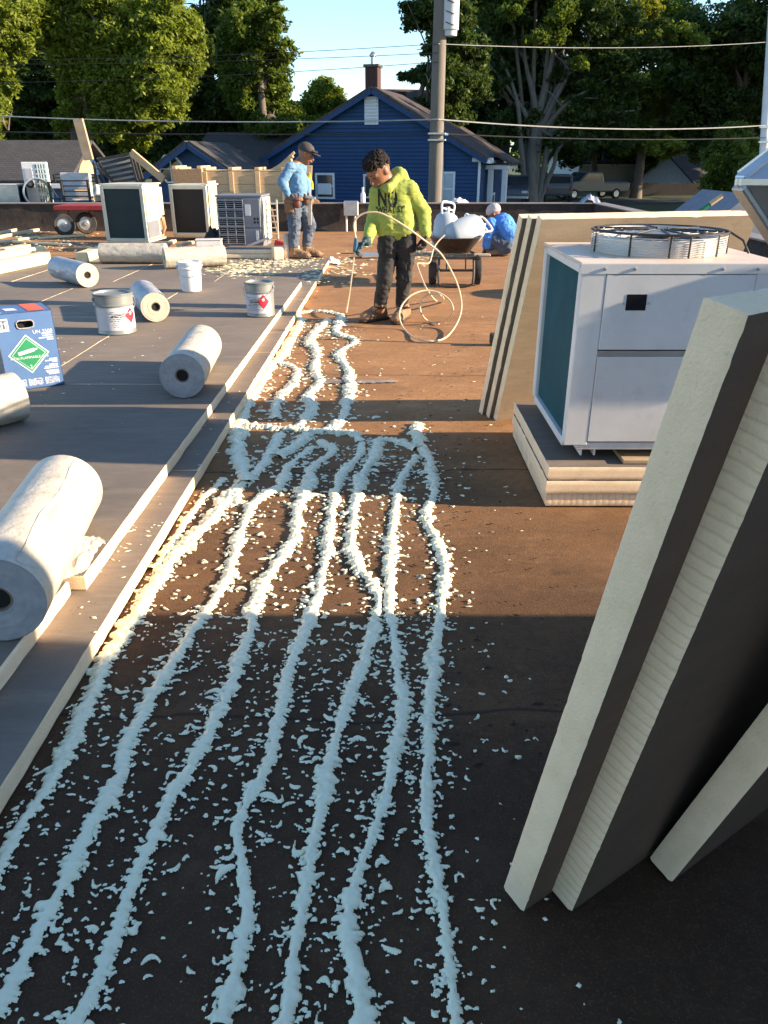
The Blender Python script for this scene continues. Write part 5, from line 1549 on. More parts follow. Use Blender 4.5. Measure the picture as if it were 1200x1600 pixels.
# ------------------------------------------------------------------ far left: machines, crates and scrap at the back of the roof
mCreamPaint = M('sun yellowed cream steel', (.60, .57, .45), .45, 0, (.52, .49, .38), scale=4, bstr=.03, dirt=(.3, .27, .2), dirt_amt=.35)
mGreyPaint = M('grey painted steel', (.20, .21, .24), .45, .1, (.165, .175, .20), scale=5, bstr=.03, dirt=(.32, .3, .27), dirt_amt=.25)
mGlassDark = M('dark glass', (.012, .02, .026), .12, 0, bstr=0, spec=.6)
def cabinet(px0, px1, ybase, ytop, depth, z0, label, mat, rz, coilmat, side_panel=True, seed=1):
    """a condenser cabinet: px0..px1 is its front face in the photo"""
    a = G(px0, ybase, z0); 
    wd = (px1 - px0) * pxm(a.y, .5); hh = P(px0, ytop, a.y).z - z0
    e = empty('condenser_unit', a, rz, label, 'air conditioner')
    MB().box((wd / 2, depth / 2, hh / 2 + .02), (wd - .04, depth - .04, hh - .06), b=.004).build('casing', mat, e)
    m = MB()
    for x in (.03, wd - .03): m.box((x, -.004, hh / 2 + .01), (.06, .03, hh - .06), b=.004)
    for zz in (.045, hh - .04): m.box((wd / 2, -.004, zz), (wd - .124, .028, .06), b=.004)
    m.build('front_frame', mat, e)
    cl = MB().box((wd / 2, .012, hh / 2), (wd - .12, .012, hh - .13), b=.001).build('coil', coilmat, e)
    m = MB()
    for i in range(26): m.box((wd / 2, .003, .08 + (hh - .16) * i / 25), (wd - .13, .004, .010), b=.0005)
    tag(m.build('fins', coilmat, cl), kind='stuff')
    MB().box((wd / 2, depth / 2, hh - .004), (wd + .02, depth + .02, .025), b=.006).build('lid', mat, e)
    MB().box((wd / 2, depth / 2, .018), (wd + .01, depth + .01, .034), b=.006).build('base_tray', mat, e)
    if side_panel:
        p = MB().box((wd - .005, depth * .40, hh * .66), (.03, depth * .70, hh * .56), b=.012).build('side_panel', mat, e)
        MB().box((wd + .012, depth * .33, hh * .74), (.008, .02, .09), b=.002).build('handle_slot', mDarkVoid, p)
        p = MB().box((wd - .010, depth * .36, hh * .22), (.03, depth * .62, hh * .28), b=.008).build('service_panel', mGreyPaint, e)
        m = MB(); m.box((wd + .0, depth * .86, hh * .68), (.06, depth * .22, hh * .5), b=.008); m.build('pipe_cover', mat, e)
        for k in range(5): MB().tube([(wd + .02, depth * (.82 + .03 * k), hh * .40), (wd + .03, depth * (.80 + .04 * k), hh * .2), (wd - .01, depth * .86, hh * .08)], .012, 6).build('pipe', M('copper pipe', (.30, .15, .08), .4, .6, (.2, .12, .08), scale=20, bstr=0), e, True)
        for k in range(3): MB().box((-.012 + .02, depth * (.25 + .2 * k), hh * (.3 + .2 * k)), (.04, .02, .06), b=.002).build('hinge_slot', mDarkVoid, e)
    return e, wd, hh
mCoilDark = M('dark coil', (.012, .030, .036), .5, .2, (.008, .022, .028), scale=5, bstr=0, dirt=(.2, .22, .2), dirt_amt=.08)
cabinet(168, 236, 379, 288, .85, DT + .01, 'cream condenser with dark green coil front, leftmost of the machines', mCreamPaint, R(-5), mCoilDark)
cabinet(272, 331, 370, 289, .75, DT + .01, 'cream condenser with black open front, middle of the machines', mCreamPaint, R(-5), M('black coil', (.010, .011, .013), .6, .1, bstr=0), False)
# side coil window of the middle unit
eA = [o for o in COL.objects if o.get('label', '').startswith('cream condenser with black')][0]
_w = 59 * pxm(eA.location.y, .5)
MB().box((_w + .002, .36, .52), (.010, .50, .86), b=.002).build('side_frame', mCreamPaint, eA)
cc = MB().box((_w + .012, .36, .52), (.010, .42, .76), b=.001).build('side_coil', M('pale coil', (.40, .42, .40), .5, .4, bstr=0), eA)
m = MB()
for i in range(14): m.box((_w + .020, .36, .17 + .7 * i / 13), (.008, .40, .014), b=.001)
tag(m.build('fins', mCreamPaint, cc), kind='stuff')
# grey condenser with louvred front
ga = G(344, 386, .09)
ge = empty('condenser_unit', ga, R(-4), 'grey condenser with louvred front and cream ladder rack at its side', 'air conditioner')
gw = 70 * pxm(ga.y, .5); gh = P(344, 307, ga.y).z - .09; gd_ = .62
MB().box((gw / 2, gd_ / 2, gh / 2), (gw, gd_, gh), b=.012).build('casing', mGreyPaint, ge)
MB().box((gw / 2, gd_ / 2, gh + .008), (gw + .03, gd_ + .03, .03), b=.008).build('lid', mGreyPaint, ge)
MB().box((gw * .30, -.006, gh * .5), (gw * .58, .012, gh * .92), b=.003).build('louvre_backing', mDarkVoid, ge)
for k in range(6): MB().box((gw * .30, -.022, gh * (.07 + .86 * k / 5)), (gw * .58, .014, .022), b=.004).build('louvre', mGreyPaint, ge)
m = MB()
for k in range(22): m.box((gw * .30, -.015, gh * (.07 + .86 * k / 21)), (gw * .57, .006, .012), b=.001)
tag(m.build('louvre_wires', mGreyPaint, ge), kind='stuff')
for k in range(4): MB().box((gw * (.02 + .19 * k), -.020, gh * .5), (.018, .014, gh * .9), b=.004).build('louvre_post', mGreyPaint, ge)
p = MB().box((gw * .79, -.010, gh * .68), (gw * .36, .024, gh * .56), b=.01).build('service_panel', mGreyPaint, ge)
MB().box((gw * .70, -.024, gh * .74), (gw * .12, .004, gh * .22), b=.001).build('sticker', mPlastic, p)
for k in range(2):
    for j in range(2): MB().box((gw * (.84 + .07 * k), -.024, gh * (.50 + .07 * j)), (gw * .04, .006, gh * .045), b=.001).build('vent_slot', mDarkVoid, p)
p = MB().box((gw * .79, -.010, gh * .20), (gw * .36, .024, gh * .34), b=.008).build('lower_panel', mGreyPaint, ge)
MB().box((gw * .88, -.024, gh * .24), (gw * .06, .004, gh * .2), b=.001).build('sticker', mPlastic, p)
MB().box((gw + .01, gd_ / 2, gh * .55), (.03, gd_ * .9, gh * .85), b=.006).build('side_panel', mCreamPaint, ge)
# ladder rack
la = P(413, 312, ga.y - .05); lb = P(418, 378, ga.y - .05)
le = empty('ladder_rack', (la.x + .02, ga.y - .08, lb.z), 0, 'cream rack like a short ladder leaning on the side of the grey condenser', 'rack')
lh = la.z - lb.z
for x in (0, .17): MB().bar((x, 0, 0), (x, .05, lh), .025, .02).build('rail', mCreamPaint, le)
for k in range(7): MB().bar((.0125, .05 * k / 7, lh * (.06 + .14 * k)), (.1575, .05 * k / 7, lh * (.06 + .14 * k)), .018, .018).build('rung', mCreamPaint, le)
a = P(378, 388, ga.y - .25); b_ = P(421, 371, ga.y - .2)
tag(MB().bar(a, b_, .05, .04, b=None) if False else MB().bar(a, b_, .05, .035).build('steel_bar', mGreySteel), 'grey steel bar leaning in front of the grey condenser', 'bar')
a = P(436, 379, ga.y - .1); b_ = P(424, 325, ga.y + .15)
sv = empty('shovel', a, 0, 'shovel with a brown wooden handle leaning beside the ladder rack', 'shovel')
local(MB().tube([a, b_], .015, 8).build('handle', M('brown wood handle', (.22, .10, .05), .7, 0, bstr=.1), sv, True), sv)
local(MB().box(a + Vector((.02, -.02, -.02)), (.18, .06, .10), roty(R(15)), .02).build('blade', mRed, sv), sv)
# boards under the grey condenser
sa = G(346, 404, DT + .002)
for k in range(2):
    plain_board('insulation_board', (sa.x + .03 * k, sa.y + .02 * k, DT + .003 + k * .063), (1, 0, 0), (0, 1, 0), 1.12 - .05 * k, .55, .060, [mFacerDark, mFoamEdge], ('lower insulation board under the grey condenser', 'upper insulation board under the grey condenser')[k], 400 + k)
c_ = G(430, 404, DT)
ob = MB().box((c_.x + .05, c_.y - .08, DT + .085), (.14, .20, .165), rotz(.3), .01).build('foam_block', mFoamEdge); tag(ob, 'cream foam offcut block at the end of the boards under the grey condenser', 'foam block')
c_ = G(449, 404, DT)
m = MB(); m.lathe([(.0, 0), (.05, 0), (.052, .12), (.045, .14), (.048, .30), (.040, .34), (.0, .35)], 16, (c_.x, c_.y, DT + .002)); tag(m.build('cardboard_tube', M('stained paper tube', (.55, .50, .43), .8, 0, (.26, .22, .18), scale=9, bstr=.2), None, True), 'stained pale tube standing beside the boots of the standing worker', 'tube')
c_ = G(338, 384, DT)
crumple('black_bag', (c_.x, c_.y, DT + .003), .24, .22, .26, mRubber, 'crumpled black bag between the cream and grey condensers', 'bag', 61, 26)
c_ = G(328, 392, DT)
bk = empty('white_block', (c_.x, c_.y, DT + .003), R(8), 'small white foam block behind the crosswise roll', 'foam block')
MB().box((0, 0, .09), (.40, .22, .15), rotx(.0), .012).build('block', mPlastic, bk); MB().box((0, 0, .172), (.42, .24, .012), b=.004).build('lid', mPlastic, bk)

# equipment trailer behind the parapet: duct, railings, crates stand on it
TY = ROOF_BACK + .75
bedz = P(100, 327, TY).z
tx0 = P(-120, 320, TY).x; tx1 = P(452, 320, TY).x
tr_ = empty('trailer', (tx0, TY, GZ), 0, 'long steel trailer parked behind the parapet carrying scrap and crates', 'trailer')
MB().box(((tx1 - tx0) / 2, 1.0, bedz - GZ - .06), (tx1 - tx0, 2.2, .12), b=.01).build('bed', mBlackSteel, tr_)
MB().box(((tx1 - tx0) / 2, -.13, bedz - GZ - .15), (tx1 - tx0, .06, .22), b=.01).build('side_beam', mBlackSteel, tr_)
for k in range(3):
    for yy in (.1, 1.9):
        m = MB(); m.lathe([(.0, .12), (.24, .12), (.42, .10), (.46, .05), (.46, -.05), (.42, -.10), (.24, -.12), (.0, -.12)], 20, ((tx1 - tx0) * (.35 + .12 * k), yy, .465), rotx(R(90))); m.build('wheel', mRubber, tr_, True)
for k in range(6): MB().box(((tx1 - tx0) * (.04 + .184 * k), 1.0, (bedz - GZ) / 2 - .06), (.12, 1.6, bedz - GZ - .13), b=.01).build('support', mBlackSteel, tr_)
# galvanised duct elbow
mDuct = M('dull galvanised duct', (.45, .46, .46), .35, .8, (.34, .35, .35), scale=6, bstr=.06)
dz = bedz + .42
da = P(60, 301, TY + .3)
de = empty('duct_elbow', (da.x, TY + .3, bedz), 0, 'galvanised round duct with its open mouth facing the camera on the trailer', 'duct')
ax = Vector((.42, -.80, .05)).normalized(); x_ = Vector((0, 0, 1)).cross(ax).normalized(); y_ = ax.cross(x_); rot = basis(x_, y_, ax)
dr = 21 * pxm(TY, .8)
pts = [(dr + .02, .0), (dr + .02, .03), (dr, .03), (dr, -.55), (dr - .012, -.55), (dr - .012, 0)]
m = MB(); m.lathe(pts, 36, (0, 0, dr + .03), rot, closed=True); m.build('shell', mDuct, de, True, 30)
m = MB(); m.lathe([(dr + .012, -.26), (dr + .012, -.22), (dr, -.20), (dr, -.28)], 36, (0, 0, dr + .03), rot); m.build('band', mDuct, de, True, 30)
a = P(-60, 300, TY + .5); b_ = P(30, 300, TY + .5)
ld = empty('rectangular_duct', (a.x, TY + .5, bedz), 0, 'long rectangular grey duct lying at the far left of the trailer', 'duct')
L_ = b_.x - a.x
MB().box((L_ / 2, .25, .28), (L_, .5, .36), None, .01).build('shell', mDuct, ld)
MB().box((L_ - .02, .25, .28), (.04, .56, .42), None, .006).build('flange', mDuct, ld)
MB().box((L_ + .001, .25, .28), (.006, .44, .30), None, .001).build('mouth', mDarkVoid, ld)
# white framed window unit
a = P(45, 325, TY + .9); b_ = P(83, 325, TY + .9); tpz = P(45, 253, TY + .9).z
we = empty('window_frame', (a.x, TY + .9, bedz), R(4), 'white double unit with a gridded pane standing on the trailer', 'window frame')
ww = b_.x - a.x; hh = tpz - bedz
MB().box((ww / 2, .04, hh / 2), (ww, .08, hh), b=.01).build('frame', mPlastic, we)
pn = MB().box((ww * .72, -.003, hh * .52), (ww * .40, .012, hh * .86), b=.002).build('pane', M('blue green glass', (.16, .30, .30), .15, 0, (.10, .22, .23), scale=4, bstr=0), we)
m = MB()
for k in range(1, 4): m.box((ww * (.52 + .40 * k / 4), -.012, hh * .52), (.018, .008, hh * .86), b=.001)
for k in range(1, 8): m.box((ww * .72, -.0125, hh * (.09 + .86 * k / 8)), (ww * .40, .007, .018), b=.001)
m.build('glazing_bars', mPlastic, pn)
pn = MB().box((ww * .24, -.004, hh * .66), (ww * .30, .014, hh * .40), b=.004).build('inset_panel', M('grey panel', (.42, .43, .45), .5, 0, bstr=0), we)
MB().lathe([(.09, 0), (.09, .02), (.05, .02), (.05, 0)], 20, (ww * .24, -.012, hh * .52), rotx(R(90))).build('dial', mBlackSteel, pn, True)
# black steel railings
def railing(pa, pb, ytop, ybot, nb, Y, label, diag=False, tilt=0):
    a = P(pa, ybot, Y); b2 = P(pb, ybot, Y); h = P(pa, ytop, Y).z - a.z
    e = empty('railing', (a.x, Y, max(a.z, bedz)), 0, label, 'railing', 'black steel railings on the trailer')
    L = b2.x - a.x
    for x in (0, L): MB().bar((x, 0, 0), (x, tilt, h), .045, .045).build('post', mBlackSteel, e)
    for k in range(nb):
        z_ = h * (.08 + .88 * k / (nb - 1)); MB().bar((.0225, tilt * z_ / h, z_), (L - .0225, tilt * z_ / h, z_), .024, .024).build('bar', mBlackSteel, e)
    if diag: MB().bar((.0225, -.03, h * .9), (L - .0225, -.03, .05), .024, .024).build('brace', mBlackSteel, e)
    return e
railing(103, 143, 281, 327, 6, TY + .1, 'black steel railing with level bars in front of the pale boards')
railing(83, 102, 284, 327, 4, TY + .06, 'narrow black railing with a diagonal brace beside the duct mouth', True)
railing(86, 150, 272, 284, 3, TY + 1.5, 'low black railing along the back of the trailer')
for k in range(4):
    z0_ = bedz + .005 + .0
    a = P(100, 325, TY + .35)
zz = bedz + .01
for k in range(4):
    a = P(98 + k, 324, TY + .4); bb = P(146, 324, TY + .4)
    hgt = .17
    tag(MB().box(((a.x + bb.x) / 2, TY + .45 + .01 * k, zz + hgt / 2), (bb.x - a.x, .12, hgt), b=.012).build('plank', M('weathered white plank', (.52, .52, .52), .7, 0, (.40, .40, .40), scale=5, stretch=(1, 5, 5), bstr=.1)), ('bottom', 'second', 'third', 'top')[k] + ' pale plank in the pile behind the black railing', 'plank', 'pale planks piled on the trailer'); zz += hgt + .012
# white pipe roll with a dark hole
a = P(148, 297, TY - .05)
pe = empty('paper_tube', (a.x, TY - .05, a.z), 0, 'white rolled tube with dark hollow end, left of the cream condenser', 'tube')
m = MB(); rt = basis(Vector((0, 0, 1)).cross(Vector((-.75, -.62, .22))).normalized(), Vector((-.75, -.62, .22)).normalized().cross(Vector((0, 0, 1)).cross(Vector((-.75, -.62, .22))).normalized()), Vector((-.75, -.62, .22)).normalized())
m.lathe([(.06, .005), (.12, 0), (.125, -.02), (.125, -.8), (.06, -.8), (.06, .005)], 24, (0, 0, 0), rt); m.build('wrap', mPlastic, pe, True, 40)
MB().lathe([(.001, -.06), (.06, -.06)], 16, (0, 0, 0), rt).build('hollow', mDarkVoid, pe)
# corrugated grey panel with black bars, and the plank leaning on it
A1, A2, A3, A4 = P(150, 247, TY + .6), P(203, 240, TY + .6), P(214, 289, TY + .5), P(178, 289, TY + .5)
ge2 = empty('striped_railing', (A4.x, TY + .5, bedz), 0, 'tilted grey sheet striped by black bars behind the cream condenser', 'railing')
local(MB().prism([A1, A2, A3, A4], (0, .03, 0), (0, .06, 0)).build('sheet', M('grey sheet', (.33, .34, .35), .6, .1, (.26, .27, .28), scale=4, bstr=.05), ge2), ge2)
for k in range(6):
    t = .06 + .17 * k
    l_ = A1.lerp(A4, t); r2_ = A2.lerp(A3, max(0, t - .12))
    local(MB().bar(l_, r2_, .05, .04, (0, 1, 0)).build('bar', mBlackSteel, ge2), ge2)
for k in range(3):
    l_ = P(203 + 6 * k, 241 + 6 * k, TY + .55); r2_ = P(216 + 5 * k, 290, TY + .5)
    local(MB().bar(l_, r2_, .05, .05, (0, 1, 0)).build('post', mBlackSteel, ge2), ge2)
for k in range(3):
    local(MB().bar(P(146 + 5 * k, 252 + 2 * k, TY + .3), P(152 + 14 * k, 290, TY + .3), .045, .045, (0, 1, 0)).build('strut', mBlackSteel, ge2), ge2)
local(MB().bar(P(152, 262, TY + .28), P(180, 287, TY + .28), .05, .05, (0, 1, 0)).build('strut', mBlackSteel, ge2), ge2)
tag(MB().bar(P(205, 238, TY + .3), P(256, 281, TY + .1), .16, .05, (0, 1, .4)).build('leaning_plank', mPine), 'long raw timber plank leaning down to the right above the cream condenser', 'plank')
tag(MB().bar(P(122, 186, TY + 2.4), P(139, 250, TY + 2.4), .22, .10, (0, 1, 0)).build('timber_post', M('sunlit grey timber', (.40, .30, .20), .8, 0, (.3, .22, .14), scale=5, bstr=.1)), 'tall leaning timber post in front of the big tree trunk', 'post')
# lumber crate: long box of boards with battens
c0 = P(278, 302, TY - .1); c1 = P(448, 302, TY - .1); ctz = P(278, 268, TY - .1).z
ce = empty('lumber_crate', (c0.x, TY - .1, bedz), 0, 'long raw lumber crate with battens lying on the trailer', 'crate')
cw = c1.x - c0.x; chh = ctz - bedz
for k in range(3): MB().box((cw / 2, .02, chh * (.17 + .33 * k)), (cw, .03, chh * .325), b=.004).build('side_board', mPine, ce)
for k in range(3): MB().box((cw / 2, 1.02, chh * (.17 + .33 * k)), (cw, .03, chh * .325), b=.004).build('side_board', mPine, ce)
MB().box((cw / 2, .52, chh * .5), (cw - .04, .94, chh * .92), b=.004).build('load', mPine, ce)
for k in range(5): MB().box((cw / 2, .12 + .2 * k, chh + .014), (cw, .185, .026), b=.004).build('top_board', mPine, ce)
for k in range(5):
    x = cw * (.02 + .24 * k)
    MB().box((x, -.012, chh * .5), (.10, .032, chh), b=.004).build('batten', mPine, ce)
    MB().box((x, .52, chh + .055), (.10, 1.08, .05), b=.004).build('batten', mPine, ce)
d0 = P(272, 290, TY - .18); d1 = P(318, 290, TY - .18); dtz = P(272, 264, TY - .18).z
cr2 = empty('small_crate', (d0.x, TY - .24, bedz + chh * .35), 0, 'smaller chipboard ended crate at the left end of the long lumber crate', 'crate')
MB().box(((d1.x - d0.x) / 2, .3, (dtz - bedz - chh * .35) / 2 + .08), (d1.x - d0.x, .10, dtz - bedz - chh * .35 - .1), b=.006).build('end_panel', M('chipboard', (.30, .19, .10), .9, 0, (.20, .12, .06), scale=30, bstr=.2), cr2) if False else None
wz_ = dtz - bedz - chh * .35
MB().box(((d1.x - d0.x) / 2, .02, wz_ / 2), (d1.x - d0.x, .04, wz_), b=.005).build('end_panel', M('chipboard', (.33, .215, .12), .9, 0, (.21, .13, .07), scale=26, bs=40, bstr=.4), cr2)
MB().box(((d1.x - d0.x) / 2, .50, wz_ - .03), (d1.x - d0.x, .9, .05), b=.005).build('lid', mPine, cr2)
for x in (.05, d1.x - d0.x - .05): MB().box((x, .5, wz_ + .03), (.09, 1.0, .06), b=.005).build('batten', mPine, cr2)
tag(MB().bar(P(482, 258, TY - .3), P(480, 305, TY - .3), .16, .05, (0, 1, 0)).build('upright_plank', mPine), 'pale upright plank behind the standing worker', 'plank')
crumple('yellow_cloth', tuple(P(483, 296, TY - .36) + Vector((0, 0, .0))), .10, .08, .30, M('yellow cloth', (.62, .42, .02), .8, 0, bstr=.1), 'yellow cloth hanging on the upright plank', 'cloth', 71, 18)
for k in range(5):
    a = P(420 + 4 * k, 268 - 2 * k, TY + .3 + .05 * k); bb = P(452 + 2 * k, 262 - 6 * k, TY + .1 + .1 * k)
    tag(MB().bar(a, bb, .10, .05).build('loose_board', mPine), ('lowest', 'second lowest', 'middle', 'second highest', 'highest')[k] + ' of the loose raw boards askew on the right end of the lumber crate', 'board', 'loose boards on the lumber crate')

# red hand cart
RY = G(100, 369).y
rc = empty('hand_cart', (G(108, 369).x, RY, 0), 0, 'red flat hand cart on two spoked rubber wheels', 'cart')
rz_ = P(100, 325, RY).z
xa = P(84, 325, RY).x - rc.location.x; xb = P(172, 325, RY).x - rc.location.x
MB().box(((xa + xb) / 2, .35, rz_), (xb - xa, .75, .09), b=.01).build('deck', mRed, rc)
wr_ = (369 - 336) * pxm(RY, .2) / 2
for x_, yy in ((-.06, 0), (.22, .42)):
    m = MB(); m.lathe([(wr_ * .62, .05), (wr_ * .9, .06), (wr_, .03), (wr_, -.03), (wr_ * .9, -.06), (wr_ * .62, -.05)], 28, (x_, yy, wr_ + .003), rotz(.45) @ rotx(R(90)), closed=True); w_ = m.build('wheel', mRubber, rc, True)
    m = MB(); m.lathe([(.0, .05), (.04, .05), (.05, .02), (wr_ * .6, .012), (wr_ * .64, .04), (wr_ * .64, -.04), (wr_ * .6, -.012), (.05, -.02), (.04, -.05), (0, -.05)], 24, (x_, yy, wr_ + .003), rotz(.45) @ rotx(R(90))); m.build('rim', mGreySteel, w_, True)
    MB().bar((x_ + .02, yy + .05, wr_), (x_ + .10, yy + .1, rz_), .05, .04).build('fork', mRed, rc)
MB().bar((xb - .1, .1, rz_ - .04), (xb + .2, .2, .1), .04, .04).build('stay', mRed, rc)
# white tool chest at the left edge
WYc = G(20, 352).y
tc = empty('tool_chest', (P(-40, 340, WYc).x, WYc, 0), 0, 'long white tool chest on short drums at the left edge', 'chest')
L_ = P(52, 340, WYc).x - tc.location.x; zt = P(20, 328, WYc).z; zb = P(20, 346, WYc).z
MB().box((L_ / 2, .3, (zt + zb) / 2), (L_, .6, zt - zb), b=.02).build('chest', mPlastic, tc)
MB().box((L_ / 2, .3, zt + .012), (L_ + .02, .62, .022), b=.006).build('lid', mPlastic, tc)
MB().box((L_ - .22, -.004, (zt + zb) / 2), (.28, .012, (zt - zb) * .6), b=.003).build('plate', mGreySteel, tc)
for x in (.25, L_ - .45): MB().lathe([(.0, 0), (.17, 0), (.18, .03), (.18, zb - .02), (.17, zb), (.0, zb)], 20, (x, .3, .003)).build('drum_foot', mPlastic, tc, True)
c_ = P(8, 328, WYc)
dm = empty('hand_tool', (c_.x, WYc + .2, zt + .025), 0, 'white handled power tool lying on the tool chest', 'tool')
MB().tube(smooth_path([Vector((-.12, 0, .02)), Vector((-.1, 0, .18)), Vector((.05, 0, .20)), Vector((.16, 0, .16)), Vector((.14, 0, .03))], 4), .03, 8).build('handle', mPlastic, dm, True)
MB().box((.0, 0, .03), (.36, .14, .06), b=.015).build('body', mPlastic, dm)

# cream offcuts and sticks lying about on the far left
mOffcut = M('sunlit cream offcut', (.66, .57, .36), .85, 0, (.56, .48, .29), scale=10, bstr=.2)
def stick(p, q, w, h, z0, label, mat=mOffcut, name='offcut', cat='offcut', group='offcuts on the left of the roof'):
    a = G(p[0], p[1], z0); b2 = G(q[0], q[1], z0)
    o = MB().bar(a + Vector((0, 0, h / 2 + .002)), b2 + Vector((0, 0, h / 2 + .002)), w, h, bev=.006).build(name, mat)
    return tag(o, label, cat, group)
stick((-50, 437), (73, 411), .16, .15, DT, 'thick cream foam offcut pointing right, nearest at the left edge')
stick((-50, 414), (68, 397), .14, .12, DT, 'cream foam offcut lying just behind the thick one at the left edge')
stick((-40, 404), (42, 390), .18, .08, DT, 'flat cream offcut at the left edge behind two thicker ones')
stick((-40, 408), (20, 404), .06, .05, DT, 'thin cream strip at the left edge between larger offcuts')
stick((128, 410), (163, 398), .17, .13, DT, 'cream offcut with grey facer leaning on the crosswise white roll')
stick((-20, 376), (80, 357), .10, .05, 0, 'pale stick lying toward the red cart')
stick((-20, 383), (60, 372), .07, .04, 0, 'pale stick parallel to the first, nearer the camera')
stick((60, 374), (135, 369), .06, .04, 0, 'short pale stick in front of the cart wheels')
stick((0, 366), (50, 356), .07, .05, 0, 'pale stick beyond the others at the far left')
stick((20, 379), (110, 384), .05, .03, DT, 'slender stick lying flat behind the offcuts')
stick((255, 388), (272, 379), .09, .05, DT, 'short cream block right of the cream condenser')
stick((280, 386), (300, 381), .10, .05, DT, 'short cream block in front of the black fronted condenser')
stick((180, 388), (262, 384), .30, .05, DT, 'grey board lying flat in front of the cream condenser', mFacer, 'flat_board', 'board')
def crumbs(name, spots, mat, label, seed, smin=.008, smax=.03):
    rnd = random.Random(seed); vs = []; fs = []
    base = [(1, 0, 0), (-1, 0, 0), (0, 1, 0), (0, -1, 0), (0, 0, .6), (0, 0, -.2)]
    tri = [(0, 2, 4), (2, 1, 4), (1, 3, 4), (3, 0, 4)]
    for x, y, sx, sy, n, z0 in spots:
        for _ in range(n):
            p = G(x + rnd.gauss(0, sx), y + rnd.gauss(0, sy), z0)
            s = math.exp(rnd.uniform(math.log(smin), math.log(smax))); st = rnd.uniform(1, 3.2); an = rnd.uniform(-.7, .7)
            b = len(vs)
            for q in base: 
                xx, yy = q[0] * s * st, q[1] * s
                vs.append((p.x + xx * math.cos(an) - yy * math.sin(an) + rnd.gauss(0, s * .2), p.y + xx * math.sin(an) + yy * math.cos(an), z0 + .001 + max(0, q[2]) * s * rnd.uniform(.5, 1.2)))
            fs += [tuple(b + k for k in t) for t in tri]
    me = bpy.data.meshes.new(name); me.from_pydata(vs, [], fs); me.update()
    return tag(link_mesh(me, name, mat), label, 'crumbs', None, 'stuff')
crumbs('foam_crumbs', [(385, 422, 28, 5, 260, DT), (440, 410, 35, 5, 260, DT), (420, 398, 40, 3, 120, DT), (530, 420, 22, 10, 120, 0), (490, 430, 12, 8, 60, DT), (60, 370, 60, 6, 120, 0), (90, 385, 50, 4, 90, DT), (660, 398, 30, 6, 110, 0), (600, 410, 40, 15, 70, 0)], mOffcut, 'pale crumbs of foam and chips strewn near the workers', 5)
crumbs('foam_crumbs', [(150, 560, 110, 40, 60, 2 * DT), (330, 640, 30, 60, 40, DT), (200, 860, 30, 90, 90, DT), (700, 560, 50, 90, 60, 0), (740, 800, 60, 80, 30, 0), (780, 1500, 100, 80, 10, 0)], mFoam, 'tiny pale crumbs scattered over deck and bare roof', 8, .002, .007)
crumbs('dirt_grit', [(680, 700, 60, 130, 260, 0), (760, 560, 60, 90, 200, 0), (780, 1000, 100, 160, 160, 0)], M('dark grit', (.03, .022, .016), .95, 0, bstr=0), 'dark grit and bits of old membrane strewn on the roof', 9, .0015, .006)

# parapet clutter
EB = ROOF_BACK - .12
a = P(537, 314, EB); b_ = P(560, 337, EB)
eb = empty('junction_box', ((a.x + b_.x) / 2, EB, 0), 0, 'grey junction box on two white conduits by the parapet', 'electrical box')
MB().box((0, 0, (a.z + b_.z) / 2), (b_.x - a.x, .16, a.z - b_.z), b=.01).build('box', mGreySteel, eb)
for x in (-.10, .08): MB().tube([(x, 0, .0), (x, 0, b_.z)], .022, 10).build('conduit', mPlastic, eb, True)
a = P(567, 330, EB)
bt = empty('white_bottle', (a.x, EB + .15, PH + .026), 0, 'slim white bottle standing on the parapet beside the junction box', 'bottle')
MB().lathe([(.0, 0), (.045, 0), (.05, .02), (.05, .17), (.02, .22), (.02, .26), (.0, .26)], 14).build('bottle', mPlastic, bt, True); MB().lathe([(.024, .26), (.024, .30), (.0, .30)], 12).build('lid', mPlastic, bt, True)
a = P(718, 318, ROOF_BACK + .1); crumple('white_rag', (a.x, ROOF_BACK + .1, PH + .022), .20, .09, .10, mPlastic, 'crumpled white rag on the parapet right of the pole', 'rag', 81, 20)
a = P(500, 318, ROOF_BACK + .1); crumple('brown_rag', (a.x - .25, ROOF_BACK + .08, PH + .022), .30, .09, .10, mLeather, 'tan work gloves and rag lying on the parapet right of the standing worker', 'rag', 82, 20)
a = P(921, 315, ROOF_BACK + .1); crumple('grey_scrap', (a.x, ROOF_BACK + .1, PH + .022), .22, .10, .16, mGreySteel, 'crumpled grey scrap at the parapet corner', 'scrap', 83, 16)
c_ = G(520, 412); crumple('white_scrap', (c_.x, c_.y, 0), .12, .10, .10, mPlastic, 'small scrap of pale material at the far corner of the deck', 'scrap', 84, 14)
c_ = G(600, 402); sc_ = MB().box((c_.x - .2, c_.y, .03), (.34, .26, .05), rotz(.2), .01).build('grey_slab', mGreySteel); tag(sc_, 'flat grey slab on the roof behind the spraying worker', 'slab')
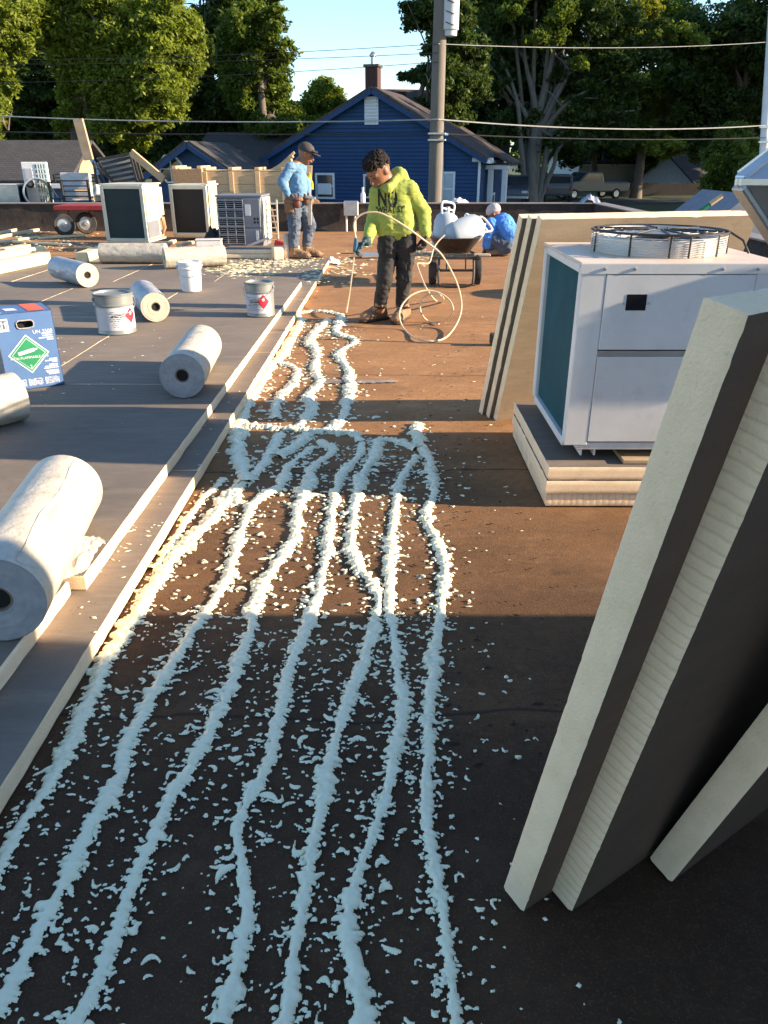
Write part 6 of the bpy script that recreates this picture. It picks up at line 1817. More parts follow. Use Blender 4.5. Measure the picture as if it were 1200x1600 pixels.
# broom with green handle and a metal cabinet half hidden behind the standing boards
a = P(1062, 352, 6.4); b_ = P(1128, 306, 6.4)
br = empty('broom', a, 0, 'broom with green handle and wooden grip sticking up behind the standing boards', 'broom')
d_ = (b_ - a).normalized(); foot = a - d_ * ((a.z - .05) / d_.z)
local(MB().tube([foot, a.lerp(b_, .72)], .016, 8).build('handle', M('green handle', (.02, .20, .09), .5, 0, bstr=0), br, True), br)
local(MB().tube([a.lerp(b_, .72), b_], .019, 8).build('grip', mPine, br, True), br)
local(MB().box(foot, (.45, .08, .09), None, .01).build('brush', mRubber, br), br)
a = P(1126, 336, 26); b_ = P(1163, 303, 26)
cb = empty('shed', (a.x, 26, GZ), 0, 'neighbouring shed whose dull grey gable shows beyond the standing boards', 'shed')
MB().prism([Vector((-.5, 0, 0)), Vector((4.2, 0, 0)), Vector((4.2, 0, a.z - GZ - .5)), Vector((b_.x - a.x + .2, 0, b_.z - GZ)), Vector((-.5, 0, a.z - GZ - .45))], (0, 0, 0), (0, 4, 0)).build('wall', M('dull grey sheet', (.28, .28, .31), .6, .2, (.23, .23, .25), scale=4, bstr=.05), cb)
MB().box((1.9, -.02, 1.0), (.9, .04, 2.0), b=.01).build('door', mGreySteel, cb)
ev = empty('shadow_vent', (3.0, 8.9, 0), 0, 'squat vent added out of sight behind the standing boards to cast a shadow', 'vent')  # unseen vent, added for its shadow on the far roof
MB().box((0, 0, .10), (.8, .9, .2), b=.02).build('curb', mGreySteel, ev); MB().lathe([(.34, .2), (.34, .32), (.46, .35), (.46, .40), (.30, .52), (.0, .55)], 28).build('cowl', mGreySteel, ev, True)

# ------------------------------------------------------------------ houses beyond the roof
mBlueSiding = M('deep blue siding', (.008, .044, .130), .6, 0, (.006, .035, .105), scale=2, bs=60, bstr=.06)
mTrim = M('white house trim', (.62, .64, .66), .6, 0, (.54, .56, .58), scale=3, bstr=.03)
mShingle = shingle_material('dark brown shingles', (.060, .045, .042), (.085, .062, .054))
mShingleGrey = shingle_material('grey brown shingles', (.050, .047, .048), (.070, .064, .062))
mBrick = shingle_material('chimney brick', (.085, .036, .030), (.06, .028, .024))
mPane = M('window glass', (.03, .035, .04), .08, 0, (.06, .065, .07), scale=2, bstr=0, spec=.7)
mBlind = M('pale window blind', (.40, .45, .50), .6, 0, (.33, .38, .43), scale=2, bstr=0)
def siding(w, z0, z1, top, mat, name, par, face, course=.155):
    """lapped siding on a wall of width w (local x), from z0 up to the line top(x); face maps (u, out, z) -> local point"""
    m = MB(); z = z0
    while z < z1:
        zt = min(z + course, z1)
        # width limits at this height
        us = [i / 60 * w for i in range(61) if top(i / 60 * w) >= zt - .001]
        if len(us) > 1:
            a, b_ = us[0], us[-1]
            m.add([face(a, .052, z), face(b_, .052, z), face(b_, .006, zt), face(a, .006, zt), face(a, .0, z), face(b_, .0, z)], [(0, 1, 2, 3), (4, 5, 1, 0)])
        z += course
    return m.build(name, mat, par)
def house_window(par, face, u, z, w, h, mat_pane, rails=1, name='window'):
    f_ = MB()
    t = .09
    def bx(a, b_, c, d, o0, o1):
        p = [face(a, o1, c), face(b_, o1, c), face(b_, o1, d), face(a, o1, d)]; q = [face(a, o0, c), face(b_, o0, c), face(b_, o0, d), face(a, o0, d)]
        f_.add(p + q, [(0, 1, 2, 3), (4, 5, 1, 0), (1, 5, 6, 2), (3, 2, 6, 7), (4, 0, 3, 7)])
    bx(u - w / 2, u + w / 2, z - h / 2, z - h / 2 + t, .0, .09); bx(u - w / 2, u + w / 2, z + h / 2 - t, z + h / 2, .0, .09)
    bx(u - w / 2, u - w / 2 + t, z - h / 2 + t, z + h / 2 - t, .0, .088); bx(u + w / 2 - t, u + w / 2, z - h / 2 + t, z + h / 2 - t, .0, .088)
    for k in range(rails): bx(u - w / 2 + t, u + w / 2 - t, z - .035 + (k - (rails - 1) / 2) * h / (rails + 1), z + .035 + (k - (rails - 1) / 2) * h / (rails + 1), .0, .075)
    wd = f_.build(name, mTrim, par)
    MB().quad(face(u - w / 2 + .03, .062, z - h / 2 + .03), face(u + w / 2 - .03, .062, z - h / 2 + .03), face(u + w / 2 - .03, .062, z + h / 2 - .03), face(u - w / 2 + .03, .062, z + h / 2 - .03)).build('pane', mat_pane, wd)
    return wd
# main blue house: its gable wall faces the roof, turned so that the right side shows
PHI = R(15)
HY = 36.0
hc_ = P(751, 245, HY)
he1 = Vector((math.cos(PHI), -math.sin(PHI), 0)); he2 = Vector((math.sin(PHI), math.cos(PHI), 0))
HW = 9.7; HD = 9.0
h0 = Vector((hc_.x, hc_.y, GZ)) - he1 * HW
hs_ = empty('house', h0, -PHI, 'deep blue gabled house with white vent and brick chimney beyond the parapet', 'house')
EZ = hc_.z - GZ
def onfront(px, py):
    r0 = ray(px, py); o = Vector((0, 0, CAMH))
    t = (h0 - o).dot(he2) / r0.dot(he2); p = o + r0 * t
    return (p - h0).dot(he1), p.z - GZ
apx = onfront(583, 141)
AZ = apx[1]; AU = apx[0]
front_face = lambda u, o_, z: Vector((u, -o_, z))
top = lambda u: EZ + (AZ - EZ) * (u / AU if u < AU else (HW - u) / (HW - AU))
MB().prism([Vector((0, 0, 0)), Vector((HW, 0, 0)), Vector((HW, 0, EZ)), Vector((AU, 0, AZ)), Vector((0, 0, EZ))], (0, 0, 0), (0, HD, 0)).build('wall', mBlueSiding, hs_)
tag(siding(HW, .5, AZ, top, mBlueSiding, 'siding', hs_, front_face), kind='stuff')
side_face = lambda u, o_, z: Vector((HW + o_, u, z))
tag(siding(HD, .5, EZ, lambda u: EZ, mBlueSiding, 'siding', hs_, side_face), kind='stuff')
def roof_slab(par, a, b_, c, d, th, mat, name='roof'):
    n = (Vector(b_) - Vector(a)).cross(Vector(d) - Vector(a)).normalized()
    if n.z < 0: n = -n
    return MB().prism([Vector(a), Vector(b_), Vector(c), Vector(d)], n * .03, n * (.03 + th)).build(name, mat, par)
ov = .30
sl_l = (AZ - EZ) / AU; sl_r = (AZ - EZ) / (HW - AU)
rfL = roof_slab(hs_, (-ov, -ov, EZ - ov * sl_l), (AU, -ov, AZ), (AU, HD + ov, AZ), (-ov, HD + ov, EZ - ov * sl_l), .12, mShingle)
rfR = roof_slab(hs_, (HW + ov, -ov, EZ - ov * sl_r), (AU, -ov, AZ), (AU, HD + ov, AZ), (HW + ov, HD + ov, EZ - ov * sl_r), .12, mShingle)
for (ua, za, ub, zb) in ((-ov, EZ - ov * sl_l, AU, AZ), (HW + ov, EZ - ov * sl_r, AU, AZ)):
    m = MB(); m.bar((ua, -ov - .015, za - .05), (ub, -ov - .015, zb - .05), .03, .18); m.build('rake_board', mBlueSiding, hs_)
MB().box((HW + ov + .05, HD / 2 - .1, EZ - ov * sl_r - .03), (.12, HD + .4, .14), b=.02).build('gutter', mTrim, hs_)
MB().box((HW + .10, -.03, EZ - .12), (.9, .10, .16), b=.02).build('gutter_return', mTrim, hs_)
MB().bar((HW - .02, -.06, EZ - .2), (HW - .02, -.06, .3), .10, .08).build('downspout', mTrim, hs_)
u, z = onfront(581, 173); 
vf = MB(); vf.box((u, -.05, z), (.62, .08, 1.08), b=.01); v_ = vf.build('gable_vent', mTrim, hs_)
m = MB()
for k in range(8): m.box((u, -.10, z - .44 + .125 * k), (.50, .03, .06), rotx(R(25)), .004)
m.build('vent_slats', mTrim, v_)
u0, zt = onfront(493, 270); u1_, zb = onfront(524, 311)
house_window(hs_, front_face, (u0 + u1_) / 2, (zt + zb) / 2, u1_ - u0, zt - zb, mPane, 1)
MB().box(((u0 + u1_) / 2, -.14, zb + .42), (.62, .2, .46), b=.02).build('window_cooler', mTrim, hs_)
u0, zt = onfront(569, 272); house_window(hs_, front_face, u0 + .55, zt - .95, 1.15, 1.9, mPane, 1)
u0, zt = onfront(682, 268); u1_, zb = onfront(710, 322)
house_window(hs_, front_face, (u0 + u1_) / 2, (zt + zb) / 2, u1_ - u0, zt - zb, mBlind, 1)
house_window(hs_, side_face, 4.2, 2.3, 1.1, 1.5, mPane, 1)
u, z = onfront(561, 118)
ch = MB(); ch.box((u, 2.2, z - 1.3), (.58, .58, 3.6), b=.01); c_ = ch.build('chimney', mBrick, rfL)
u2_, z2 = onfront(561, 116)
MB().box((u, 2.2, z + .54), (.72, .72, .12), b=.02).build('chimney_cap', M('mortar cap', (.12, .10, .09), .9, 0, bstr=.1), hs_)
m = MB(); m.lathe([(.10, 0), (.10, .30), (.16, .32), (.16, .38), (.06, .50), (.0, .52)], 14, (u, 2.2, z + .60)); m.build('flue', mGreySteel, hs_, True)
sm = MB(); um, zm = onfront(697, 190); sm.tube([(um, -.10, 1.0), (um - .03, -.10, 3.0), (um - .1, -.10, zm)], .035, 8); sm.build('service_mast', mGreySteel, hs_, True)
# porch on the right rear
PX0 = HW + .04; PY0 = 1.2
MB().box((PX0 + .5, PY0 + 2, EZ - .42), (1.05, 3.6, .18), b=.02).build('porch_beam', mTrim, hs_)
roof_slab(hs_, (PX0 + 1.15, PY0, EZ - .36), (PX0 + .32, PY0, EZ + .05), (PX0 + .32, PY0 + 4, EZ + .05), (PX0 + 1.15, PY0 + 4, EZ - .36), .10, mShingle, 'porch_roof')
for x in (.22, .85):
    m = MB(); m.box((PX0 + x, PY0 + .35, 2.9), (.24, .24, EZ - 2.9 - .5 + 1.4), b=.02); m.box((PX0 + x, PY0 + .35, 1.45), (.5, .5, 2.3), b=.02); m.box((PX0 + x, PY0 + .35, 2.62), (.56, .56, .08), b=.01); m.build('porch_column', mTrim, hs_)
MB().box((PX0 + .8, PY0 + 2, .35), (1.9, 4.2, .7), b=.02).build('porch_floor', mTrim, hs_)
MB().bar((PX0 + 1.7, PY0 + .2, 1.5), (PX0 + 3.2, PY0 + .0, .5), .06, .06).build('stair_rail', mTrim, hs_)

def simple_house(name, px, py_eave, Y, rz, w, d, ze, za, wall, roofm, label, win=(), ridge='x'):
    p = P(px, py_eave, Y)
    e = empty(name, (p.x, Y, gz(Y)), rz, label, 'house')
    E_ = p.z - gz(Y) if ze is None else ze
    A_ = E_ + za
    if ridge == 'x':
        MB().prism([Vector((0, 0, 0)), Vector((0, d, 0)), Vector((0, d, E_)), Vector((0, d / 2, A_)), Vector((0, 0, E_))], (0, 0, 0), (w, 0, 0)).build('wall', wall, e)
        s_ = za / (d / 2)
        roof_slab(e, (-.4, -.4, E_ - .4 * s_), (w + .4, -.4, E_ - .4 * s_), (w + .4, d / 2, A_), (-.4, d / 2, A_), .12, roofm)
        roof_slab(e, (-.4, d + .4, E_ - .4 * s_), (w + .4, d + .4, E_ - .4 * s_), (w + .4, d / 2, A_), (-.4, d / 2, A_), .12, roofm)
        MB().box((w / 2, -.45, E_ - .4 * s_ - .05), (w + .8, .08, .16), b=.02).build('fascia', mTrim, e)
    else:
        MB().prism([Vector((0, 0, 0)), Vector((w, 0, 0)), Vector((w, 0, E_)), Vector((w / 2, 0, A_)), Vector((0, 0, E_))], (0, 0, 0), (0, d, 0)).build('wall', wall, e)
        s_ = za / (w / 2)
        roof_slab(e, (-.35, -.35, E_ - .35 * s_), (w / 2, -.35, A_), (w / 2, d, A_), (-.35, d, E_ - .35 * s_), .12, roofm)
        roof_slab(e, (w + .35, -.35, E_ - .35 * s_), (w / 2, -.35, A_), (w / 2, d, A_), (w + .35, d, E_ - .35 * s_), .12, roofm)
        for sx in (0, 1):
            m = MB(); m.bar((-.35 + (w + .7) * sx, -.38, E_ - .35 * s_ - .05), (w / 2, -.38, A_ - .05), .04, .16); m.build('rake_board', mTrim if False else wall, e)
    for (u, z, ww, hh, pm) in win: house_window(e, front_face, u, z, ww, hh, pm, 1)
    return e, E_, A_
# small blue gable with the octagonal window
oh, oE, oA = simple_house('shed', 236, 272, 33, R(-4), 3.3, 5.5, None, 1.05, mBlueSiding, mShingleGrey, 'small blue gable with a white octagonal window behind the crates', (), 'y')
oc = P(268, 264, 33); ocx = oc.x - oh.location.x; ocz = oc.z - gz(33)
m = MB()
pt = [(ocx + .48 * math.cos(R(22.5 + 45 * k)), ocz + .52 * math.sin(R(22.5 + 45 * k))) for k in range(8)]
for k in range(8): m.bar((pt[k][0], -.05, pt[k][1]), (pt[(k + 1) % 8][0], -.05, pt[(k + 1) % 8][1]), .06, .10, (0, 1, 0))
w_ = m.build('window', mTrim, oh)
MB().add([(x, -.02, z) for x, z in pt], [tuple(range(8))]).build('pane', mPane, w_)
m = MB(); m.box((ocx, -.03, ocz), (.04, .03, .9), b=.002); m.box((ocx, -.034, ocz), (.86, .02, .04), b=.002); m.build('glazing_bars', mTrim, w_)
simple_house('house', 305, 268, 41, R(-3), 9.5, 9, None, 1.7, mBlueSiding, mShingleGrey, 'low house with a long dark roof between the octagon window gable and the blue house')
bh, bE, bA = simple_house('house', -190, 279, 30, R(0), 6.6, 5.0, None, 1.15, mBlueSiding, mShingleGrey, 'brown roofed house with a plywood gable end at the far left')
g_ = MB(); g_.prism([Vector((6.62, .3, bE - .9)), Vector((6.62, 4.7, bE - .9)), Vector((6.62, 2.5, bA - .2))], (0, 0, 0), (.03, 0, 0)); g_.build('gable_board', mPly, bh)
simple_house('house', 905, 253, 74, R(8), 9.5, 8, None, 2.0, M('pale siding', (.55, .55, .54), .7, 0, (.47, .47, .46), scale=3, bstr=.1), mShingleGrey, 'pale house with white windows beneath the trees on the right', [(1.6, 2.9, 1.0, 1.5, mPane), (4.6, 2.9, 1.0, 1.5, mPane), (7.6, 2.9, 1.0, 1.5, mPane)])
simple_house('house', 1085, 283, 66, R(20), 8, 7, None, 2.0, M('pale siding', (.55, .55, .54)), mShingleGrey, 'white house half hidden by foliage at the far right', [(1.5, 2.4, 1.0, 1.4, mPane)])
simple_house('house', 612, 190, 62, R(10), 9, 8, None, 2.2, mBlueSiding, mShingle, 'distant house with a brick chimney showing above the blue house roof')
cq = P(627, 158, 60)
tag(MB().box((cq.x, 60.5, cq.z - 1.5), (.62, .62, 4.2), b=.02).build('brick_chimney', mBrick), 'small brick chimney above the right slope of the blue house', 'chimney')
# dark board fence in front of the pale house
fe = empty('board_fence', (P(940, 300, 62).x, 62, gz(62)), R(4), 'dark board fence in front of the pale house under the trees', 'fence')
for k in range(46): MB().box((.2 * k, 0, .42), (.19, .03, .84 + .03 * (k % 3)), b=.004).build('board', M('dark fence wood', (.05, .045, .045), .9, 0, (.035, .03, .03), scale=6, bstr=.1), fe)

# ------------------------------------------------------------------ vehicles under the trees
def vehicle(px, pyb, Y, rz, col, label, kind):
    p = P(px, pyb, Y)
    e = empty('parked_' + kind, (p.x, Y, gz(Y) + .015), rz, label, 'pickup' if kind == 'pickup' else 'car')
    pm_ = M('car paint ' + kind + str(px), col, .3, .2, tuple(c * .9 for c in col), scale=2, bstr=0, spec=.6)
    if kind == 'pickup':
        prof = [(-2.7, .55), (-2.72, 1.05), (-.75, 1.08), (-.62, 1.12), (-.45, 1.68), (.75, 1.70), (1.35, 1.15), (2.55, 1.02), (2.68, .80), (2.66, .48), (-2.6, .45)]
        gl_ = [(-.40, 1.16), (-.28, 1.60), (.70, 1.61), (1.20, 1.16)]
    else:
        prof = [(-2.2, .5), (-2.25, .95), (-2.0, 1.10), (-1.75, 1.58), (.55, 1.62), (1.15, 1.08), (2.1, .95), (2.25, .72), (2.22, .42), (-2.1, .4)]
        gl_ = [(-1.80, 1.12), (-1.60, 1.52), (.48, 1.54), (1.0, 1.10)]
    body_ = MB().prism([Vector((x, -.88, z)) for x, z in prof], (0, 0, 0), (0, 1.76, 0)).build('body', pm_, e)
    md = body_.modifiers.new('b', 'BEVEL'); md.width = .07; md.segments = 2
    for sy in (-1, 1):
        MB().prism([Vector((x, .885 * sy, z)) for x, z in gl_], (0, 0, 0), (0, .01 * sy, 0)).build('side_window', mPane, e)
    rx_ = (1.24, 1.16) if kind == 'pickup' else (1.10, 1.12)
    t_ = prof[5] if kind == 'pickup' else prof[4]; n_ = prof[6] if kind == 'pickup' else prof[5]
    q = lambda y, f_: Vector((t_[0] + (n_[0] - t_[0]) * f_ + .02, y, t_[1] + (n_[1] - t_[1]) * f_ + .02))
    MB().quad(q(-.75, .12), q(-.75, .92), q(.75, .92), q(.75, .12)).build('windscreen', mPane, e)
    if kind != 'pickup':
        MB().quad(Vector((-2.0, -.72, 1.14)), Vector((-2.0, .72, 1.14)), Vector((-1.80, .70, 1.50)), Vector((-1.80, -.70, 1.50))).build('rear_window', mPane, e)
    else:
        MB().box((-1.72, 0, 1.06), (1.9, 1.5, .04), b=.01).build('cargo_bed', mBlackSteel, e)
    for x in (prof[0][0] * .62, prof[8][0] * .62):
        for sy in (-1, 1):
            m = MB(); m.lathe([(.22, .11), (.32, .11), (.34, .06), (.34, -.06), (.32, -.11), (.22, -.11)], 20, (x, .80 * sy, .345), rotx(R(90)), closed=True); w_ = m.build('wheel', mRubber, e, True)
            m = MB(); m.lathe([(.0, .09), (.2, .10), (.225, .08), (.225, -.08), (.2, -.10), (.0, -.09)], 18, (x, .80 * sy, .345), rotx(R(90))); m.build('rim', mGreySteel, w_, True)
    fxx = prof[8][0]
    for sy in (-1, 1):
        MB().box((fxx - .02, .62 * sy, .78), (.08, .34, .14), b=.03).build('headlight', mPlastic, e)
        MB().box((prof[0][0] - .02, .72 * sy, .85), (.06, .16, .26), b=.02).build('tail_light', mRed, e)
    MB().box((fxx - .0, 0, .5), (.12, 1.7, .16), b=.04).build('bumper', mGreySteel, e)
    return e
vehicle(803, 310, 50, R(-100), (.10, .11, .13), 'dark grey car with lit windscreen parked left of the big tree trunk', 'car')
vehicle(866, 310, 54, R(84), (.16, .165, .17), 'grey car seen from behind parked right of the big trunk', 'car')
vehicle(918, 308, 57, R(-160), (.085, .092, .10), 'dark grey pickup truck parked on the grass under the right hand trees', 'pickup')

# ------------------------------------------------------------------ poles and wires
mPole = M('weathered utility pole', (.165, .145, .125), .9, 0, (.12, .105, .09), scale=4, stretch=(6, 6, .5), bs=30, bstr=.4)
PY = 24.0
pb = P(679, 316, PY); pt_ = P(691, -80, PY)
up1 = empty('utility_pole', (pb.x, PY, GZ), 0, 'weathered wooden utility pole with a grey transformer rising in front of the blue house', 'utility pole')
pr_ = 11.0 * pxm(PY, 2)
local(MB().tube([Vector((pb.x - .05, PY, GZ)), Vector((pb.x, PY, pb.z)), pt_.lerp(pb, .5), pt_], [pr_ * 1.15, pr_ * 1.0, pr_ * .95, pr_ * .85], 16).build('shaft', mPole, up1, True), up1)
tcn = P(704, 28, PY); thh = (57 + 8) * pxm(PY, 5) 
trn = 13 * pxm(PY, 5)
m = MB(); zc = P(704, 57, PY).z
m.lathe([(.0, 0), (trn * .8, .0), (trn * .82, .12), (trn, .14), (trn, thh * 1.05), (trn * 1.04, thh * 1.06), (trn * 1.04, thh * 1.1), (trn * .6, thh * 1.16), (.0, thh * 1.17)], 24, (tcn.x, PY - .05, zc)); tf = local(m.build('transformer', M('grey transformer paint', (.50, .51, .53), .45, 0, (.43, .44, .46), scale=3, bstr=.03), up1, True), up1)
for k in range(3): MB().bar((tcn.x - trn * .7, PY - .05 - trn, zc + .3 + .25 * k), (tcn.x + trn * .3, PY - .06 - trn, zc + .22 + .25 * k), .02, .02).build('cable', mBlackSteel, tf)
local(MB().box(((pb.x + tcn.x) / 2 + .1, PY, zc + thh * .6), (.5, .08, .1), b=.01).build('bracket', mGreySteel, up1), up1)
for py_ in (209, 219): local(MB().box((P(682, py_, PY).x, PY, P(682, py_, PY).z), (pr_ * 2.5, pr_ * 2.5, .05), b=.01).build('band', mGreySteel, up1), up1)
local(MB().bar(P(688, 209, PY - .2), P(700, 210, PY - .2), .05, .05).build('stub_arm', mTrim, up1), up1)
pq = P(1193, 245, PY + 6); pq2 = P(1208, 0, PY + 6)
up2 = empty('utility_pole', (pq.x, PY + 6, GZ), 0, 'pale utility pole at the right edge behind the rain cap', 'utility pole')
local(MB().tube([Vector((pq.x - .15, PY + 6, GZ)), pq, pq2], [.16, .15, .13], 14).build('shaft', mTrim, up2, True), up2)
for k in range(2): local(MB().bar(pq.lerp(pq2, .1 + .1 * k) + Vector((-.3, -.2, 0)), pq.lerp(pq2, .1 + .1 * k) + Vector((.3, -.2, 0)), .06, .06).build('bracket', mGreySteel, up2), up2)
def wire(a, b_, sag, r0, label, mat=mBlackSteel):
    r0 *= .62; sag *= .5
    pts = [a.lerp(b_, t) - Vector((0, 0, sag * 4 * t * (1 - t))) for t in np.linspace(0, 1, 24)]
    tag(MB().tube(pts, r0, 5).build('wire', mat, None, True), label, 'wire', 'overhead wires strung past the pole')
mWireGrey = M('grey cable', (.35, .35, .34), .6, 0, bstr=0)
def pole_at(py): return Vector((P(684, py, PY).x, PY - .2, P(684, py, PY).z))
def pole2_at(py): return P(1196, py, PY + 5.8)
wire(P(-160, 172, PY + 3), pole_at(187), .35, .028, 'thick pale cable from the left treetops to the pole', mWireGrey)
wire(pole_at(187), pole2_at(196), .35, .028, 'thick pale cable from the pole to the right edge', mWireGrey)
wire(P(-160, 202, PY + 3), pole_at(209), .15, .030, 'dark heavy cable crossing the blue house gable from the left')
wire(pole_at(209), pole2_at(215), .2, .026, 'dark heavy cable running right from the pole')
wire(P(-200, 92, PY + 3), pole_at(70), .3, .012, 'topmost thin wire across the patch of sky')
wire(P(-200, 98, PY + 3), pole_at(84), .25, .012, 'middle thin wire across the patch of sky')
wire(P(-200, 130, PY + 3), pole_at(98), .3, .012, 'lowest thin wire across the patch of sky')
wire(pole_at(70), pole2_at(66), .25, .015, 'upper thin wire running right from the pole through the trees', mWireGrey)

# ------------------------------------------------------------------ trees
mBark = M('grey brown bark', (.15, .125, .10), .95, 0, (.09, .075, .06), scale=3, stretch=(4, 4, .6), bs=14, bstr=.8)
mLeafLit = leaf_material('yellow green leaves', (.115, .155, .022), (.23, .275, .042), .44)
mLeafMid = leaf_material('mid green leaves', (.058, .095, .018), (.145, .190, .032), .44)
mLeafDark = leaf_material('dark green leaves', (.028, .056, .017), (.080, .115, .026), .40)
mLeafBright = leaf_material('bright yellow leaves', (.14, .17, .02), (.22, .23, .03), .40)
def leaves(name, lobes, n, size, mat, parent, seed, droop=.25):
    """lobes: (centre, radii); leaves gather in clumps towards the outside of every lobe"""
    rng = np.random.default_rng(seed)
    vol = np.array([l[1][0] * l[1][2] * (l[2] if len(l) > 2 else 1) for l in lobes]); vol = vol / vol.sum()
    C_ = []
    for (l, v_) in zip(lobes, vol):
        c, r_ = np.array(l[0]), np.array(l[1])
        k = max(6, int(n * v_ / 46))
        d = rng.normal(size=(k, 3)); d /= np.linalg.norm(d, axis=1)[:, None]
        rad = rng.uniform(.35, 1.0, k) ** .55
        rad *= 1 + .30 * vn3(d[:, 0] * 2.6 + seed, d[:, 1] * 2.6, d[:, 2] * 2.6, seed) + .22 * vn3(d[:, 0] * 6 + seed, d[:, 1] * 6, d[:, 2] * 6, seed + 1)
        cc = c + d * rad[:, None] * r_
        m = 46
        sp = rng.uniform(.05, .15, (k, 1, 1)) * r_.mean() + size * .6
        off = rng.normal(size=(k, m, 3)) * sp * np.array([1, 1, .62])
        C_.append(((cc[:, None, :] + off).reshape(-1, 3), np.repeat(rng.uniform(0, 1, k), m)))
    ctr = np.concatenate([c[0] for c in C_]); sh = np.concatenate([c[1] for c in C_])
    N_ = len(ctr)
    nr = rng.normal(size=(N_, 3)); nr[:, 2] = np.abs(nr[:, 2]) + .35; nr /= np.linalg.norm(nr, axis=1)[:, None]
    t = rng.normal(size=(N_, 3)); t[:, 2] -= droop; t -= nr * (t * nr).sum(1)[:, None]; t /= np.linalg.norm(t, axis=1)[:, None]
    b_ = np.cross(nr, t)
    s_ = size * rng.uniform(.55, 1.35, N_)[:, None]
    V = np.stack([ctr - t * s_, ctr + b_ * s_ * .48 + nr * s_ * .12, ctr + t * s_, ctr - b_ * s_ * .48 + nr * s_ * .12], 1).reshape(-1, 3)
    F = np.arange(N_ * 4).reshape(-1, 4)
    me = bpy.data.meshes.new(name)
    me.vertices.add(len(V)); me.vertices.foreach_set('co', V.astype(np.float32).ravel())
    me.loops.add(F.size); me.loops.foreach_set('vertex_index', F.astype(np.int32).ravel())
    me.polygons.add(N_); me.polygons.foreach_set('loop_start', np.arange(0, F.size, 4, dtype=np.int32))
    me.update(calc_edges=True)
    at = me.attributes.new('shade', 'FLOAT', 'FACE')
    at.data.foreach_set('value', np.clip(sh * .75 + rng.uniform(0, .35, N_), 0, 1).astype(np.float32))
    return link_mesh(me, name, mat, parent)
def tree(label, base_px, Y, lobes_px, n, size, mat, r0, seed, limbs=6, fork=.35, group='trees beyond the houses', droop=.25, bark=None, depth=.8):
    """lobes_px: (px, py, rx, ry[, dy]) of the crown's masses in the photo at depth Y"""
    b0 = P(base_px, 250, Y)
    root = Vector((b0.x, Y, gz(Y)))
    e = empty('tree', root, 0, label, 'tree', group)
    rnd = random.Random(seed)
    L = []
    for q in lobes_px:
        dy = q[4] if len(q) > 4 else rnd.uniform(-1.2, 1.2)
        c = P(q[0], q[1], Y + dy); s = pxm(Y + dy, c.z)
        L.append((tuple(c - root), (q[2] * s, max(q[2], q[3]) * s * depth, q[3] * s)))
    m = MB()
    lowest = min(l[0][2] - l[1][2] for l in L); highest = max(l[0][2] for l in L)
    mean = Vector((sum(l[0][0] for l in L) / len(L), sum(l[0][1] for l in L) / len(L), 0))
    fk = max(1.5, lowest + (highest - lowest) * fork)
    m.tube(smooth_path([Vector((0, 0, -.2)), Vector((.05, 0, fk * .35)), Vector((rnd.uniform(-.3, .3), 0, fk)), mean * .6 + Vector((0, 0, (fk + highest) / 2)), mean + Vector((0, 0, highest))], 5),
           [r0 * (1.25 - .25 * min(1, i / 4)) * max(.12, 1 - .045 * i) for i in range(21)], 12)
    for k in range(limbs):
        l = L[k % len(L)]
        z0 = fk * rnd.uniform(.75, 1.2)
        a = Vector((mean.x * .2, mean.y * .2, z0)); tgt = Vector(l[0]) + Vector([rnd.uniform(-.6, .6) * l[1][i] for i in range(3)])
        mid = a.lerp(tgt, .5) + Vector((rnd.uniform(-.5, .5), rnd.uniform(-.5, .5), .5))
        rr = r0 * rnd.uniform(.32, .55)
        pth = smooth_path([a, a.lerp(mid, .5) + Vector((0, 0, .2)), mid, tgt], 4)
        m.tube(pth, [rr * (1 - .85 * i / (len(pth) - 1)) for i in range(len(pth))], 8)
        for j in range(3):
            p0 = pth[rnd.randrange(4, len(pth))]; p1 = p0 + Vector((rnd.uniform(-1, 1) * l[1][0] * .6, rnd.uniform(-1, 1) * l[1][1] * .6, rnd.uniform(.1, .8) * l[1][2]))
            m.tube([p0, p0.lerp(p1, .5) + Vector((0, 0, .15)), p1], [rr * .35, rr * .22, .015], 5)
    m.build('trunk', bark or mBark, e, True)
    L2 = []
    rg = np.random.default_rng(seed + 500)
    for c, r_ in L:
        L2.append((c, tuple(x * .66 for x in r_), .70))
        for k in range(8):
            d = rg.normal(size=3); d /= np.linalg.norm(d); f_ = rg.uniform(.60, 1.0); q = rg.uniform(.22, .42)
            L2.append((tuple(np.array(c) + d * f_ * np.array(r_)), (r_[0] * q, r_[1] * q, r_[2] * q * (1.15 if droop > .2 else .8))))
    leaves('crown', L2, int(n * 2.1), size * .68, mat, e, seed, droop)
    return e
# left side, lit by the low sun
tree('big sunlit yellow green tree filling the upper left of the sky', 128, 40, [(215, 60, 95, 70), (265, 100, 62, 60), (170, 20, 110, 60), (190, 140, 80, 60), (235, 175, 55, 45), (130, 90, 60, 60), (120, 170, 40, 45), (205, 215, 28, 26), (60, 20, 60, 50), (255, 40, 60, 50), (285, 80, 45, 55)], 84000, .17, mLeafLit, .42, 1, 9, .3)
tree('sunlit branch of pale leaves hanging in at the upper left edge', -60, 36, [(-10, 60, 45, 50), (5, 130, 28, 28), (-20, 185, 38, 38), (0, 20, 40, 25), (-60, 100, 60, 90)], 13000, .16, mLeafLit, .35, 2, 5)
tree('dark green tree in shade behind the big sunlit tree', 60, 50, [(40, 110, 80, 90), (90, 190, 70, 60), (20, 200, 60, 50), (130, 60, 80, 90), (0, 30, 80, 70)], 26000, .26, mLeafDark, .4, 3, 6)
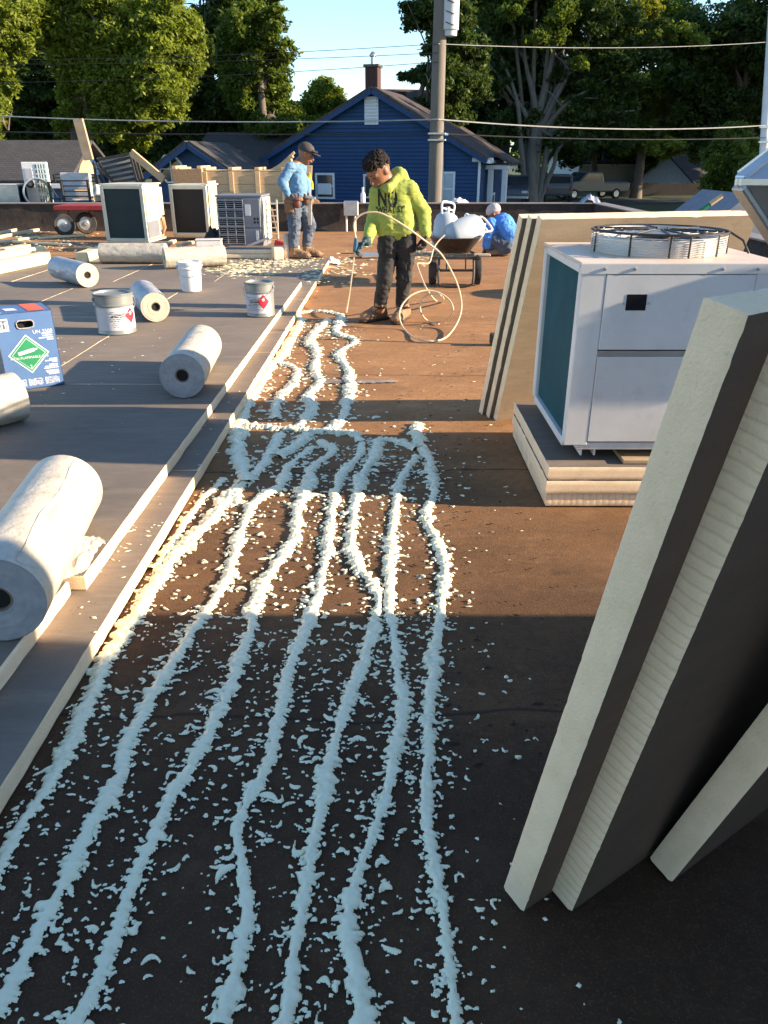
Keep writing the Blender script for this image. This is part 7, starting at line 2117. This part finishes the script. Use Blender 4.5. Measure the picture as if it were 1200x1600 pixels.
tree('tall dark tree right of the big sunlit tree', 330, 52, [(345, 40, 60, 75), (330, 130, 60, 70), (360, -30, 70, 60), (300, 190, 60, 50), (380, 190, 50, 45), (340, 220, 60, 30)], 30000, .25, mLeafDark, .45, 4, 7)
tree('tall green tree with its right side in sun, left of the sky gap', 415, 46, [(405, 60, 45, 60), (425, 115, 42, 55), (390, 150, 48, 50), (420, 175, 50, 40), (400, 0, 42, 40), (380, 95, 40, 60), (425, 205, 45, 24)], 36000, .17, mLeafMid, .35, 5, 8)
tree('rounded yellow green tree low behind the blue house', 498, 66, [(508, 165, 32, 36), (480, 175, 26, 40), (525, 185, 24, 26), (490, 205, 40, 22)], 15000, .22, mLeafLit, .3, 6, 5)
# right side, mostly in shade
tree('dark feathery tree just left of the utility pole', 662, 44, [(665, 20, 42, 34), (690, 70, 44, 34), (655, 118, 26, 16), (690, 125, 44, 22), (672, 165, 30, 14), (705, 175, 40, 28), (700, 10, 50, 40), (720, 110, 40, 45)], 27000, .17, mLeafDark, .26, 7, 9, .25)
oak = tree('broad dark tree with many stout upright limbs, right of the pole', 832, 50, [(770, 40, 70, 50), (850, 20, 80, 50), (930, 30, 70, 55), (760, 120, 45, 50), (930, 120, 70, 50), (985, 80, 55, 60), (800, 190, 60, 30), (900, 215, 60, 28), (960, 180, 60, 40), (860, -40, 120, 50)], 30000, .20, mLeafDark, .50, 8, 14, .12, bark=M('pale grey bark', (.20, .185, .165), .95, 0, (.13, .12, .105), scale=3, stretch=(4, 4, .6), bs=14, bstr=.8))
m = MB()
ob = oak.location
for k, (x0, x1, y1, x2, y2, r0) in enumerate(((826, 818, 180, 800, 20, .26), (830, 832, 170, 838, -10, .30), (836, 846, 180, 862, 10, .26), (842, 870, 150, 905, 60, .24), (846, 880, 225, 960, 190, .20), (822, 806, 150, 770, 60, .22))):
    a = P(x0, 306, 50); b_ = P(x1, y1, 50 - .3 * k + .8); c_ = P(x2, y2, 50 + .4 * k - 1)
    pth = smooth_path([Vector((a.x, a.y, gz(50) - .1)), a, a.lerp(b_, .55), b_, c_], 5)
    m = MB(); m.tube(pth, [r0 * (1 - .72 * i / (len(pth) - 1)) for i in range(len(pth))], 10)
    local(m.build('limb', M('pale grey bark', (.2, .185, .165)), oak, True), oak)
yl = tree('leafy dark tree with a bright yellow top spray, centre right', 1000, 58, [(1000, 60, 80, 60), (1060, 130, 80, 60), (980, 150, 70, 50), (1040, 30, 80, 50), (1010, 215, 70, 35)], 34000, .23, mLeafMid, .4, 9, 8)
def spray(t, lobes_px, Y, n, size, mat, seed):
    L = []
    for q in lobes_px:
        c = P(q[0], q[1], Y); k = pxm(Y, c.z); L.append((tuple(c - t.location), (q[2] * k, q[2] * k, q[3] * k)))
    leaves('leaf_spray', L, n, size, mat, t, seed)
spray(yl, [(985, 8, 36, 22), (965, 25, 18, 16), (1010, 20, 22, 14)], 52, 7000, .11, mLeafBright, 10)
spray(yl, [(1020, 232, 14, 8), (1050, 222, 18, 9), (1060, 45, 22, 12), (990, 60, 26, 12), (1095, 66, 14, 10)], 50, 3500, .12, mLeafLit, 110)  # paler leaves paint sunlit spots into this crown
spray(oak, [(880, 20, 30, 18), (800, 10, 22, 18), (905, 100, 16, 8), (850, 60, 30, 14), (1000, 118, 14, 9)], 47, 3600, .12, mLeafMid, 111)  # lit spots put into the dark crown with lighter leaves
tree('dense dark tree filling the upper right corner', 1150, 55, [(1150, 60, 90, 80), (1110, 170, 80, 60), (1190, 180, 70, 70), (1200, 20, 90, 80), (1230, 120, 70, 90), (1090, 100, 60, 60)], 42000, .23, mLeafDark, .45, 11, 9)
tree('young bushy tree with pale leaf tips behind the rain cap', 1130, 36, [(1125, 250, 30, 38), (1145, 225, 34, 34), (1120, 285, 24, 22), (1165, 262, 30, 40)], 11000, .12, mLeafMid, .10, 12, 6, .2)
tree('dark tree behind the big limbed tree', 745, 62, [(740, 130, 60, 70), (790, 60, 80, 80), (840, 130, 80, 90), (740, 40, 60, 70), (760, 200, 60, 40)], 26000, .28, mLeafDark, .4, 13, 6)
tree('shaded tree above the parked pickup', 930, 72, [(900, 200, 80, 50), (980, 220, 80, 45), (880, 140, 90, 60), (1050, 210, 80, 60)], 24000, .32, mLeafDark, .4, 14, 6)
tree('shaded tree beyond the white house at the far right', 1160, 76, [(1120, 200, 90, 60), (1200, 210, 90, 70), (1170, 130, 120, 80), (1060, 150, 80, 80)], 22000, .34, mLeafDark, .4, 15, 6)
tree('dark tree behind the long dark roof', 350, 62, [(300, 190, 70, 50), (380, 195, 70, 45), (430, 200, 50, 40), (250, 190, 60, 50)], 22000, .30, mLeafDark, .4, 16, 5)
tree('shaded tree behind the brown roofed house', 60, 60, [(30, 180, 90, 60), (130, 190, 80, 55), (190, 200, 60, 40), (-40, 160, 90, 90)], 22000, .30, mLeafDark, .4, 17, 5)
# a far belt of woods closes the view; taller trees out of frame on the right shade the street
rng_ = np.random.default_rng(77)
belt = []
for k in range(70):
    x = -120 + 250 * k / 69 + rng_.uniform(-2, 2); y = 120 + rng_.uniform(-8, 14)
    if -14 < x < 2: h_ = rng_.uniform(3, 4.6)
    else: h_ = rng_.uniform(7, 11)
    belt.append(((x, y, gz(y) + h_ * .5), (4.5, 4.0, h_ * .62)))
o = leaves('distant_woods', belt, 60000, .55, mLeafDark, None, 99)
tag(o, 'far belt of woods closing the view between the houses', 'woods', None, 'stuff')
for k, (x, y, h_) in enumerate(((33, 34, 19), (42, 48, 20), (38, 60, 19), (50, 38, 20), (48, 68, 20), (34, 47, 14))):
    e = empty('tree', (x, y, gz(y)), 0, 'tall shade tree beyond the right edge of the view, %s' % ('nearest the roof', 'second nearest the street', 'above the near kerb', 'furthest right', 'furthest back', 'between the nearest two')[k], 'tree', 'shade trees off to the right')
    MB().tube([(0, 0, 0), (.1, 0, h_ * .4), (0, .1, h_ * .8)], [.45, .35, .1], 10).build('trunk', mBark, e, True)
    leaves('crown', [((0, 0, h_ * .66), (5.2, 5.2, h_ * .34)), ((1.5, -2, h_ * .5), (4, 4, h_ * .24)), ((-1.5, 2.5, h_ * .5), (4, 4, h_ * .24))], 6500, .42, mLeafDark, e, 200 + k)
